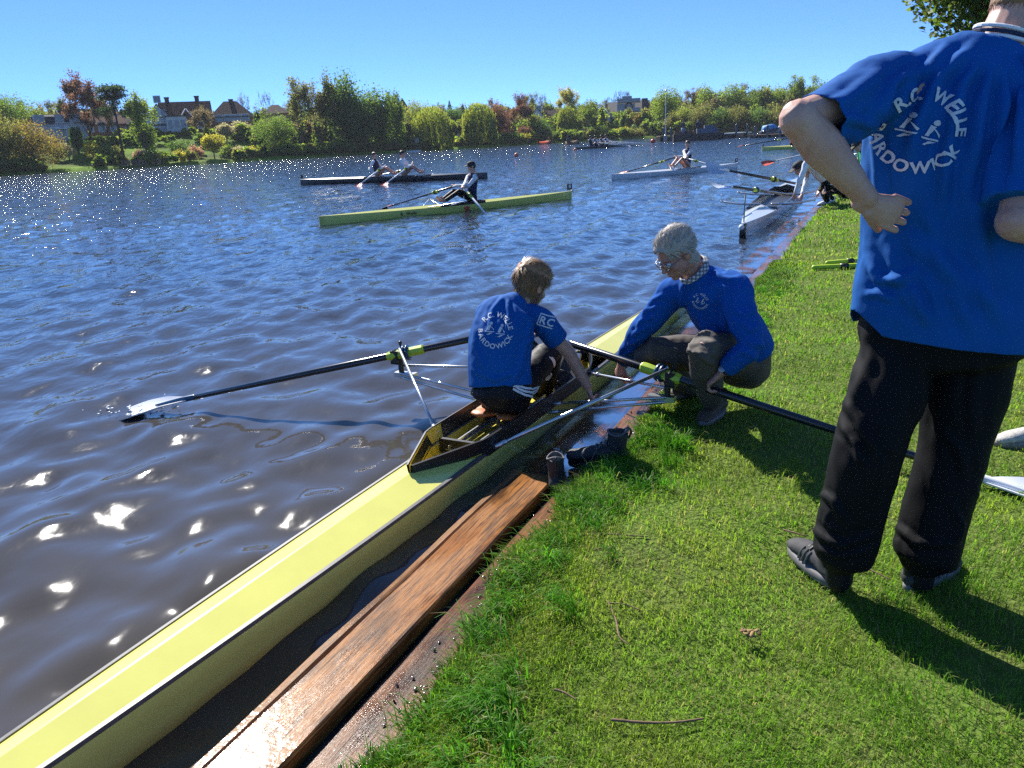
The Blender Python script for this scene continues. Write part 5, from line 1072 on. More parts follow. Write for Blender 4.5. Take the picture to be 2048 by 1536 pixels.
def rower(label, loc, yaw, lean=15, knee=.25, hands=((.45, .18, .42), (.45, -.18, .42)), top=M['navy'], sleeve=M['whitecloth'], legs=M['blackcloth'], hat=None, hair=M['hairdark'], look=0, vox=.016, k=1.0, group=None, bare=False, foot=.72):
    """seated crew member facing +x; seat at the origin"""
    o = thing('person', label, 'person', loc, yaw, group); o.scale = (k,) * 3; l = R(lean); up = V((-math.sin(l), 0, math.cos(l)))
    pel = V((0, 0, .10)); ch_ = pel + up * .34; nk = pel + up * .52; hc = nk + V((math.sin(-l) * .05 + .02, 0, .16)); fr_f = V((math.cos(R(look)), math.sin(R(look)), -.15))
    hm, fr = head_mb(hc, fr_f, V((0, 0, 1)), 1, False); neck_mb(hm, hc, fr, nk + V((0, 0, -.03))); body = hm; sl_ = MB(); tp = MB(); lg = MB()
    tp.tube([pel, pel.lerp(ch_, .5), ch_, nk - up * .05, nk], [(.10, .155), (.10, .15), (.11, .175), (.09, .15), (.06, .07)], 14, ref=V((math.cos(l), 0, math.sin(l))), sub=2)
    body.tube([pel, ch_, nk], [(.08, .12), (.09, .14), (.05, .06)], 10)
    for sg, hd in zip((1, -1), hands):
        s = nk - up * .07 + V((0, sg * .17, 0)); w = V(hd); m = (s + w) / 2; dl = (w - s).length; e = m + V((-.05, sg * .5, -.75)).normalized() * math.sqrt(max(.0016, .30 ** 2 - (dl / 2) ** 2))
        sl_.tube([s + V((0, -sg * .05, .01)), s, e, e.lerp(w, .9)], [.065, .062, .048, .034], 10); body.tube([s, e, w], [.045, .038, .026], 8)
        hand_mb(body, w, (w - e), V((.1, 0, -1)), V((0, -sg, 0)), (.7, .9, .6))
        hp = pel + V((.02, sg * .09, -.02)); an = V((foot, sg * .09, .06)); dl = (an - hp).length; kn = (hp + an) / 2 + V((0, sg * .03, math.sqrt(max(.0009, .43 ** 2 - (dl / 2) ** 2)))) ; body.tube([hp, kn, an], [.06, .05, .035], 9); body.tube([an, an + V((.08, 0, .1))], [.035, .03], 8)
        lg.tube([hp, hp.lerp(kn, .5), kn, kn.lerp(an, .9 if not bare else .05)], [.085, .078, .062, .045], 10) if not bare else lg.tube([hp, hp.lerp(kn, .4)], [.085, .08], 10)
    lg.tube([pel - V((0, 0, .06)), pel + V((0, 0, .05))], [(.12, .15), (.11, .15)], 12, ref=V((1, 0, 0)))
    bm_ = remesh(body, vox, 2); part('body', bm_, M['skin'], o); part('vest', remesh(tp, vox, 3), top, o); part('leggings', remesh(lg, vox, 3), legs, o)
    if sleeve: part('sleeves', remesh(sl_, vox, 3), sleeve, o)
    if hat: 
        mb = MB(); f, r, u = fr; mb.ell(hc + u * .055, (.108, .090, .075), (f, r, u), 14, 8); mb.tube([hc + f * .07 + u * .055, hc + f * .19 + u * .035], [(.075, .012), (.06, .008)], 12, ref=r); part('cap', remesh(mb, .010, 2), hat, o)
        mb = MB(); mb.ell(hc - u * .0 - f * .02, (.098, .082, .06), (f, r, u), 12, 8); part('hair', mb.mesh('hair'), hair, o)
    else:
        mb = MB(); f, r, u = fr; mb.ell(hc + u * .05 - f * .02, (.105, .088, .075), (f, r, u), 12, 8); mb.ell(hc + u * .01 - f * .045, (.075, .082, .075), (f, r, u), 12, 8); me = remesh(mb, .012, 2); co, no = mesh_np(me); set_co(me, co + no * np.array([.012 * noise.noise(V(tuple(c * 40))) for c in co])[:, None]); part('hair', me, hair, o)
    return o
def far_oar(label, handle, blade, cols, up=V((0, 0, 1)), inb=.28, group='sculls of the boats on the lake', k=1.15):
    h, b = V(handle), V(blade); d = b - h; L_ = d.length; return make_oar('oar', label, h + d * inb, d, L_ * inb, L_ * (1 - inb), up, cols, group, k, False, .44)
CW = dict(shaft=M['carbon'], grip=M['whitecloth'], sleeve=M['lime'], collar=M['black'], blade=M['orangered'], neck=M['carbon'])
WHT = dict(shaft=M['bladewhite'], grip=M['black'], sleeve=M['lime'], collar=M['black'], blade=M['orangered'], neck=M['bladewhite'])
GW = 'single sculls on the lake'
# yellow single in the middle of the lake: stern at the left, bow number at the right
a, b = atz(640, 452, WATER_Z), atz(1143, 398, WATER_Z); ys = shell('sculling_boat', 'pale yellow single scull under way in the middle of the lake', a, b, M['hullpaleyellow'], M['hullpaleyellow'], .30, (-.075, .10), 1, None, GW, pins=(-.30,), fb=.15)
yw = math.atan2((b - a).y, (b - a).x); ux = (b - a).normalized(); ny = V((-ux.y, ux.x, 0)); ctr = (a + b) / 2
def onb(c, u, n, x, y, z): return c + u * x + n * y + V((0, 0, z))
mb = MB(); mb.ell((.16, -.146, .07), (.09, .006, .05), None, 14, 6); mb.build('club_badge', M['red'], ys)
mb = MB(); line_text(mb, 'R. Welle', .10, .012, 0, 0, .02); me = mb.mesh('boat_name'); me.transform(Matrix.Translation((-1.55, -.140, .08)) @ Matrix.Rotation(R(90), 4, 'X')); part('boat_name', me, M['black'], ys, False)
sp = onb(ctr, ux, ny, .40, 0, .20); rower('sculler in black cap and navy vest rowing the pale yellow single', sp, yw + math.pi, 6, hands=((.33, -.16, .38), (.38, .26, .36)), hat=M['cap'], look=-15, vox=.013, legs=M['track'], foot=.80)
h1 = onb(ctr, ux, ny, .05, -.18, .52); far_oar('white-shafted scull on the near side of the pale yellow single', onb(ctr, ux, ny, .08, -.10, .58), atz(990, 430, WATER_Z) + V((0, 0, -.22)), WHT)
pl_ = onb(ctr, ux, ny, -.30, .80, .36); far_oar('dark scull with orange blade on the far side of the pale yellow single', onb(ctr, ux, ny, .02, .02, .58), at(764, 417, (ctr + ny * 2.0).y + .3), dict(CW, grip=M['whitecloth']), V((.5, -.6, .6)))
# black double further out
a, b = atz(602, 370, WATER_Z), atz(975, 357, WATER_Z); yd = math.atan2((b - a).y, (b - a).x); bd = shell('double_scull', 'black double scull with two rowers drifting beyond the yellow single', a, b, M['hulldark'], M['hulldark'], .40, (-.13, .22), None, None, None, pins=(.2, 1.7), fb=.20); ux2 = (b - a).normalized(); n2 = V((-ux2.y, ux2.x, 0)); c2 = (a + b) / 2
mb = MB(); mb.box((-(b - a).length / 2 + .1, 0, .36), (.12, .01, .16)); mb.build('number_plate', M['black'], bd, False)
kk_ = (b - a).length / 10
for i, (px, lean, lk, lab) in enumerate(((765, 8, 20, 'left of the two rowers in the black double, arm bent behind the back'), (818, 2, 60, 'right of the two rowers in the black double, head bowed over the hands'))):
    t = (px - 602) / 373; q = a + (b - a) * t; rower(lab, q + V((0, 0, .26)), yd, lean, hands=((.3, .15, .32), (-.22, -.22, .3)) if i == 0 else ((.33, .10, .42), (.33, -.08, .36)), look=lk - 40, vox=.02, k=1.15, legs=M['skin'], bare=True, group='crew of the black double', top=M['navy'] if i == 0 else M['whitecloth'])
    far_oar(['white scull with orange blade beside the left rower of the black double', 'white scull with orange blade beside the right rower of the black double'][i], q + ux2 * .5 + V((0, 0, .75)), q + ux2 * (.35 - .1 * i) - n2 * 2.6 + V((0, 0, -.05)), WHT, k=1.6)
far_oar('pale oar blade lying on the water behind the stern of the black double', a + ux2 * 5.2 + n2 * 1.2 + V((0, 0, .5)), a + ux2 * 2.7 + n2 * .6 + V((0, 0, .12)), dict(WHT, blade=M['bladewhite']), k=1.6)
# white single at the right
a, b = atz(1223, 361, WATER_Z), atz(1474, 337, WATER_Z); yr = math.atan2((b - a).y, (b - a).x); ux3 = (b - a).normalized(); n3 = V((-ux3.y, ux3.x, 0)); c3 = a + (b - a) * .57
shell('sculling_boat', 'white single scull with its bow number at the right end', a, b, M['hullwhite'], M['hullwhite'], .32, (-.02, .16), 1, M['white'], GW, pins=(.35,), fb=.16)
rower('bareheaded sculler in navy vest sitting in the white single', c3 + V((0, 0, .22)), yr + math.pi, 4, hands=((.40, -.10, .40), (.36, .30, .38)), look=25, vox=.016, k=1.05, legs=M['skin'], bare=True)
far_oar('near scull of the white single, pale shaft pointing at the viewer', c3 - ux3 * .35 + V((0, 0, .62)), c3 - ux3 * .2 - n3 * 2.7 + V((0, 0, .0)), dict(WHT, blade=M['bladewhite']))
far_oar('dark scull of the white single trailing over the water on its left', c3 - ux3 * .35 + n3 * .1 + V((0, 0, .62)), at(1236, 349, (c3 + n3 * 1.2).y), CW, V((.4, -.5, .7)))
# pale yellow single with a rower in red
a, b = atz(1524, 301, WATER_Z), atz(1665, 293, WATER_Z); yq = math.atan2((b - a).y, (b - a).x); uq = (b - a).normalized(); nq = V((-uq.y, uq.x, 0)); shell('sculling_boat', 'small pale yellow single scull far off with a rower in red', a, b, M['hullpaleyellow'], M['hullpaleyellow'], .34, (-.08, .12), -1, None, GW, pins=(0,), fb=.17)
q = a + (b - a) * .42; rower('far rower in red and yellow top sitting in the small yellow single', q + V((0, 0, .22)), yq, 8, top=M['red'], sleeve=M['whitecloth'], vox=.02, k=1.25, look=40); far_oar('dark scull of the small yellow single angled over its stern', q + uq * .3 + nq * .3 + V((0, 0, .7)), q - uq * 3.0 + nq * 1.6 + V((0, 0, .3)), CW, k=1.6)
# white oar and stern of a shell passing behind the standing man's arm
a = atz(1662, 330, WATER_Z); b = a + V((3.5, 6.6, 0)); shell('sculling_boat', 'white shell mostly hidden behind the standing man\'s bare forearm', a, b, M['hullwhite'], M['hullwhite'], .3, (-.1, .1), None, M['white'], None, pins=(0,))
c = (a + b) / 2; rower('rower hidden behind the standing man\'s forearm in the white shell', c + V((0, 0, .2)), math.atan2(6.6, 3.5) + math.pi, 5, vox=.02)
far_oar('white scull with red blade dipping left of the standing man\'s forearm', at(1668, 296, 27.2), at(1526, 327, 26.2), dict(WHT, shaft=M['bladewhite'], neck=M['carbon']), V((.2, -.4, .9)))
# quad far off in the middle
a, b = atz(1152, 299, WATER_Z), atz(1262, 291.5, WATER_Z); u4 = (b - a).normalized(); y4 = math.atan2(u4.y, u4.x); e4 = a + (b - a) * 1.18; shell('quad_scull', 'dark quad scull with four rowers crossing far out on the lake', a, e4, M['hulldark'], M['hulldark'], .55, (-.05, .35), None, None, None, fb=.2, pins=())
proto = None
for i, px in enumerate((1181, 1190, 1202, 1211)):
    q = a + (b - a) * ((px - 1152) / 110) + V((0, 0, .2))
    lab = ['leftmost rower of the far quad', 'second rower from the left in the far quad', 'third rower from the left in the far quad', 'rightmost rower of the far quad'][i]
    if proto is None: proto = rower(lab, q, y4, 10, vox=.03, k=1.4, group='crew of the far quad', bare=True, legs=M['navy'], look=20); o = proto
    else: o = copy_tree(proto); o['label'] = lab; o.location = q
    s = V((u4.y, -u4.x, 0)); far_oar(['pale oar beside the leftmost rower of the far quad', 'pale oar beside the second rower of the far quad', 'pale oar beside the third rower of the far quad', 'pale oar beside the rightmost rower of the far quad'][i], q + u4 * .4 + V((0, 0, .45)), q + u4 * (2.0 + i * .9) + s * 4.2 + V((0, 0, -.12)), dict(WHT, blade=M['bladewhite']), k=1.8)
# buoys
for (px, py, r, m, lab) in ((1033, 313, .20, M['orangered'], 'small orange buoy left of the far quad'), (1151, 301, .16, M['orangered'], 'smallest orange buoy at the left end of the far quad'), (1306, 286, .36, M['red'], 'round red buoy beside the moored work barge')):
    p = atz(px, py, WATER_Z); o = thing('buoy', lab, 'buoy', p, 0, 'buoys on the lake'); mb = MB(); mb.ell((0, 0, r * .55), (r, r, r), None, 14, 9); mb.build('float', m, o); mb = MB(); mb.tube([(0, 0, r * 1.5), (0, 0, r * 1.75)], r * .18, 8); mb.build('ring', M['black'], o)
# small boats near the far shore
for (px0, px1, py, m, lab, cnt) in ((1070, 1101, 288.5, M['red'], 'small red motor boat close to the far shore', 2), (1137, 1158, 289, M['twig'], 'small brown rowing boat close to the far shore', 1)):
    a, b = atz(px0, py, WATER_Z), atz(px1, py - .5, WATER_Z); o = thing('motor_boat', lab, 'boat', (a + b) / 2, math.atan2((b - a).y, (b - a).x), 'small boats by the far shore'); L_ = (b - a).length; mb = MB()
    mb.loft([[(x * L_ / 2, -w_ * .8, .55 + .2 * max(0, x)), (x * L_ / 2, -w_ * .55, -.1), (x * L_ / 2, w_ * .55, -.1), (x * L_ / 2, w_ * .8, .55 + .2 * max(0, x))] for x, w_ in ((-1, .85), (-.4, 1), (.3, .9), (.75, .5), (1, .05))]); mb.build('hull', m, o)
    for j in range(cnt):
        mb = MB(); x = -L_ * .2 + j * L_ * .3; mb.tube([(x, 0, .4), (x, 0, 1.0), (x, 0, 1.15)], [.22, .25, .1], 8); mb.ell((x, 0, 1.38), (.14, .13, .16), None, 8, 6); tag(mb.build('person', M['orangered'] if j else M['navy'], None), ['person in dark clothes at the stern of the small red boat', 'person in orange at the bow of the small red boat'][j] if cnt == 2 else 'person sitting in the small brown boat', 'person').location = o.location
# moored work barge, landing stages, piles
def barge():
    a, b = atz(1346, 283.5, WATER_Z), atz(1446, 278.5, WATER_Z); d = b - a; L_ = d.length; o = thing('work_barge', 'long grey work barge moored by the wooded shore', 'barge', (a + b) / 2, math.atan2(d.y, d.x)); mb = MB()
    mb.loft([[(x * L_ / 2, -1.3, .95), (x * L_ / 2, -1.2, -.2), (x * L_ / 2, 1.2, -.2), (x * L_ / 2, 1.3, .95)] for x in (-1, 1)]); sharp(mb.build('hull', pm('tarred_barge', (.07, .055, .05), .7, vary=(2, .5)), o))
    mb = MB(); mb.box((L_ * .18, 0, 1.25), (L_ * .42, 2.0, .65)); mb.box((L_ * .22, 0, 1.75), (L_ * .2, 1.4, .45)); sharp(mb.build('tarpaulin', pm('grey_blue_tarp', (.12, .15, .22), .7, vary=(3, .4), bump=(4, .6, .05)), o))
    mb = MB(); mb.box((-L_ * .30, 0, 1.35), (.5, .9, .9)); mb.build('engine_box', pm('blue_grey_box', (.22, .25, .32), .6), o)
    mb = MB(); r = random.Random(2)
    for i in range(14): mb.box((-L_ * .45 + i * L_ * .035, r.uniform(-.8, .8), 1.1), (.35, .4, r.uniform(.3, .8)), Matrix.Rotation(r.random(), 3, 'Z'))
    stuff(mb.build('deck_cargo', M['twig'], o, False))
    for px, lab in ((1366, 'person on the left half of the work barge'), (1396, 'person in dark clothes standing amid the work barge')):
        t = (px - 1346) / 100; p = a + d * t + V((0, 0, 1.0)); r_ = thing('person', lab, 'person', p, 0, 'people on the work barge'); mb = MB(); mb.tube([(0, 0, .8), (0, 0, 1.1), (0, 0, 1.4), (0, 0, 1.5)], [(.2, .15), (.2, .14), (.23, .14), (.09, .08)], 10, ref=V((1, 0, 0))); mb.tube([(-.22, 0, 1.38), (-.32, 0, 1.1), (-.2, -.15, .95)], [.07, .06, .05], 8); mb.tube([(.22, 0, 1.38), (.32, 0, 1.1), (.2, -.15, .95)], [.07, .06, .05], 8); part('jacket', remesh(mb, .03, 2), M['navy'] if px > 1380 else M['greycloth'], r_)
        mb = MB(); mb.tube([(-.1, 0, .85), (-.11, 0, .45), (-.12, 0, 0)], [.1, .08, .06], 8); mb.tube([(.1, 0, .85), (.11, 0, .45), (.12, 0, 0)], [.1, .08, .06], 8); mb.ell((0, 0, .85), (.19, .13, .12)); part('trousers', remesh(mb, .03, 2), M['blackcloth'], r_)
        hm, fr = head_mb(V((0, 0, 1.68)), V((-.5, -.8, 0)), V((0, 0, 1)), 1, False); neck_mb(hm, V((0, 0, 1.68)), fr, V((0, 0, 1.45))); part('head', remesh(hm, .02, 1), M['skin'], r_); mb = MB(); mb.ell((0, 0.02, 1.74), (.1, .1, .08), None, 10, 7); mb.build('hair', M['hairdark'], r_)
barge()
def stage(name, label, x0, x1, y0, y1, m, h=.5, posts=4, cat='landing stage', wid=2.2, group=None):
    a, b = atz(x0, y0, WATER_Z), atz(x1, y1, WATER_Z); d = b - a; L_ = d.length; o = thing(name, label, cat, (a + b) / 2, math.atan2(d.y, d.x), group); nb_ = max(3, int(L_ / 1.6))
    for i in range(nb_): mb = MB(); mb.box((-L_ / 2 + (i + .5) * L_ / nb_, 0, h), (L_ / nb_ - .06, wid, .12)); mb.build('deck_board', m, o, False)
    mb = MB(); mb.box((0, 0, h * .45), (L_ * .98, wid * .9, h * .8)); mb.build('float', M['black'], o, False)
    for i in range(posts): mb = MB(); x = -L_ / 2 + (i + .5) * L_ / posts; mb.tube([(x, -wid * .55, -.6), (x, -wid * .55, h + 1.1)], .16, 8); mb.build('pile', M['hulldark'], o)
    return o
stage('landing_stage', 'low dark stage carrying an outboard left of the work barge', 1316, 1344, 283.5, 282, M['twig'], .75, 2)
stage('landing_stage', 'long pale pontoon running right from the work barge', 1446, 1490, 277.6, 274.5, M['white'], .7, 2)
stage('landing_stage', 'dark jetty with piles and moored boats right of the pale pontoon', 1508, 1612, 276, 272, M['twig'], .35, 4)
for (x0, x1, y0, y1, m, top, lab) in ((1520, 1558, 273.5, 271.5, M['hulldark'], pm('bright_blue_tarp', (.06, .25, .5), .6), 'dark boat under a bright blue tarpaulin at the jetty'), (1556, 1600, 271.5, 268.5, M['white'], M['white'], 'white cabin boat beside the standing man\'s elbow')):
    a, b = atz(x0, y0, WATER_Z), atz(x1, y1, WATER_Z); d = b - a; L_ = d.length; o = thing('moored_boat', lab, 'boat', (a + b) / 2, math.atan2(d.y, d.x), 'boats moored at the jetty'); mb = MB()
    mb.loft([[(x * L_ / 2, -w_, 1.0 + .25 * x), (x * L_ / 2, -w_ * .7, -.1), (x * L_ / 2, w_ * .7, -.1), (x * L_ / 2, w_, 1.0 + .25 * x)] for x, w_ in ((-1, .95), (0, 1.1), (.6, .8), (1, .08))]); mb.build('hull', m, o)
    mb = MB(); mb.loft([[(x * L_ / 2, -w_, .95 + .25 * x), (x * L_ / 2, -w_ * .5, h_), (x * L_ / 2, w_ * .5, h_), (x * L_ / 2, w_, .95 + .25 * x)] for x, w_, h_ in ((-.7, .9, 1.5), (-.2, 1, 2.0 if top is M['white'] else 1.6), (.3, .9, 1.7), (.7, .5, 1.3))]); mb.build('cabin' if top is M['white'] else 'tarpaulin', top, o)
    if top is M['white']:
        for sg in (-1, 1): mb = MB(); mb.box((-.05 * L_, sg * .82, 1.55), (L_ * .25, .05, .3)); mb.build('window', M['glass'], o, False)
p = at(1331, 276, 118); o = thing('flagpole', 'tall thin white flagpole standing in front of the far wood', 'pole', (p.x, p.y, .2)); h_ = at(1331, 186, 118).z; mb = MB(); mb.tube([(0, 0, 0), (0, 0, h_)], [.07, .045], 8); mb.build('pole', M['white'], o); mb = MB(); mb.ell((0, 0, h_ + .1), (.14, .14, .14), None, 8, 6); mb.build('knob', M['alu'], o); mb = MB(); mb.tube([(0, 0, -.6), (0, 0, .5)], .25, 8); mb.build('base', M['steel'], o)

# ------------------------------------------------------------------ white shell landing at the quay, crew and helpers
a = atz(1484, 478, WATER_Z); d = V((UB.x, UB.y, 0)); d = (Matrix.Rotation(R(1.5), 3, 'Z') @ d); b = a + d * 10.2
dq = shell('double_scull', 'white double scull landing at the far end of the quay, bow towards us', b, a, M['hullwhite'], M['hullwhite'], .66, (-.20, .27), 0, M['hulldark'], None, wing=True, pins=(2.0, -.1), fb=.17)
mb = MB(); mb.box((10.2 / 2 - .06, 0, .10), (.2, .07, .2)); mb.build('bow_block', M['black'], dq); mb = MB(); mb.ell((5.2, 0, .18), (.05, .04, .04)); mb.build('bow_ball', M['white'], dq); mb = MB(); mb.box((4.95, 0, .40), (.03, .015, .42), Matrix.Rotation(R(-8), 3, 'Y')); mb.build('number_holder', M['steel'], dq)
nd = V((-d.y, d.x, 0))
pa = at(1690, 388, 15.2); make_oar('oar', 'dark oar with pale blue-grey blade held out over the water at the landing', at(1545, 358, 15.0), at(1398, 340, 13.6) - at(1590, 376, 15.0), 1.0, 1.75, V((-.3, -.75, .5)), dict(shaft=M['carbon'], grip=M['black'], sleeve=M['lime'], collar=M['black'], blade=pm('pale_blue_blade', (.42, .50, .66), .35), neck=M['bladewhite']), 'oars of the landing white double', 1.15)
o = make_oar('oar', 'dark oar with white and blue blade resting on the outrigger of the landing boat', at(1510, 380, 13.6), at(1424, 366, 12.4) - at(1560, 385, 14.2), 1.5, 1.35, V((-.35, -.65, .7)), dict(shaft=M['carbon'], grip=M['black'], sleeve=M['lime'], collar=M['bluep'], blade=M['bladewhite'], neck=M['bladewhite']), 'oars of the landing white double', 1.2)
bl_ = [c for c in o.children if c.name.startswith('blade') and 'neck' not in c.name][0]; bl_.data.materials.append(pm('blue_blade_half', (.02, .09, .32), .35))
cz = sum(p.center.z for p in bl_.data.polygons) / len(bl_.data.polygons)
for p in bl_.data.polygons:
    if p.center.z < cz - .008: p.material_index = 1
def figure(label, J, cols, f, hat=None, vox=.014, group=None, k=1.0):
    """a posed figure from named joints (world points)"""
    base = V((J['pel'].x, J['pel'].y, 0)); o = thing('person', label, 'person', base, 0, group); hm, fr = head_mb(J['head'], f, V((J['head'] - J['neck'])).normalized(), 1, True); neck_mb(hm, J['head'], fr, J['neck']); body = hm; tp = MB(); lg = MB(); sv = MB(); ch_ = J['chest']; X = (J['sR'] - J['sL']).normalized()
    tp.tube([J['pel'], J['pel'].lerp(ch_, .5), ch_, ch_.lerp(J['neck'], .6), J['neck']], [(.16, .11), (.165, .12), (.18, .12), (.13, .09), (.065, .06)], 16, ref=X, sub=2); body.tube([J['pel'], ch_, J['neck']], [.1, .1, .05], 10)
    for s in 'LR':
        S_, E_, W_ = J['s' + s], J['e' + s], J['w' + s]; sv.tube([ch_.lerp(J['neck'], .5), S_, E_, E_.lerp(W_, .9)], [.07, .066, .052, .036], 12); body.tube([S_, E_, W_], [.045, .038, .026], 8); hand_mb(body, W_, W_ - E_, V((0, 0, -1)) + f * .3, X * (-1 if s == 'R' else 1), (.5, .7, .5))
        H_, K_, A_ = J['h' + s], J['k' + s], J['a' + s]; lg.tube([H_, K_, K_.lerp(A_, cols.get('leglen', .95))], [.095, .07, .05], 12); body.tube([H_, K_, A_], [.06, .05, .035], 10)
        t = V((f.x, f.y, 0)).normalized(); u_, s_ = shoe_mesh(V((A_.x, A_.y, A_.z - .08)) - t * .06, V((A_.x, A_.y, A_.z - .08)) + t * .22, voxel=.012); sh = wpart('shoe', u_, cols.get('shoe', M['whitecloth']), o); part('sole', shift(s_, o.location), M['sole'], sh)
    lg.tube([J['pel'] - V((0, 0, .08)), J['pel'] + V((0, 0, .06))], [(.16, .12), (.155, .115)], 14, ref=X)
    wpart('body', remesh(body, vox, 2), M['skin'], o)
    for nm, m_, mt in (('top', tp, cols['top']), ('sleeves', sv, cols['sleeve']), ('trousers', lg, cols['legs'])):
        me = remesh(m_, vox, 3); folds(me, [], [((12, 12, 8), .012)], 3); wpart(nm, me, mt, o)
    mb = MB(); hc = J['head']; f_, r_, u_ = fr; mb.ell(hc + u_ * .055 - f_ * .012, (.108, .090, .075), (f_, r_, u_), 14, 8); mb.ell(hc + u_ * .01 - f_ * .045, (.075, .082, .078), (f_, r_, u_), 12, 8)
    if hat:
        mb2 = MB(); mb2.ell(hc + u_ * .058, (.112, .094, .074), (f_, r_, u_), 14, 8); mb2.tube([hc + f_ * .07 + u_ * .055, hc + f_ * .20 + u_ * .03], [(.078, .012), (.06, .008)], 12, ref=r_); wpart('cap', remesh(mb2, .009, 2), hat, o)
    wpart('hair', remesh(mb, .010, 2), cols.get('hair', M['hairdark']), o); return o
y = 14.6
figure('rower in black cap and white sleeves bending down over the landing white boat', dict(head=at(1598, 336, y), neck=at(1615, 330, y + .05), chest=at(1628, 333, y + .1), pel=at(1655, 362, y + .25), sL=at(1618, 330, y + .2), eL=at(1612, 362, y + .2), wL=at(1604, 390, y), sR=at(1612, 328, y - .15), eR=at(1600, 360, y - .2), wR=at(1590, 388, y - .15), hL=at(1658, 362, y + .35), hR=at(1652, 364, y + .12), kL=at(1640, 376, y + .3), kR=at(1648, 386, y), aL=at(1665, 398, y + .5), aR=at(1655, 402, y + .3)), dict(top=M['whitecloth'], sleeve=M['whitecloth'], legs=M['blackcloth']), V((-.85, -.25, -.5)), M['cap'])
y = 15.7
figure('helper with bare legs and dark shorts crouching between the bending rower and the green jacket', dict(head=at(1662, 328, y), neck=at(1668, 334, y + .05), chest=at(1676, 345, y + .1), pel=at(1688, 374, y + .3), sL=at(1668, 338, y + .2), eL=at(1656, 362, y + .2), wL=at(1640, 380, y), sR=at(1672, 340, y - .15), eR=at(1660, 366, y - .15), wR=at(1640, 384, y - .1), hL=at(1690, 376, y + .35), hR=at(1686, 378, y + .15), kL=at(1668, 376, y + .1), kR=at(1664, 382, y - .15), aL=at(1682, 400, y + .3), aR=at(1676, 404, y + .1)), dict(top=M['navy'], sleeve=M['whitecloth'], legs=M['blackcloth'], leglen=.05), V((-.85, -.25, -.45)))
y = 16.2
figure('helper in a bright green jacket bending over on the far quay', dict(head=at(1716, 292, y), neck=at(1724, 300, y), chest=at(1732, 318, y), pel=at(1750, 350, y + .2), sL=at(1722, 304, y + .2), eL=at(1712, 338, y + .15), wL=at(1690, 374, y), sR=at(1730, 308, y - .2), eR=at(1722, 342, y - .2), wR=at(1690, 378, y - .2), hL=at(1756, 356, y + .3), hR=at(1750, 358, y), kL=at(1740, 385, y + .2), kR=at(1738, 388, y), aL=at(1745, 408, y + .3), aR=at(1742, 412, y)), dict(top=M['green'], sleeve=M['green'], legs=M['blackcloth']), V((-.8, -.3, -.5)), M['cap'])
y = 19
def stand(label, px, y, cols, hat=None, f=V((-.9, -.3, 0)), hgt=1.75):
    c = at(px, 300, y); x0, y0 = c.x, c.y; P = lambda dx, z, dy=0: V((x0 + dx, y0 + dy, z * hgt / 1.75))
    return figure(label, dict(head=P(-.02, 1.62), neck=P(0, 1.44), chest=P(0, 1.25), pel=P(0, .92), sL=P(.0, 1.38, .19), eL=P(.02, 1.12, .26), wL=P(-.12, .92, .2), sR=P(0, 1.38, -.19), eR=P(.02, 1.12, -.26), wR=P(-.12, .92, -.2), hL=P(0, .9, .1), hR=P(0, .9, -.1), kL=P(.0, .5, .11), kR=P(0, .5, -.11), aL=P(.02, .09, .12), aR=P(.02, .09, -.12)), cols, f, hat)
stand('spectator in dark clothes standing beyond the green jacket', 1698, 21.5, dict(top=M['blackcloth'], sleeve=M['blackcloth'], legs=M['blackcloth'], shoe=M['shoe']))
stand('spectator in brown and white standing furthest along the quay', 1722, 24, dict(top=M['greycloth'], sleeve=M['whitecloth'], legs=M['greycloth'], shoe=M['shoe']))
# ------------------------------------------------------------------ the far shore
SH = [(-900, 95), (-300, 112), (0, 125), (200, 135), (350, 140), (470, 147), (680, 160), (840, 170), (1000, 182), (1100, 190), (1300, 192), (1500, 182), (1700, 172), (2100, 165), (3000, 150)]
_sx, _sy = [a for a, b in SH], [b for a, b in SH]
def shore(px): return float(np.interp(px, _sx, _sy))
def hmax(px): return float(np.interp(px, [-300, 0, 450, 700, 900, 1150, 1300, 1500, 1800], [5, 6.2, 6.2, 5, 4.2, 4.4, 4.6, 3.2, 2.5]))
def sst(t): t = max(0, min(1, t)); return t * t * (3 - 2 * t)
def terr(off, px): return -.35 + .75 * sst(off / 2.2) + (hmax(px) - .4) * sst((off - 3) / 36) + (2.0 * sst((off - 40) / 120) if off > 40 else 0)
def hdir(px):
    d = ray(px, 277 - .0524 * (px - 1024)); return V((d.x, d.y, 0)).normalized()
def far(px, off):
    h = hdir(px); p = h * (shore(px) / max(.2, h.y) * 1.0 + off); p.z = terr(off, px); return p
def topz(px, py, p): return at(px, py, p.y).z
def mpp(p): return p.length / FPX
def far_bank():
    px = list(np.linspace(-2600, -300, 24)) + list(np.arange(-280, 1760, 12)) + list(np.linspace(1770, 3800, 24)); OF = [-2, 0, .6, 1.3, 2.2, 4, 7, 11, 16, 22, 28, 34, 40, 55, 90, 160, 300, 700]; vs = []; fs = []
    for x in px:
        for o in OF:
            p = far(x, o); j = noise.noise(V((p.x * .12, p.y * .12, 0))); q = far(x, o + (.9 * j if o < 3 else 2 * j)); q.z = terr(o, x) + (.35 * noise.noise(V((p.x * .08, p.y * .08, 3))) if o > 3 else 0); vs.append(q)
    m = len(OF)
    for i in range(len(px) - 1):
        for k in range(m - 1): fs.append((i * m + k, (i + 1) * m + k, (i + 1) * m + k + 1, i * m + k + 1))
    mb = MB(); mb.add(vs, fs); return structure(mb.build('far_bank', pm('bank_turf', (.15, .26, .022), .95, vary=(.10, .5), c2=(.06, .07, .025), bump=(2, .8, .3), spec=.05)))
far_bank()
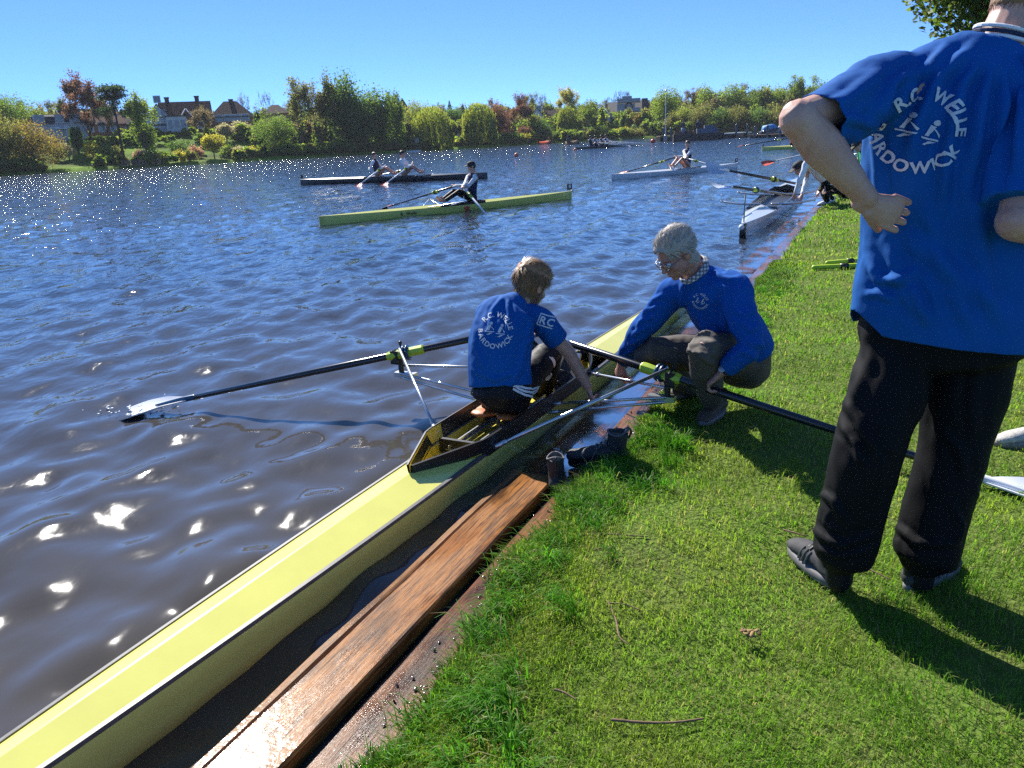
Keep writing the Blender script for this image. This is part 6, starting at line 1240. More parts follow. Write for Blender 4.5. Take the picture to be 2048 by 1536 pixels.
def leafm(name, c, isl=.5, tr=.62): M[name] = pm(name, c, .55, island=isl, trans=tr, spec=.25); return M[name]
for nm, c in dict(lf_spring=(0.191, 0.270, 0.044), lf_mid=(0.124, 0.203, 0.042), lf_dark=(0.089, 0.163, 0.043), lf_lime=(0.380, 0.360, 0.053), lf_olive=(0.157, 0.168, 0.054), lf_copper=(0.162, 0.085, 0.070), lf_red=(0.180, 0.088, 0.079), lf_bronze=(0.198, 0.159, 0.054), lf_pine=(0.036, 0.071, 0.040), lf_willow=(0.206, 0.253, 0.052), lf_gold=(0.380, 0.360, 0.106), lf_pale=(0.380, 0.360, 0.300), lf_pink=(0.380, 0.218, 0.210), lf_bare=(0.182, 0.148, 0.106)).items(): leafm(nm, c)
M['bark'] = pm('grey_brown_bark', (.085, .066, .052), .9, vary=(3, .4), bump=(10, .6, .05)); M['barkdark'] = pm('dark_bark', (.040, .030, .025), .9, vary=(3, .4))
def leaf_quads(C, size, r, flat=.0, hang=0):
    N = len(C); n = r.normal(size=(N, 3)); n /= np.linalg.norm(n, axis=1)[:, None]; a = r.normal(size=(N, 3)); a -= n * (a * n).sum(1)[:, None]; a /= np.linalg.norm(a, axis=1)[:, None]
    if hang: a = a * .25 + np.array([0, 0, -1.]); a /= np.linalg.norm(a, axis=1)[:, None]; n = np.cross(a, r.normal(size=(N, 3))); n /= np.linalg.norm(n, axis=1)[:, None]
    b = np.cross(n, a); s = size * (.55 + .9 * r.random(N))[:, None]; l = s * (1 + 2.2 * hang)
    co = np.stack((C - a * l * .5, C + b * s * .34, C + a * l * .5, C - b * s * .34), 1).reshape(-1, 3); return co
def branchy(mb, p, d, L_, r0, depth, r, tips, spread=.55, up=.15, seg=4, nmin=2, nmax=3, shrink=.70):
    q = p + d * L_ * .5 + V((r.gauss(0, .05), r.gauss(0, .05), 0)) * L_; e = p + d * L_ + V((r.gauss(0, .06), r.gauss(0, .06), r.gauss(0, .03))) * L_; r1 = r0 * .66; b = len(mb.v); r0 = max(r0, .05); S = seg if r0 > .05 else 3; rings = []
    for c, rr in ((p, r0), (q, (r0 + r1) / 2), (e, r1)):
        x = d.orthogonal().normalized(); y = d.cross(x)
        for k in range(S): a = 6.2832 * k / S; mb.v.append(tuple(c + x * rr * math.cos(a) + y * rr * math.sin(a)))
    for i in (0, 1):
        for k in range(S): k2 = (k + 1) % S; mb.f.append((b + i * S + k, b + i * S + k2, b + (i + 1) * S + k2, b + (i + 1) * S + k))
    tips.append((e, depth))
    if depth <= 0: return
    for i in range(r.randint(nmin, nmax)):
        nd = (d + V((r.gauss(0, spread), r.gauss(0, spread), r.gauss(0, spread * .6) + up))).normalized(); st = e if i < 2 else q.lerp(e, r.random()); branchy(mb, st, nd, L_ * shrink * r.uniform(.8, 1.15), r1 * .8, depth - 1, r, tips, spread, up, seg, nmin, nmax, shrink)
_seed = [100]
def tree(label, px, top, off, hwpx, kind, leaf='lf_mid', bot=.18, group='trees on the far bank', dens=1.0, name='tree', p=None, bark='bark', ls=None, H=None, rad=None, base_px=None):
    """a tree on the far bank: crown sized from the photo, trunk > limbs, crown of many small leaf faces"""
    _seed[0] += 1; r = random.Random(_seed[0]); nr = np.random.default_rng(_seed[0])
    if p is None: p = far(px, off)
    H0 = H
    if H is None: H = max(2, topz(px, top, p) - p.z)
    if rad is None: rad = hwpx * mpp(p)
    o = thing(name, label, 'tree' if name == 'tree' else name, p, r.random() * 6.28, group); ls = ls or max(.24, min(.55, H * .030)); tips = []; mb = MB(); z0 = H * bot
    tr = max(.10, H * .017)
    if kind == 'bare' or kind == 'sparse' or kind == 'twiggy':
        d = 5; trunk_h = H * (.20 if kind != 'sparse' else .15); shr = .74; tot = sum(shr ** i for i in range(1, d + 1)); L0 = (H - trunk_h) / (tot * .93) * shr
        mb.tube([(0, 0, -.3), (0, 0, trunk_h)], [tr * 1.2, tr * .85], 7, cap=0); k_ = 5
        sp = min(.75, .30 + .55 * rad / (H * .45))
        for i in range(k_):
            a = 6.283 * i / k_ + r.random(); dd = V((math.cos(a) * sp * 1.1, math.sin(a) * sp * 1.1, 1)).normalized() if i else V((0.05, 0, 1)).normalized(); branchy(mb, V((0, 0, trunk_h * r.uniform(.75, 1))) if i < 4 else V((0, 0, trunk_h * 1.0)), dd, L0 * (r.uniform(.9, 1.1) if i < 4 else .7), tr * .62, d, r, tips, sp * .55, .10, 4, 2, 3, shr)
        T = np.array([tuple(e) for e, dp in tips if dp <= (1 if kind == 'bare' else 3)]); 
        zt = T[:, 2].max(); xr = np.percentile(np.hypot(T[:, 0], T[:, 1]), 96)
        sz, sx_ = H / zt, rad / xr; mb.v = [(x * (1 + (sx_ - 1) * min(1, max(0, z - trunk_h * .7) / (H * .25))), y * (1 + (sx_ - 1) * min(1, max(0, z - trunk_h * .7) / (H * .25))), z * sz) for x, y, z in mb.v]; T = T * np.array([sx_, sx_, sz])
        part('trunk', mb.mesh('trunk'), M[bark], o)
        n = int({'bare': 700, 'twiggy': 5200, 'sparse': 4800}[kind] * dens); C = T[nr.integers(0, len(T), n)] + nr.normal(size=(n, 3)) * ls * (.9 if kind != 'bare' else .7); sz_ = ls * (.5 if kind == 'bare' else .8)
        co = leaf_quads(C, sz_, nr)
    else:
        if kind == 'willow':
            nst = int(260 * dens); a = nr.uniform(0, 6.283, nst); u = np.sqrt(nr.random(nst)); R_ = rad * (.35 + .65 * u); topz_ = H * (1 - .50 * (R_ / rad) ** 2.2) * (.92 + .08 * nr.random(nst)); low = H * (.04 + .30 * nr.random(nst) ** 2) ; Cs = []
            for i in range(nst):
                m_ = int(20 + 14 * nr.random()); t = np.linspace(0, 1, m_); z = topz_[i] + (low[i] - topz_[i]) * t; rr = R_[i] * (.90 + .14 * t); Cs.append(np.stack((rr * np.cos(a[i]), rr * np.sin(a[i]), z), -1) + nr.normal(size=(m_, 3)) * ls * .45)
            nd = int(1500 * dens); th = nr.uniform(0, 6.283, nd); ph = np.arccos(nr.random(nd)); Cs.append(np.stack((rad * .9 * np.sin(ph) * np.cos(th), rad * .9 * np.sin(ph) * np.sin(th), H * .5 + H * .48 * np.cos(ph)), -1) + nr.normal(size=(nd, 3)) * ls)
            C = np.concatenate(Cs); co = leaf_quads(C, ls * .9, nr, hang=.6); limbs = [(rad * .4, H * .7)] * 3
        elif kind == 'pine':
            nc = int(15 * dens); zc = H * (bot + (1 - bot) * nr.random(nc) ** .7); rr = rad * (1 - .45 * (zc / H - bot) / (1 - bot)) * np.sqrt(nr.random(nc)); a = nr.uniform(0, 6.283, nc); cc = np.stack((rr * np.cos(a), rr * np.sin(a), np.minimum(zc, H * .94)), -1); n = 190
            C = (cc[:, None, :] + nr.normal(size=(nc, n, 3)) * np.array([rad * .26, rad * .26, H * .022])).reshape(-1, 3); co = leaf_quads(C, ls * .9, nr)
            for c in cc: mb.tube([(0, 0, c[2] * .92), tuple(c)], [tr * .35, tr * .12], 4, cap=0)
        elif kind == 'conifer':
            n = int(2600 * dens); t = nr.random(n) ** .75; z = H * (bot + (1 - bot) * (1 - t)); a = nr.uniform(0, 6.283, n); lay = .75 + .35 * np.abs(np.sin(z * 2.6 + a)); rr = rad * t * lay * np.sqrt(.35 + .65 * nr.random(n)); C = np.stack((rr * np.cos(a), rr * np.sin(a), z - rr * .15), -1); co = leaf_quads(C, ls * .85, nr)
        else:   # round, column, shrub: clumps of leaves spread through the crown volume, thinner towards the rim
            nc = int((58 if kind != 'shrub' else 18) * dens); zc = z0 + (H - z0) / 2; rz = (H - z0) / 2; cc = []; k = 0
            while len(cc) < nc:
                v = nr.normal(size=3); v /= np.linalg.norm(v); v *= nr.random() ** .45; tap = 1 - .30 * max(0, v[2]) if kind != 'column' else 1
                q = np.array([v[0] * rad * tap, v[1] * rad * tap, zc + v[2] * rz * .92]); cc.append(q)
            cc = np.array(cc); n = int(120 * (1 if kind != 'shrub' else .7)); sg = np.array([rad * .19, rad * .19, rz * .15 + rad * .04]); C = (cc[:, None, :] + nr.normal(size=(nc, n, 3)) * sg * (.7 + .6 * nr.random((nc, 1, 1)))).reshape(-1, 3); C[:, 2] = np.maximum(C[:, 2], .15); C = C[((C[:, 0] / rad) ** 2 + (C[:, 1] / rad) ** 2 + ((C[:, 2] - zc) / rz) ** 2) < (1.12 if H0 else 1.9)]; co = leaf_quads(C, ls, nr)
            if kind != 'shrub':
                for c in cc[::2]: mb.tube([(0, 0, max(z0 * .7, c[2] * .55)), tuple(c * np.array([.5, .5, .85])), tuple(c)], [tr * .45, tr * .25, tr * .08], 4, cap=0)
        mb.tube([(0, 0, -.4), (tr * .3, 0, H * .35), (0, 0, H * (.85 if kind in ('pine', 'conifer') else .62))], [tr * 1.25, tr, tr * .35], 8, cap=0); part('trunk' if kind != 'shrub' else 'stems', mb.mesh('trunk'), M[bark], o)
    i = np.arange(len(co) // 4) * 4; part('crown', fast_mesh('crown', co, np.stack((i, i + 1, i + 2, i + 3), -1)), M[leaf], o, smooth=False); return o
T_ = tree
# the mass of trees closing the view behind the houses, and the growth under the named trees
def mass(name, mats, spec, seed):
    nr = np.random.default_rng(seed); Cs = []; tr_ = MB()
    for px, top, off, hwd, lowf in spec:
        p = far(px, off); H = max(1.2, topz(px, top, p) - p.z); rad = hwd * mpp(p); nc = int(10 + 10 * H / 8); v = nr.normal(size=(nc, 3)); v /= np.linalg.norm(v, axis=1)[:, None]; v *= nr.random((nc, 1)) ** .4
        cc = np.array(p) + np.stack((v[:, 0] * rad, v[:, 1] * rad, H * lowf + H * (1 - lowf) * (.5 + .47 * v[:, 2])), -1); m_ = 55; Cs.append((cc[:, None, :] + nr.normal(size=(nc, m_, 3)) * np.array([rad * .25, rad * .25, H * .09])).reshape(-1, 3))
        if H > 5: tr_.tube([p - V((0, 0, .3)), p + V((0, 0, H * .7))], [.22, .08], 5, cap=0)
    C = np.concatenate(Cs); co = leaf_quads(C, .5, nr); i = np.arange(len(C)) * 4; me = fast_mesh(name, co, np.stack((i, i + 1, i + 2, i + 3), -1)); o = part(name, me, mats, smooth=False)
    me.polygons.foreach_set('material_index', np.repeat(nr.integers(0, len(mats), (len(C) + 54) // 55), 55)[:len(C)].astype(np.int32)); return stuff(o)
_r = random.Random(77); MS = [M[k] for k in ('lf_olive', 'lf_mid', 'lf_spring', 'lf_bare')]
SKY = [(-300, 205), (0, 200), (80, 212), (160, 216), (250, 214), (330, 216), (440, 222), (520, 224), (600, 212), (760, 212), (860, 214), (960, 212), (1060, 208), (1180, 206), (1260, 206), (1340, 198), (1420, 184), (1600, 176), (1700, 176), (1900, 176), (2300, 170)]
def skl(px): return float(np.interp(px, [a for a, b in SKY], [b for a, b in SKY]))
mass('background_wood', MS, [(px + _r.uniform(-5, 5), skl(px) + _r.uniform(-5, 14), _r.uniform(56, 78) if px < 1330 else _r.uniform(20, 40), _r.uniform(10, 17), .02) for px in range(-300, 2300, 9)] + [(px + _r.uniform(-6, 6), skl(px) + _r.uniform(16, 34), _r.uniform(14, 30), _r.uniform(9, 15), .0) for px in list(range(495, 1040, 11)) + list(range(1285, 2200, 11))], 31)
mass('bank_undergrowth', MS[:3] + [M['lf_spring']], [(px, 0, o_, 0, 0) for px, o_ in ()] + [(px, 331 - .0524 * px - u_ - (4 if px > 480 else 0), o_, _r.uniform(7, 12), 0) for px, u_, o_ in [(x + _r.uniform(-5, 5), _r.uniform(2, 10) + (8 if x > 1290 else 0), _r.uniform(1.8, 9)) for x in list(range(-250, 84, 8)) + list(range(195, 240, 8)) + list(range(270, 345, 10)) + list(range(478, 1320, 7)) + list(range(1320, 2000, 9))]] + [(x + _r.uniform(-5, 5), 300 - .05 * x - _r.uniform(5, 24), (_r.uniform(14, 34) if not 84 < x < 520 else _r.uniform(22, 36)), _r.uniform(7, 12), 0) for x in list(range(-200, 84, 9)) + list(range(150, 345, 9)) + list(range(345, 520, 12)) + list(range(520, 1330, 8))], 32)
# left: around the villa and the brick houses
T_('thin-leaved olive tree at the far left edge of the far bank', 8, 178, 40, 28, 'sparse', 'lf_olive')
T_('tall fresh green tree just right of the far left edge', 47, 184, 36, 36, 'round', 'lf_mid', .25)
T_('dark olive tree hanging over the water at the far left edge', 12, 222, 5, 42, 'round', 'lf_olive', .08, dens=1.2)
T_('broad tree with orange-bronze young leaves by the water, left of the grey villa', 70, 240, 6, 44, 'round', 'lf_bronze', .12, dens=1.3)
T_('pale thinly leaved tree rising behind the grey villa roof', 110, 200, 62, 24, 'sparse', 'lf_olive')
T_('narrow pale bare tree between the grey villa and the copper beech', 151, 193, 58, 14, 'twiggy', 'lf_olive')
T_('tall copper beech with red-brown twiggy crown', 190, 143, 24, 44, 'twiggy', 'lf_copper', dens=1.5, bark='barkdark')
T_('lower copper tree with red-brown leaves against the orange brick house', 178, 208, 30, 22, 'sparse', 'lf_copper')
T_('tall dark pine with bare trunk and clumped top', 248, 166, 14, 24, 'pine', 'lf_pine', .50, bark='barkdark', dens=1.2)
T_('brown tree with dense bare twigs between the copper beech and the pine', 226, 196, 30, 20, 'twiggy', 'lf_bare')
T_('light green birch with drooping foliage right of the dark pine', 295, 184, 12, 27, 'sparse', 'lf_spring', dens=1.2)
T_('small green tree under the birch', 300, 240, 14, 16, 'round', 'lf_mid', .2)
T_('clipped dark ivy column in front of the grey villa', 162, 254, 20, 9, 'column', 'lf_dark', .02)
T_('brown twiggy tree in front of the twin-chimney house', 416, 212, 26, 26, 'twiggy', 'lf_bare')
T_('round pollard willow with bright yellow-green crown standing alone by the water', 428, 268, 6, 20, 'round', 'lf_lime', .34, dens=.8)
T_('white blossoming tree below the hipped house', 458, 246, 24, 14, 'round', 'lf_pale', .25, dens=.7)
T_('pinkish blossoming tree right of the white blossom', 487, 243, 26, 16, 'round', 'lf_pale', .25, dens=.7)
T_('bare grey tree on the skyline left of the two skyline bare trees', 497, 180, 70, 17, 'bare', 'lf_bare')
T_('bare grey tree on the skyline with broad fan of branches', 543, 180, 66, 24, 'bare', 'lf_bare')
T_('low spreading fresh green tree by the water left of the tall clump', 553, 226, 8, 38, 'round', 'lf_mid', .22, dens=1.2)
T_('slim dark ivy-grown trunk left of the low spreading tree', 524, 222, 20, 7, 'column', 'lf_dark', .05)
T_('tall half-bare tree at the left of the tall clump', 606, 156, 10, 30, 'sparse', 'lf_olive', dens=.9)
T_('slender bare tree with upright branches in the tall clump', 640, 160, 12, 18, 'bare', 'lf_bare')
T_('tallest tree of the clump, thin olive crown rounding at the top', 672, 141, 12, 32, 'sparse', 'lf_olive', dens=1.3)
T_('massive dark ivy-clad tree in the middle of the tall clump', 705, 152, 9, 40, 'column', 'lf_dark', .02, dens=1.9)
T_('dark green tree at the foot of the ivy-clad giant', 725, 205, 5, 30, 'round', 'lf_dark', .03, dens=1.2)
T_('mid green leafy tree right of the ivy-clad giant', 766, 172, 8, 28, 'column', 'lf_mid', .04, dens=1.4)
T_('narrow green tree before the red roof peak', 795, 183, 12, 17, 'column', 'lf_mid', .05, dens=1.1)
T_('yellow-green round tree behind the big weeping willow', 840, 203, 22, 30, 'round', 'lf_willow', .15, dens=1.1)
T_('big weeping willow hanging to the water beside the boathouse', 866, 216, 3, 40, 'willow', 'lf_willow', dens=1.3)
T_('weeping willow left of the red trees', 960, 207, 3, 34, 'willow', 'lf_willow', dens=1.3)
T_('dark conifer behind the gap between the two willows', 904, 200, 48, 18, 'conifer', 'lf_pine', .05)
T_('shorter dark conifer behind the left edge of the second willow', 930, 208, 50, 16, 'conifer', 'lf_pine', .05)
T_('dark round evergreen filling the gap between the two willows', 912, 215, 30, 26, 'round', 'lf_dark', .05, dens=1.2)
T_('rosy red-leaved tree right behind the second willow', 1000, 204, 10, 26, 'round', 'lf_red', .08, dens=1.2)
T_('taller red-brown tree right of the rosy red one', 1042, 187, 14, 28, 'twiggy', 'lf_copper', dens=1.4)
T_('thin olive tree behind the red-brown tree', 1058, 186, 40, 20, 'sparse', 'lf_olive')
T_('small pink shrub-like tree at the foot of the red-brown tree', 1050, 252, 6, 14, 'round', 'lf_red', .1, dens=.7)
T_('dark green bushy tree by the water left of the white cottages', 1082, 238, 5, 22, 'round', 'lf_dark', .03, dens=1.1)
T_('bare tree on the skyline left of the golden crown', 1086, 184, 60, 13, 'bare', 'lf_bare')
T_('large round golden-yellow tree on the skyline', 1131, 172, 30, 28, 'sparse', 'lf_gold', dens=1.5)
T_('weeping pale green tree below the golden crown', 1134, 214, 12, 19, 'willow', 'lf_willow', dens=.9)
T_('spring green tree with a straight dark trunk right of the golden crown', 1181, 198, 10, 22, 'sparse', 'lf_spring', dens=1.2)
T_('bare tree on the skyline left of the dark modern house', 1213, 192, 60, 12, 'bare', 'lf_bare')
T_('broad bare tree on the skyline above the dark modern house', 1246, 179, 62, 20, 'bare', 'lf_bare')
T_('small autumn-brown tree before the dark modern house', 1280, 228, 18, 9, 'sparse', 'lf_bronze', dens=.6)
T_('light green tall tree right of the dark modern house', 1333, 173, 18, 27, 'round', 'lf_spring', .12, dens=1.2)
T_('olive thin tree between the dark house and the light green tall tree', 1308, 196, 24, 16, 'sparse', 'lf_olive')
T_('round yellow-green tree low at the left end of the wood', 1368, 213, 8, 24, 'round', 'lf_willow', .06, dens=1.1)
WOOD = [(1362, 186, 34, 20, 'bare', 'lf_bare', 'bare twiggy tree at the left end of the wood behind the barge'), (1388, 176, 30, 22, 'twiggy', 'lf_bare', 'bare brown tree left of the first leafy tree in the wood'), (1412, 172, 26, 24, 'round', 'lf_spring', 'yellow-green leafy tree above the middle of the work barge'), (1440, 176, 34, 22, 'bare', 'lf_bare', 'bare crown showing between two leafy trees above the right half of the barge'),
        (1462, 167, 26, 24, 'round', 'lf_spring', 'yellow-green tree above the left end of the pale pontoon'), (1490, 168, 30, 24, 'sparse', 'lf_olive', 'thin olive tree above the middle of the pale pontoon'), (1515, 175, 24, 22, 'round', 'lf_mid', 'fresh green tree above the left end of the jetty'), (1540, 178, 30, 20, 'sparse', 'lf_olive', 'thin olive tree in the dip of the wood skyline'), (1556, 172, 24, 20, 'round', 'lf_spring', 'green tree left of the tallest tree of the wood'),
        (1578, 164, 26, 24, 'round', 'lf_mid', 'dense green tree beside the tallest tree of the wood'), (1603, 150, 28, 26, 'sparse', 'lf_spring', 'tallest tree of the wood, rounded airy crown'), (1640, 166, 26, 26, 'round', 'lf_mid', 'tree of the wood just left of the blue sleeve'), (1672, 164, 22, 22, 'round', 'lf_mid', 'tree of the wood half hidden behind the blue sleeve'), (1700, 175, 20, 30, 'round', 'lf_dark', 'dark tree of the wood behind the standing man\'s arm')]
for px, top, off, hwd, kind, lf, lab in WOOD: T_(lab, px, top, off, hwd, kind, lf, .08, 'trees of the wood behind the barge', 1.25)
for i, (px, top, hwd, lf, lab) in enumerate(((1400, 214, 24, 'lf_olive', 'low olive tree behind the left half of the barge'), (1440, 218, 24, 'lf_dark', 'low dark tree behind the right half of the barge'), (1478, 212, 26, 'lf_olive', 'low olive tree behind the pale pontoon'), (1518, 216, 24, 'lf_dark', 'low dark tree behind the left piles of the jetty'), (1556, 212, 26, 'lf_olive', 'low olive tree behind the right piles of the jetty'), (1598, 210, 28, 'lf_dark', 'low dark tree behind the elbow of the standing man'), (1345, 226, 16, 'lf_olive', 'low olive tree behind the flagpole'))):
    T_(lab, px, top, 5, hwd, 'round', lf, .02, 'undergrowth trees of the wood', 1.2)
# skyline trees far behind, left part and centre
for px, top, hwd, lf, lab in ((445, 222, 14, 'lf_olive', 'olive treetop between the twin-chimney and the hipped house'), (590, 205, 22, 'lf_olive', 'olive treetop behind the low spreading tree'), (880, 205, 16, 'lf_bare', 'brown bare treetop behind the big willow'), (985, 196, 14, 'lf_bare', 'brown bare treetop behind the second willow'), (1068, 197, 12, 'lf_olive', 'olive treetop right of the red-brown tree'), (1158, 205, 14, 'lf_mid', 'green treetop between golden crown and spring green tree')):
    T_(lab, px, top, 72, hwd, 'sparse', lf, group='treetops behind the houses')
# shrubs along the waterline and on the garden slopes
SHR = [(25, 318, 4, 26, 'lf_dark', 'dark shrub overhanging the water at the far left edge'), (60, 306, 5, 22, 'lf_dark', 'dark shrub under the bronze-leaved tree'), (118, 290, 14, 16, 'lf_dark', 'dark hedge shrub below the grey villa'), (140, 283, 15, 12, 'lf_pale', 'pale shrub below the grey villa'), (188, 284, 16, 15, 'lf_lime', 'yellow-green shrub at the foot of the copper beech'), (214, 290, 13, 20, 'lf_dark', 'wide dark shrub between copper beech and pine'), (242, 322, 2.5, 9, 'lf_olive', 'clipped ball shrub by the water left of the plank fence'), (236, 292, 14, 12, 'lf_olive', 'olive shrub left of the dark pine trunk'), (282, 296, 9, 11, 'lf_pink', 'pinkish shrub right of the dark pine trunk'), (300, 312, 4, 18, 'lf_olive', 'olive shrub by the water under the birch'), (330, 298, 9, 16, 'lf_mid', 'green shrub right of the birch trunk'), (360, 310, 3.5, 14, 'lf_lime', 'yellow-green shrub by the water below the flat white table'), (380, 308, 3.5, 14, 'lf_olive', 'olive shrub by the water right of the yellow-green one'), (394, 292, 8, 12, 'lf_pink', 'dark pink shrub left of the pollard willow'), (362, 284, 18, 22, 'lf_dark', 'long dark hedge below the white half-timbered house'), (455, 290, 8, 14, 'lf_mid', 'green shrub right of the pollard willow'), (478, 292, 7, 20, 'lf_pale', 'pale blossoming shrub below the hipped house'), (502, 296, 6, 18, 'lf_lime', 'yellow-green shrub left of the low spreading tree'), (530, 304, 4, 16, 'lf_dark', 'dark shrub under the left edge of the low spreading tree'),
       (590, 298, 3, 20, 'lf_mid', 'green reed-like shrub right of the low spreading tree trunk'), (630, 292, 3, 20, 'lf_olive', 'olive shrub under the slender bare tree'), (665, 284, 3, 22, 'lf_olive', 'brownish shrub under the tallest clump tree'), (700, 286, 2.5, 18, 'lf_dark', 'dark shrub at the foot of the ivy-clad giant'), (745, 282, 2.5, 18, 'lf_olive', 'olive shrub at the foot of the mid green leafy tree'), (785, 280, 2.5, 18, 'lf_olive', 'olive shrub left of the boathouse'), (812, 270, 6, 16, 'lf_dark', 'dark shrub beside the boathouse'), (940, 276, 4, 12, 'lf_lime', 'light shrub at the foot of the second willow'), (985, 280, 3, 16, 'lf_olive', 'olive shrub under the rosy red tree'), (1025, 272, 3, 16, 'lf_olive', 'olive shrub under the red-brown tree'), (1053, 270, 3, 12, 'lf_lime', 'yellow-green shrub above the red motor boat'), (1110, 262, 6, 18, 'lf_olive', 'olive hedge above the small brown boat'), (1130, 258, 9, 14, 'lf_mid', 'green shrub below the weeping pale tree'), (1165, 256, 5, 18, 'lf_bare', 'brown shrub left of the straight dark trunk'), (1200, 246, 9, 14, 'lf_mid', 'green shrub below the gabled cottage'), (1215, 262, 4, 16, 'lf_willow', 'light green shrub by the water below the gabled cottage'), (1246, 254, 6, 16, 'lf_lime', 'yellow-green shrub below the dark modern house'), (1232, 240, 14, 8, 'lf_dark', 'dark upright shrub left of the dark modern house'), (1275, 262, 4, 18, 'lf_olive', 'long olive hedge by the water below the dark modern house'), (1305, 258, 5, 12, 'lf_dark', 'dark shrub left of the flagpole'), (1320, 244, 10, 14, 'lf_mid', 'green shrub under the light green tall tree')]
for px, top, off, hwd, lf, lab in SHR: T_(lab, px, top, off, hwd, 'shrub', lf, .0, 'shrubs on the far bank', name='shrub', dens=1.1)
# ------------------------------------------------------------------ houses on the far bank
def MBtube(o, nm, pts, r, m): mb = MB(); mb.tube(pts, r, 5, cap=0); return mb.build(nm, m, o)
M['tile'] = pm('brown_red_tiles', (.115, .060, .045), .9, spec=.08, vary=(1.5, .35), bump=(6, .5, .05)); M['tiledark'] = pm('dark_brown_tiles', (.065, .045, .040), .9, spec=.08, vary=(1.5, .35), bump=(6, .5, .05)); M['slate'] = pm('slate_roof', (.055, .062, .078), .9, spec=.08, vary=(1.5, .3), bump=(6, .4, .05)); M['render'] = pm('grey_render', (.40, .42, .46), .9, vary=(.8, .15)); M['brick'] = pm('orange_brick', (.42, .16, .085), .9, vary=(2, .3), bump=(12, .4, .03)); M['whitewall'] = pm('white_render', (.70, .71, .72), .9, vary=(.8, .1)); M['darkwood'] = pm('dark_cladding', (.060, .058, .065), .7, vary=(2, .3)); M['tilered'] = pm('red_tiles', (.30, .10, .06), .9, spec=.08, vary=(2, .3))
def house(label, px, off, wpx, eave, ridge_, wall, roof, kind='side', depth=8, wins=(), chim=(), yaw=0, over=.4, base_drop=0, extra=None):
    p = far(px, off); k = mpp(p); W = wpx * k; he = max(1.8, topz(px, eave, p) - p.z); hr = max(he + .8, topz(px, ridge_, p) - p.z); h = hdir(px); o = thing('house', label, 'house', p, math.atan2(-h.x, h.y) + R(yaw), 'houses on the far bank'); D = depth; w2 = W / 2; mb = MB()
    if kind == 'gable': mb.loft([[(-w2, y, -1), (w2, y, -1), (w2, y, he), (0, y, hr - .15), (-w2, y, he)] for y in (0, D)])
    elif kind == 'side': mb.loft([[(x, 0, -1), (x, D, -1), (x, D, he), (x, D / 2, hr - .15), (x, 0, he)] for x in (-w2, w2)])
    else: mb.box((0, D / 2, he / 2 - .5), (W, D, he + 1))
    o_w = mb.build('wall', wall, o, False); mb = MB(); v = over
    if kind == 'gable':
        s = (hr - he) / w2
        for sg in (-1, 1): mb.loft([[(0, y, hr + .02), (sg * (w2 + v), y, he - v * s), (sg * (w2 + v), y, he - v * s - .2), (0, y, hr - .18)] for y in (-v, D + v)])
    elif kind == 'side':
        s = (hr - he) / (D / 2)
        for sg in (-1, 1): mb.loft([[(x, D / 2, hr + .02), (x, D / 2 + sg * (D / 2 + v), he - v * s), (x, D / 2 + sg * (D / 2 + v), he - v * s - .2), (x, D / 2, hr - .18)] for x in (-w2 - v, w2 + v)])
    elif kind == 'hip':
        a = [(-w2 - v, -v, he), (w2 + v, -v, he), (w2 + v, D + v, he), (-w2 - v, D + v, he)]; r_ = [(-w2 * .30, D / 2, hr), (w2 * .30, D / 2, hr)]; mb.add(a + r_, [(0, 1, 5, 4), (1, 2, 5), (2, 3, 4, 5), (3, 0, 4), (3, 2, 1, 0)])
    elif kind == 'mansard':
        m_ = [[(-w2 - .2, -.2, he), (w2 + .2, -.2, he), (w2 + .2, D + .2, he), (-w2 - .2, D + .2, he)], [(-w2 + .5, .6, hr - .4), (w2 - .5, .6, hr - .4), (w2 - .5, D - .6, hr - .4), (-w2 + .5, D - .6, hr - .4)], [(-w2 + 1.5, 2.5, hr), (w2 - 1.5, 2.5, hr), (w2 - 1.5, D - 2.5, hr), (-w2 + 1.5, D - 2.5, hr)]]; mb.loft(m_)
    rf = sharp(mb.build('roof', roof, o), 20)
    for (fx, fz, top) in chim:
        mb = MB(); zt = topz(px, top, p) - p.z; mb.box((fx * W, D / 2 * (1 + fz), (he + zt) / 2), (.9, .9, zt - he)); mb.box((fx * W, D / 2 * (1 + fz), zt), (1.1, 1.1, .25)); mb.build('chimney', M['tiledark'] if roof is not M['slate'] else M['slate'], rf, False)
    for (fx, z, w, hh) in wins:
        mb = MB(); mb.box((fx * W, -.02, z), (w + .24, .12, hh + .24)); fr_ = mb.build('window', M['white'], o, False)
        for sx in (-1, 1): mb = MB(); mb.box((fx * W + sx * w / 4, -.07, z), (w / 2 - .06, .06, hh)); mb.build('pane', M['glass'], fr_, False)
    if extra: extra(o, W, D, he, hr)
    return o
def villa_x(o, W, D, he, hr):
    for fx in (-.28, .05, .3):
        mb = MB(); mb.box((fx * W, .15, he + .95), (1.5, .9, 1.5)); dm = mb.build('dormer', M['render'], o, False); mb = MB(); mb.box((fx * W, -.33, he + .95), (1.1, .06, 1.1)); mb.build('pane', M['glass'], dm, False)
    mb = MB(); mb.box((.12 * W, -.8, he * .72), (3.2, 1.4, .15))
    for i in range(9): mb.box((.12 * W - 1.5 + i * .375, -1.45, he * .72 + .5), (.06, .06, .9))
    mb.box((.12 * W, -1.45, he * .72 + .98), (3.2, .08, .08)); mb.build('balcony', M['white'], o, False)
house('grey villa with dark mansard roof and balcony', 131, 30, 84, 247, 227, M['render'], M['slate'], 'mansard', 9, [(-.32, 1.6, 1.3, 1.7), (-.05, 1.6, 1.3, 1.7), (.22, 1.6, 1.6, 1.9), (-.32, 4.0, 1.3, 1.5), (.34, 4.0, 1.0, 1.5)], [(0.1, 0, 219)], extra=villa_x)
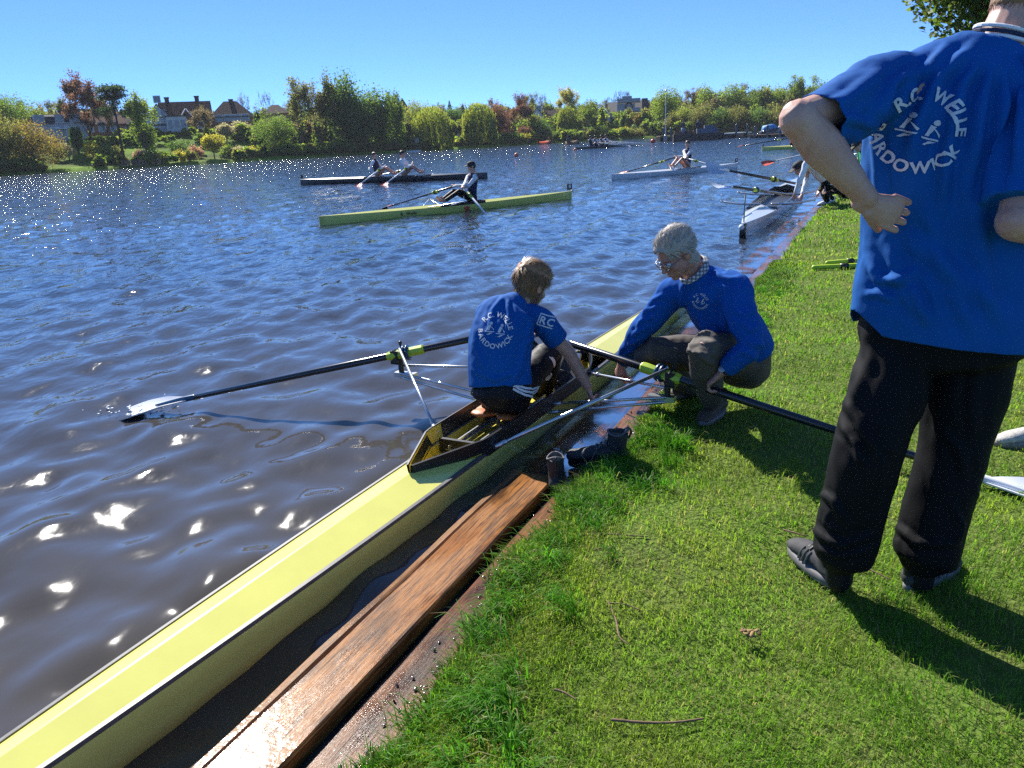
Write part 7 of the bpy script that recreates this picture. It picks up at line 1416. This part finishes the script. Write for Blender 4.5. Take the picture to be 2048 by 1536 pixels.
house('orange brick house half hidden behind the copper beech', 212, 40, 74, 246, 222, M['brick'], M['tile'], 'side', 9, [(-.4, 1.8, 1.3, 1.8), (-.2, 1.8, 1.3, 1.8), (.05, 1.8, 1.3, 1.8), (.3, 1.8, 1.3, 1.8), (-.4, 4.6, 1.2, 1.5), (-.2, 4.6, 1.2, 1.5), (.1, 4.6, 1.2, 1.5), (.34, 4.6, 1.2, 1.5)])
house('brown brick house between the pine and the birch', 272, 44, 44, 246, 226, M['brick'], M['tiledark'], 'side', 8, [(-.25, 1.8, 1.2, 1.7), (.1, 1.8, 1.2, 1.7), (.35, 1.8, 1.2, 1.7), (-.1, 4.4, 1.2, 1.4)])
def timber_x(o, W, D, he, hr):
    for z in (he * .55, he * .62, he + .2): mb = MB(); mb.box((0, -.04, z), (W * (.98 if z < he else .8), .12, .16)); mb.build('timber', M['darkwood'], o, False)
    mb = MB(); mb.box((W * .62, -1.5, 1.6), (W * .75, 3, 3.2)); pr = mb.build('porch', M['whitewall'], o, False); mb = MB(); mb.box((W * .62, -1.5, 3.3), (W * .8, 3.3, .22)); mb.build('porch_roof', M['slate'], pr, False)
    for i in range(3): mb = MB(); mb.box((W * (.38 + .24 * i), -3.04, 1.7), (W * .15, .1, 1.5)); mb.build('pane', M['glass'], pr, False)
house('white half-timbered house with dark gable roof and porch', 331, 36, 44, 236, 206, M['whitewall'], M['tiledark'], 'gable', 9, [(-.05, 3.9, .8, 1.6), (.18, 3.9, .8, 1.6), (.05, 6.8, 1.2, 1.2)], extra=timber_x)
def twin_x(o, W, D, he, hr):
    mb = MB(); z = he + (hr - he) * .38; s = (hr - he) / (D / 2)
    mb.loft([[(-1.9, y, z - 1.4), (1.9, y, z - 1.4), (0, y, z + 1.2)] for y in (.2, 3.4)]); dm = mb.build('dormer', M['tile'], o, False)
    for sg in (-1, 1): mb = MB(); mb.tube([(sg * 2.0, .12, z - 1.45), (0, .12, z + 1.25)], .12, 4, cap=0); mb.build('bargeboard', M['whitewall'], dm)
house('big red-brown house with steep roof and two chimneys', 386, 40, 84, 262, 199, M['tile'], M['tile'], 'side', 12, [(-.3, 1.5, 1.2, 1.5), (.25, 1.5, 1.2, 1.5)], [(-.34, 0, 190), (.26, 0, 189)], over=.3, extra=twin_x)
house('house with dark hipped roof and white dormer band', 475, 46, 74, 234, 199, M['brick'], M['tiledark'], 'hip', 10, [(-.3, 3.2, 1.5, 1.3), (.0, 3.2, 3.4, 1.3), (.3, 3.2, 1.5, 1.3)], [(.02, 0, 196)])
house('house roof showing among the trees left of the tall clump', 562, 52, 40, 226, 207, M['brick'], M['tiledark'], 'hip', 9, [(0, 3, 1.4, 1.3)])
house('red tiled roof peak behind the narrow green tree', 812, 60, 24, 218, 195, M['brick'], M['tilered'], 'gable', 8, [(0, 5, 1.2, 1.3)])
house('white house with dark tiled roof left of the golden tree', 1076, 36, 30, 236, 214, M['whitewall'], M['tiledark'], 'gable', 9, [(.1, 1.8, 1.4, 1.4), (.12, 4.6, 1.2, 1.3)])
house('small white cottage with dark roof below the golden tree', 1106, 28, 22, 234, 220, M['whitewall'], M['tiledark'], 'side', 7, [(-.2, 1.7, 1, 1.3), (.2, 1.7, 1, 1.3)])
house('dark gabled cottage with white bargeboards left of the modern house', 1209, 26, 32, 236, 218, M['darkwood'], M['slate'], 'gable', 8, [(-.1, 2, 1.6, 1.4), (.15, 2, 1.6, 1.4)], extra=lambda o, W, D, he, hr: [MBtube(o, 'bargeboard', [(sg * (W / 2 + .4), -.45, he - .5), (0, -.45, hr + .05)], .14, M['whitewall']) for sg in (-1, 1)])
def modern_x(o, W, D, he, hr):
    mb = MB(); c = [(-W * .12, hr - 2.2), (-W * .02, hr - .5), (W * .08, hr - 1.2), (W * .15, hr - 3.4), (W * .20, hr - 6)]; mb.tube([(x, -.5, z) for x, z in c], .22, 6, sub=3); mb.build('curved_rib', M['tile'], o)
    for z in (2.6, 5.0):
        mb = MB(); mb.box((0, -1.0, z), (W * .62, 2, .18)); b_ = mb.build('balcony', M['darkwood'], o, False)
        mb = MB(); mb.box((0, -1.95, z + .55), (W * .62, .05, .9)); mb.build('balcony_glass', M['glass'], b_, False)
    mb = MB(); mb.box((W * .43, D * .4, hr * .53), (W * .16, D * .9, hr * 1.06)); mb.build('tower', M['darkwood'], o, False)
house('big dark modern house with curved rib and balconies', 1258, 32, 68, 226, 201, M['render'], M['darkwood'], 'side', 11, [(-.2, 1.4, 2.2, 1.7), (.05, 1.4, 2.2, 1.7), (-.2, 3.9, 2.2, 1.6), (.05, 3.9, 2.2, 1.6), (-.05, 6.0, 2.4, 1.2)], over=.8, extra=modern_x)
house('small dark boathouse at the water beside the big willow', 834, 3, 20, 282, 270, M['darkwood'], M['slate'], 'gable', 5, [(.1, 1.5, .9, 1.2)])
house('small white hut with dark roof between the two willows', 918, 8, 12, 272, 262, M['whitewall'], M['slate'], 'gable', 4, [(0, 1.2, .6, .8)])
# garden things by the far water
def small(name, label, cat, px, off, fn, rz=0):
    p = far(px, off); h = hdir(px); o = thing(name, label, cat, p, math.atan2(-h.x, h.y) + rz); fn(o); return o
def table(o):
    mb = MB(); mb.box((0, 0, .78), (7.5, 2.2, .14)); mb.build('top', M['white'], o, False)
    for x in (-3.3, 3.3):
        for y in (-.8, .8): mb = MB(); mb.box((x, y, .36), (.15, .15, .72)); mb.build('leg', M['white'], o, False)
small('garden_table', 'flat white table top on the lawn below the half-timbered house', 'table', 370, 12, table)
def bench(o):
    mb = MB(); mb.box((0, 0, .75), (1.9, .8, .08)); mb.build('top', M['darkwood'], o, False)
    for y in (-.75, .75): mb = MB(); mb.box((0, y, .45), (1.9, .3, .06)); mb.build('seat', M['darkwood'], o, False)
    for x in (-.7, .7): mb = MB(); mb.box((x, 0, .36), (.1, 1.7, .08)); mb.box((x, -.5, .2), (.1, .1, .7)); mb.box((x, .5, .2), (.1, .1, .7)); mb.build('leg', M['darkwood'], o, False)
small('picnic_bench', 'dark picnic bench right of the pollard willow', 'picnic bench', 449, 4, bench)
small('picnic_bench', 'dark picnic bench furthest right on the waterside lawn', 'picnic bench', 468, 4, bench)
def fence(o):
    for i in range(12): mb = MB(); mb.box((-3 + i * .54, 0, .45), (.38, .06, 1.0)); mb.build('plank', M['twig'], o, False)
    mb = MB(); mb.box((0, .06, .5), (6.6, .06, .1)); mb.build('rail', M['twig'], o, False)
small('plank_fence', 'low plank fence at the water under the birch', 'fence', 281, 1.6, fence)
def dinghy(o):
    mb = MB(); mb.loft([[(x, -w_, .9), (x, -w_ * .6, 0), (x, w_ * .6, 0), (x, w_, .9)] for x, w_ in ((-3, .8), (0, 1), (2, .7), (3, .05))]); mb.build('hull', M['white'], o); mb = MB(); mb.box((0, 0, .8), (.5, 1.6, .1)); mb.build('thwart', M['twig'], o, False)
small('dinghy', 'white boat moored in front of the boathouse', 'boat', 826, .2, dinghy); [c for c in col.objects if c.name == 'dinghy'][0].scale = (.5, .5, .5)
# near tree at the right, its lowest branches hanging into the top of the picture
leafm('lf_near', (.10, .15, .03), .5, .5)
p = at(2074, 240, 17.5); p.z = 0; T_('near broadleaf tree overhanging the lawn behind the standing man\'s head', 0, 0, 0, 0, 'round', 'lf_near', .20, None, 22, p=p, H=10.5, rad=3.2, ls=.13)

# thin spring haze over the lake: far things pale a little
mb = MB(); mb.box((0, 120, 15), (1700, 900, 33)); hz = stuff(part('haze', mb.mesh('haze'), None, smooth=False)); m = bpy.data.materials.new('air'); m.use_nodes = True; m.node_tree.nodes.clear(); v_ = m.node_tree.nodes.new('ShaderNodeVolumePrincipled'); v_.inputs['Color'].default_value = (.90, .94, 1, 1); v_.inputs['Density'].default_value = .00020; mo_ = m.node_tree.nodes.new('ShaderNodeOutputMaterial'); m.node_tree.links.new(v_.outputs[0], mo_.inputs['Volume']); hz.data.materials.append(m)
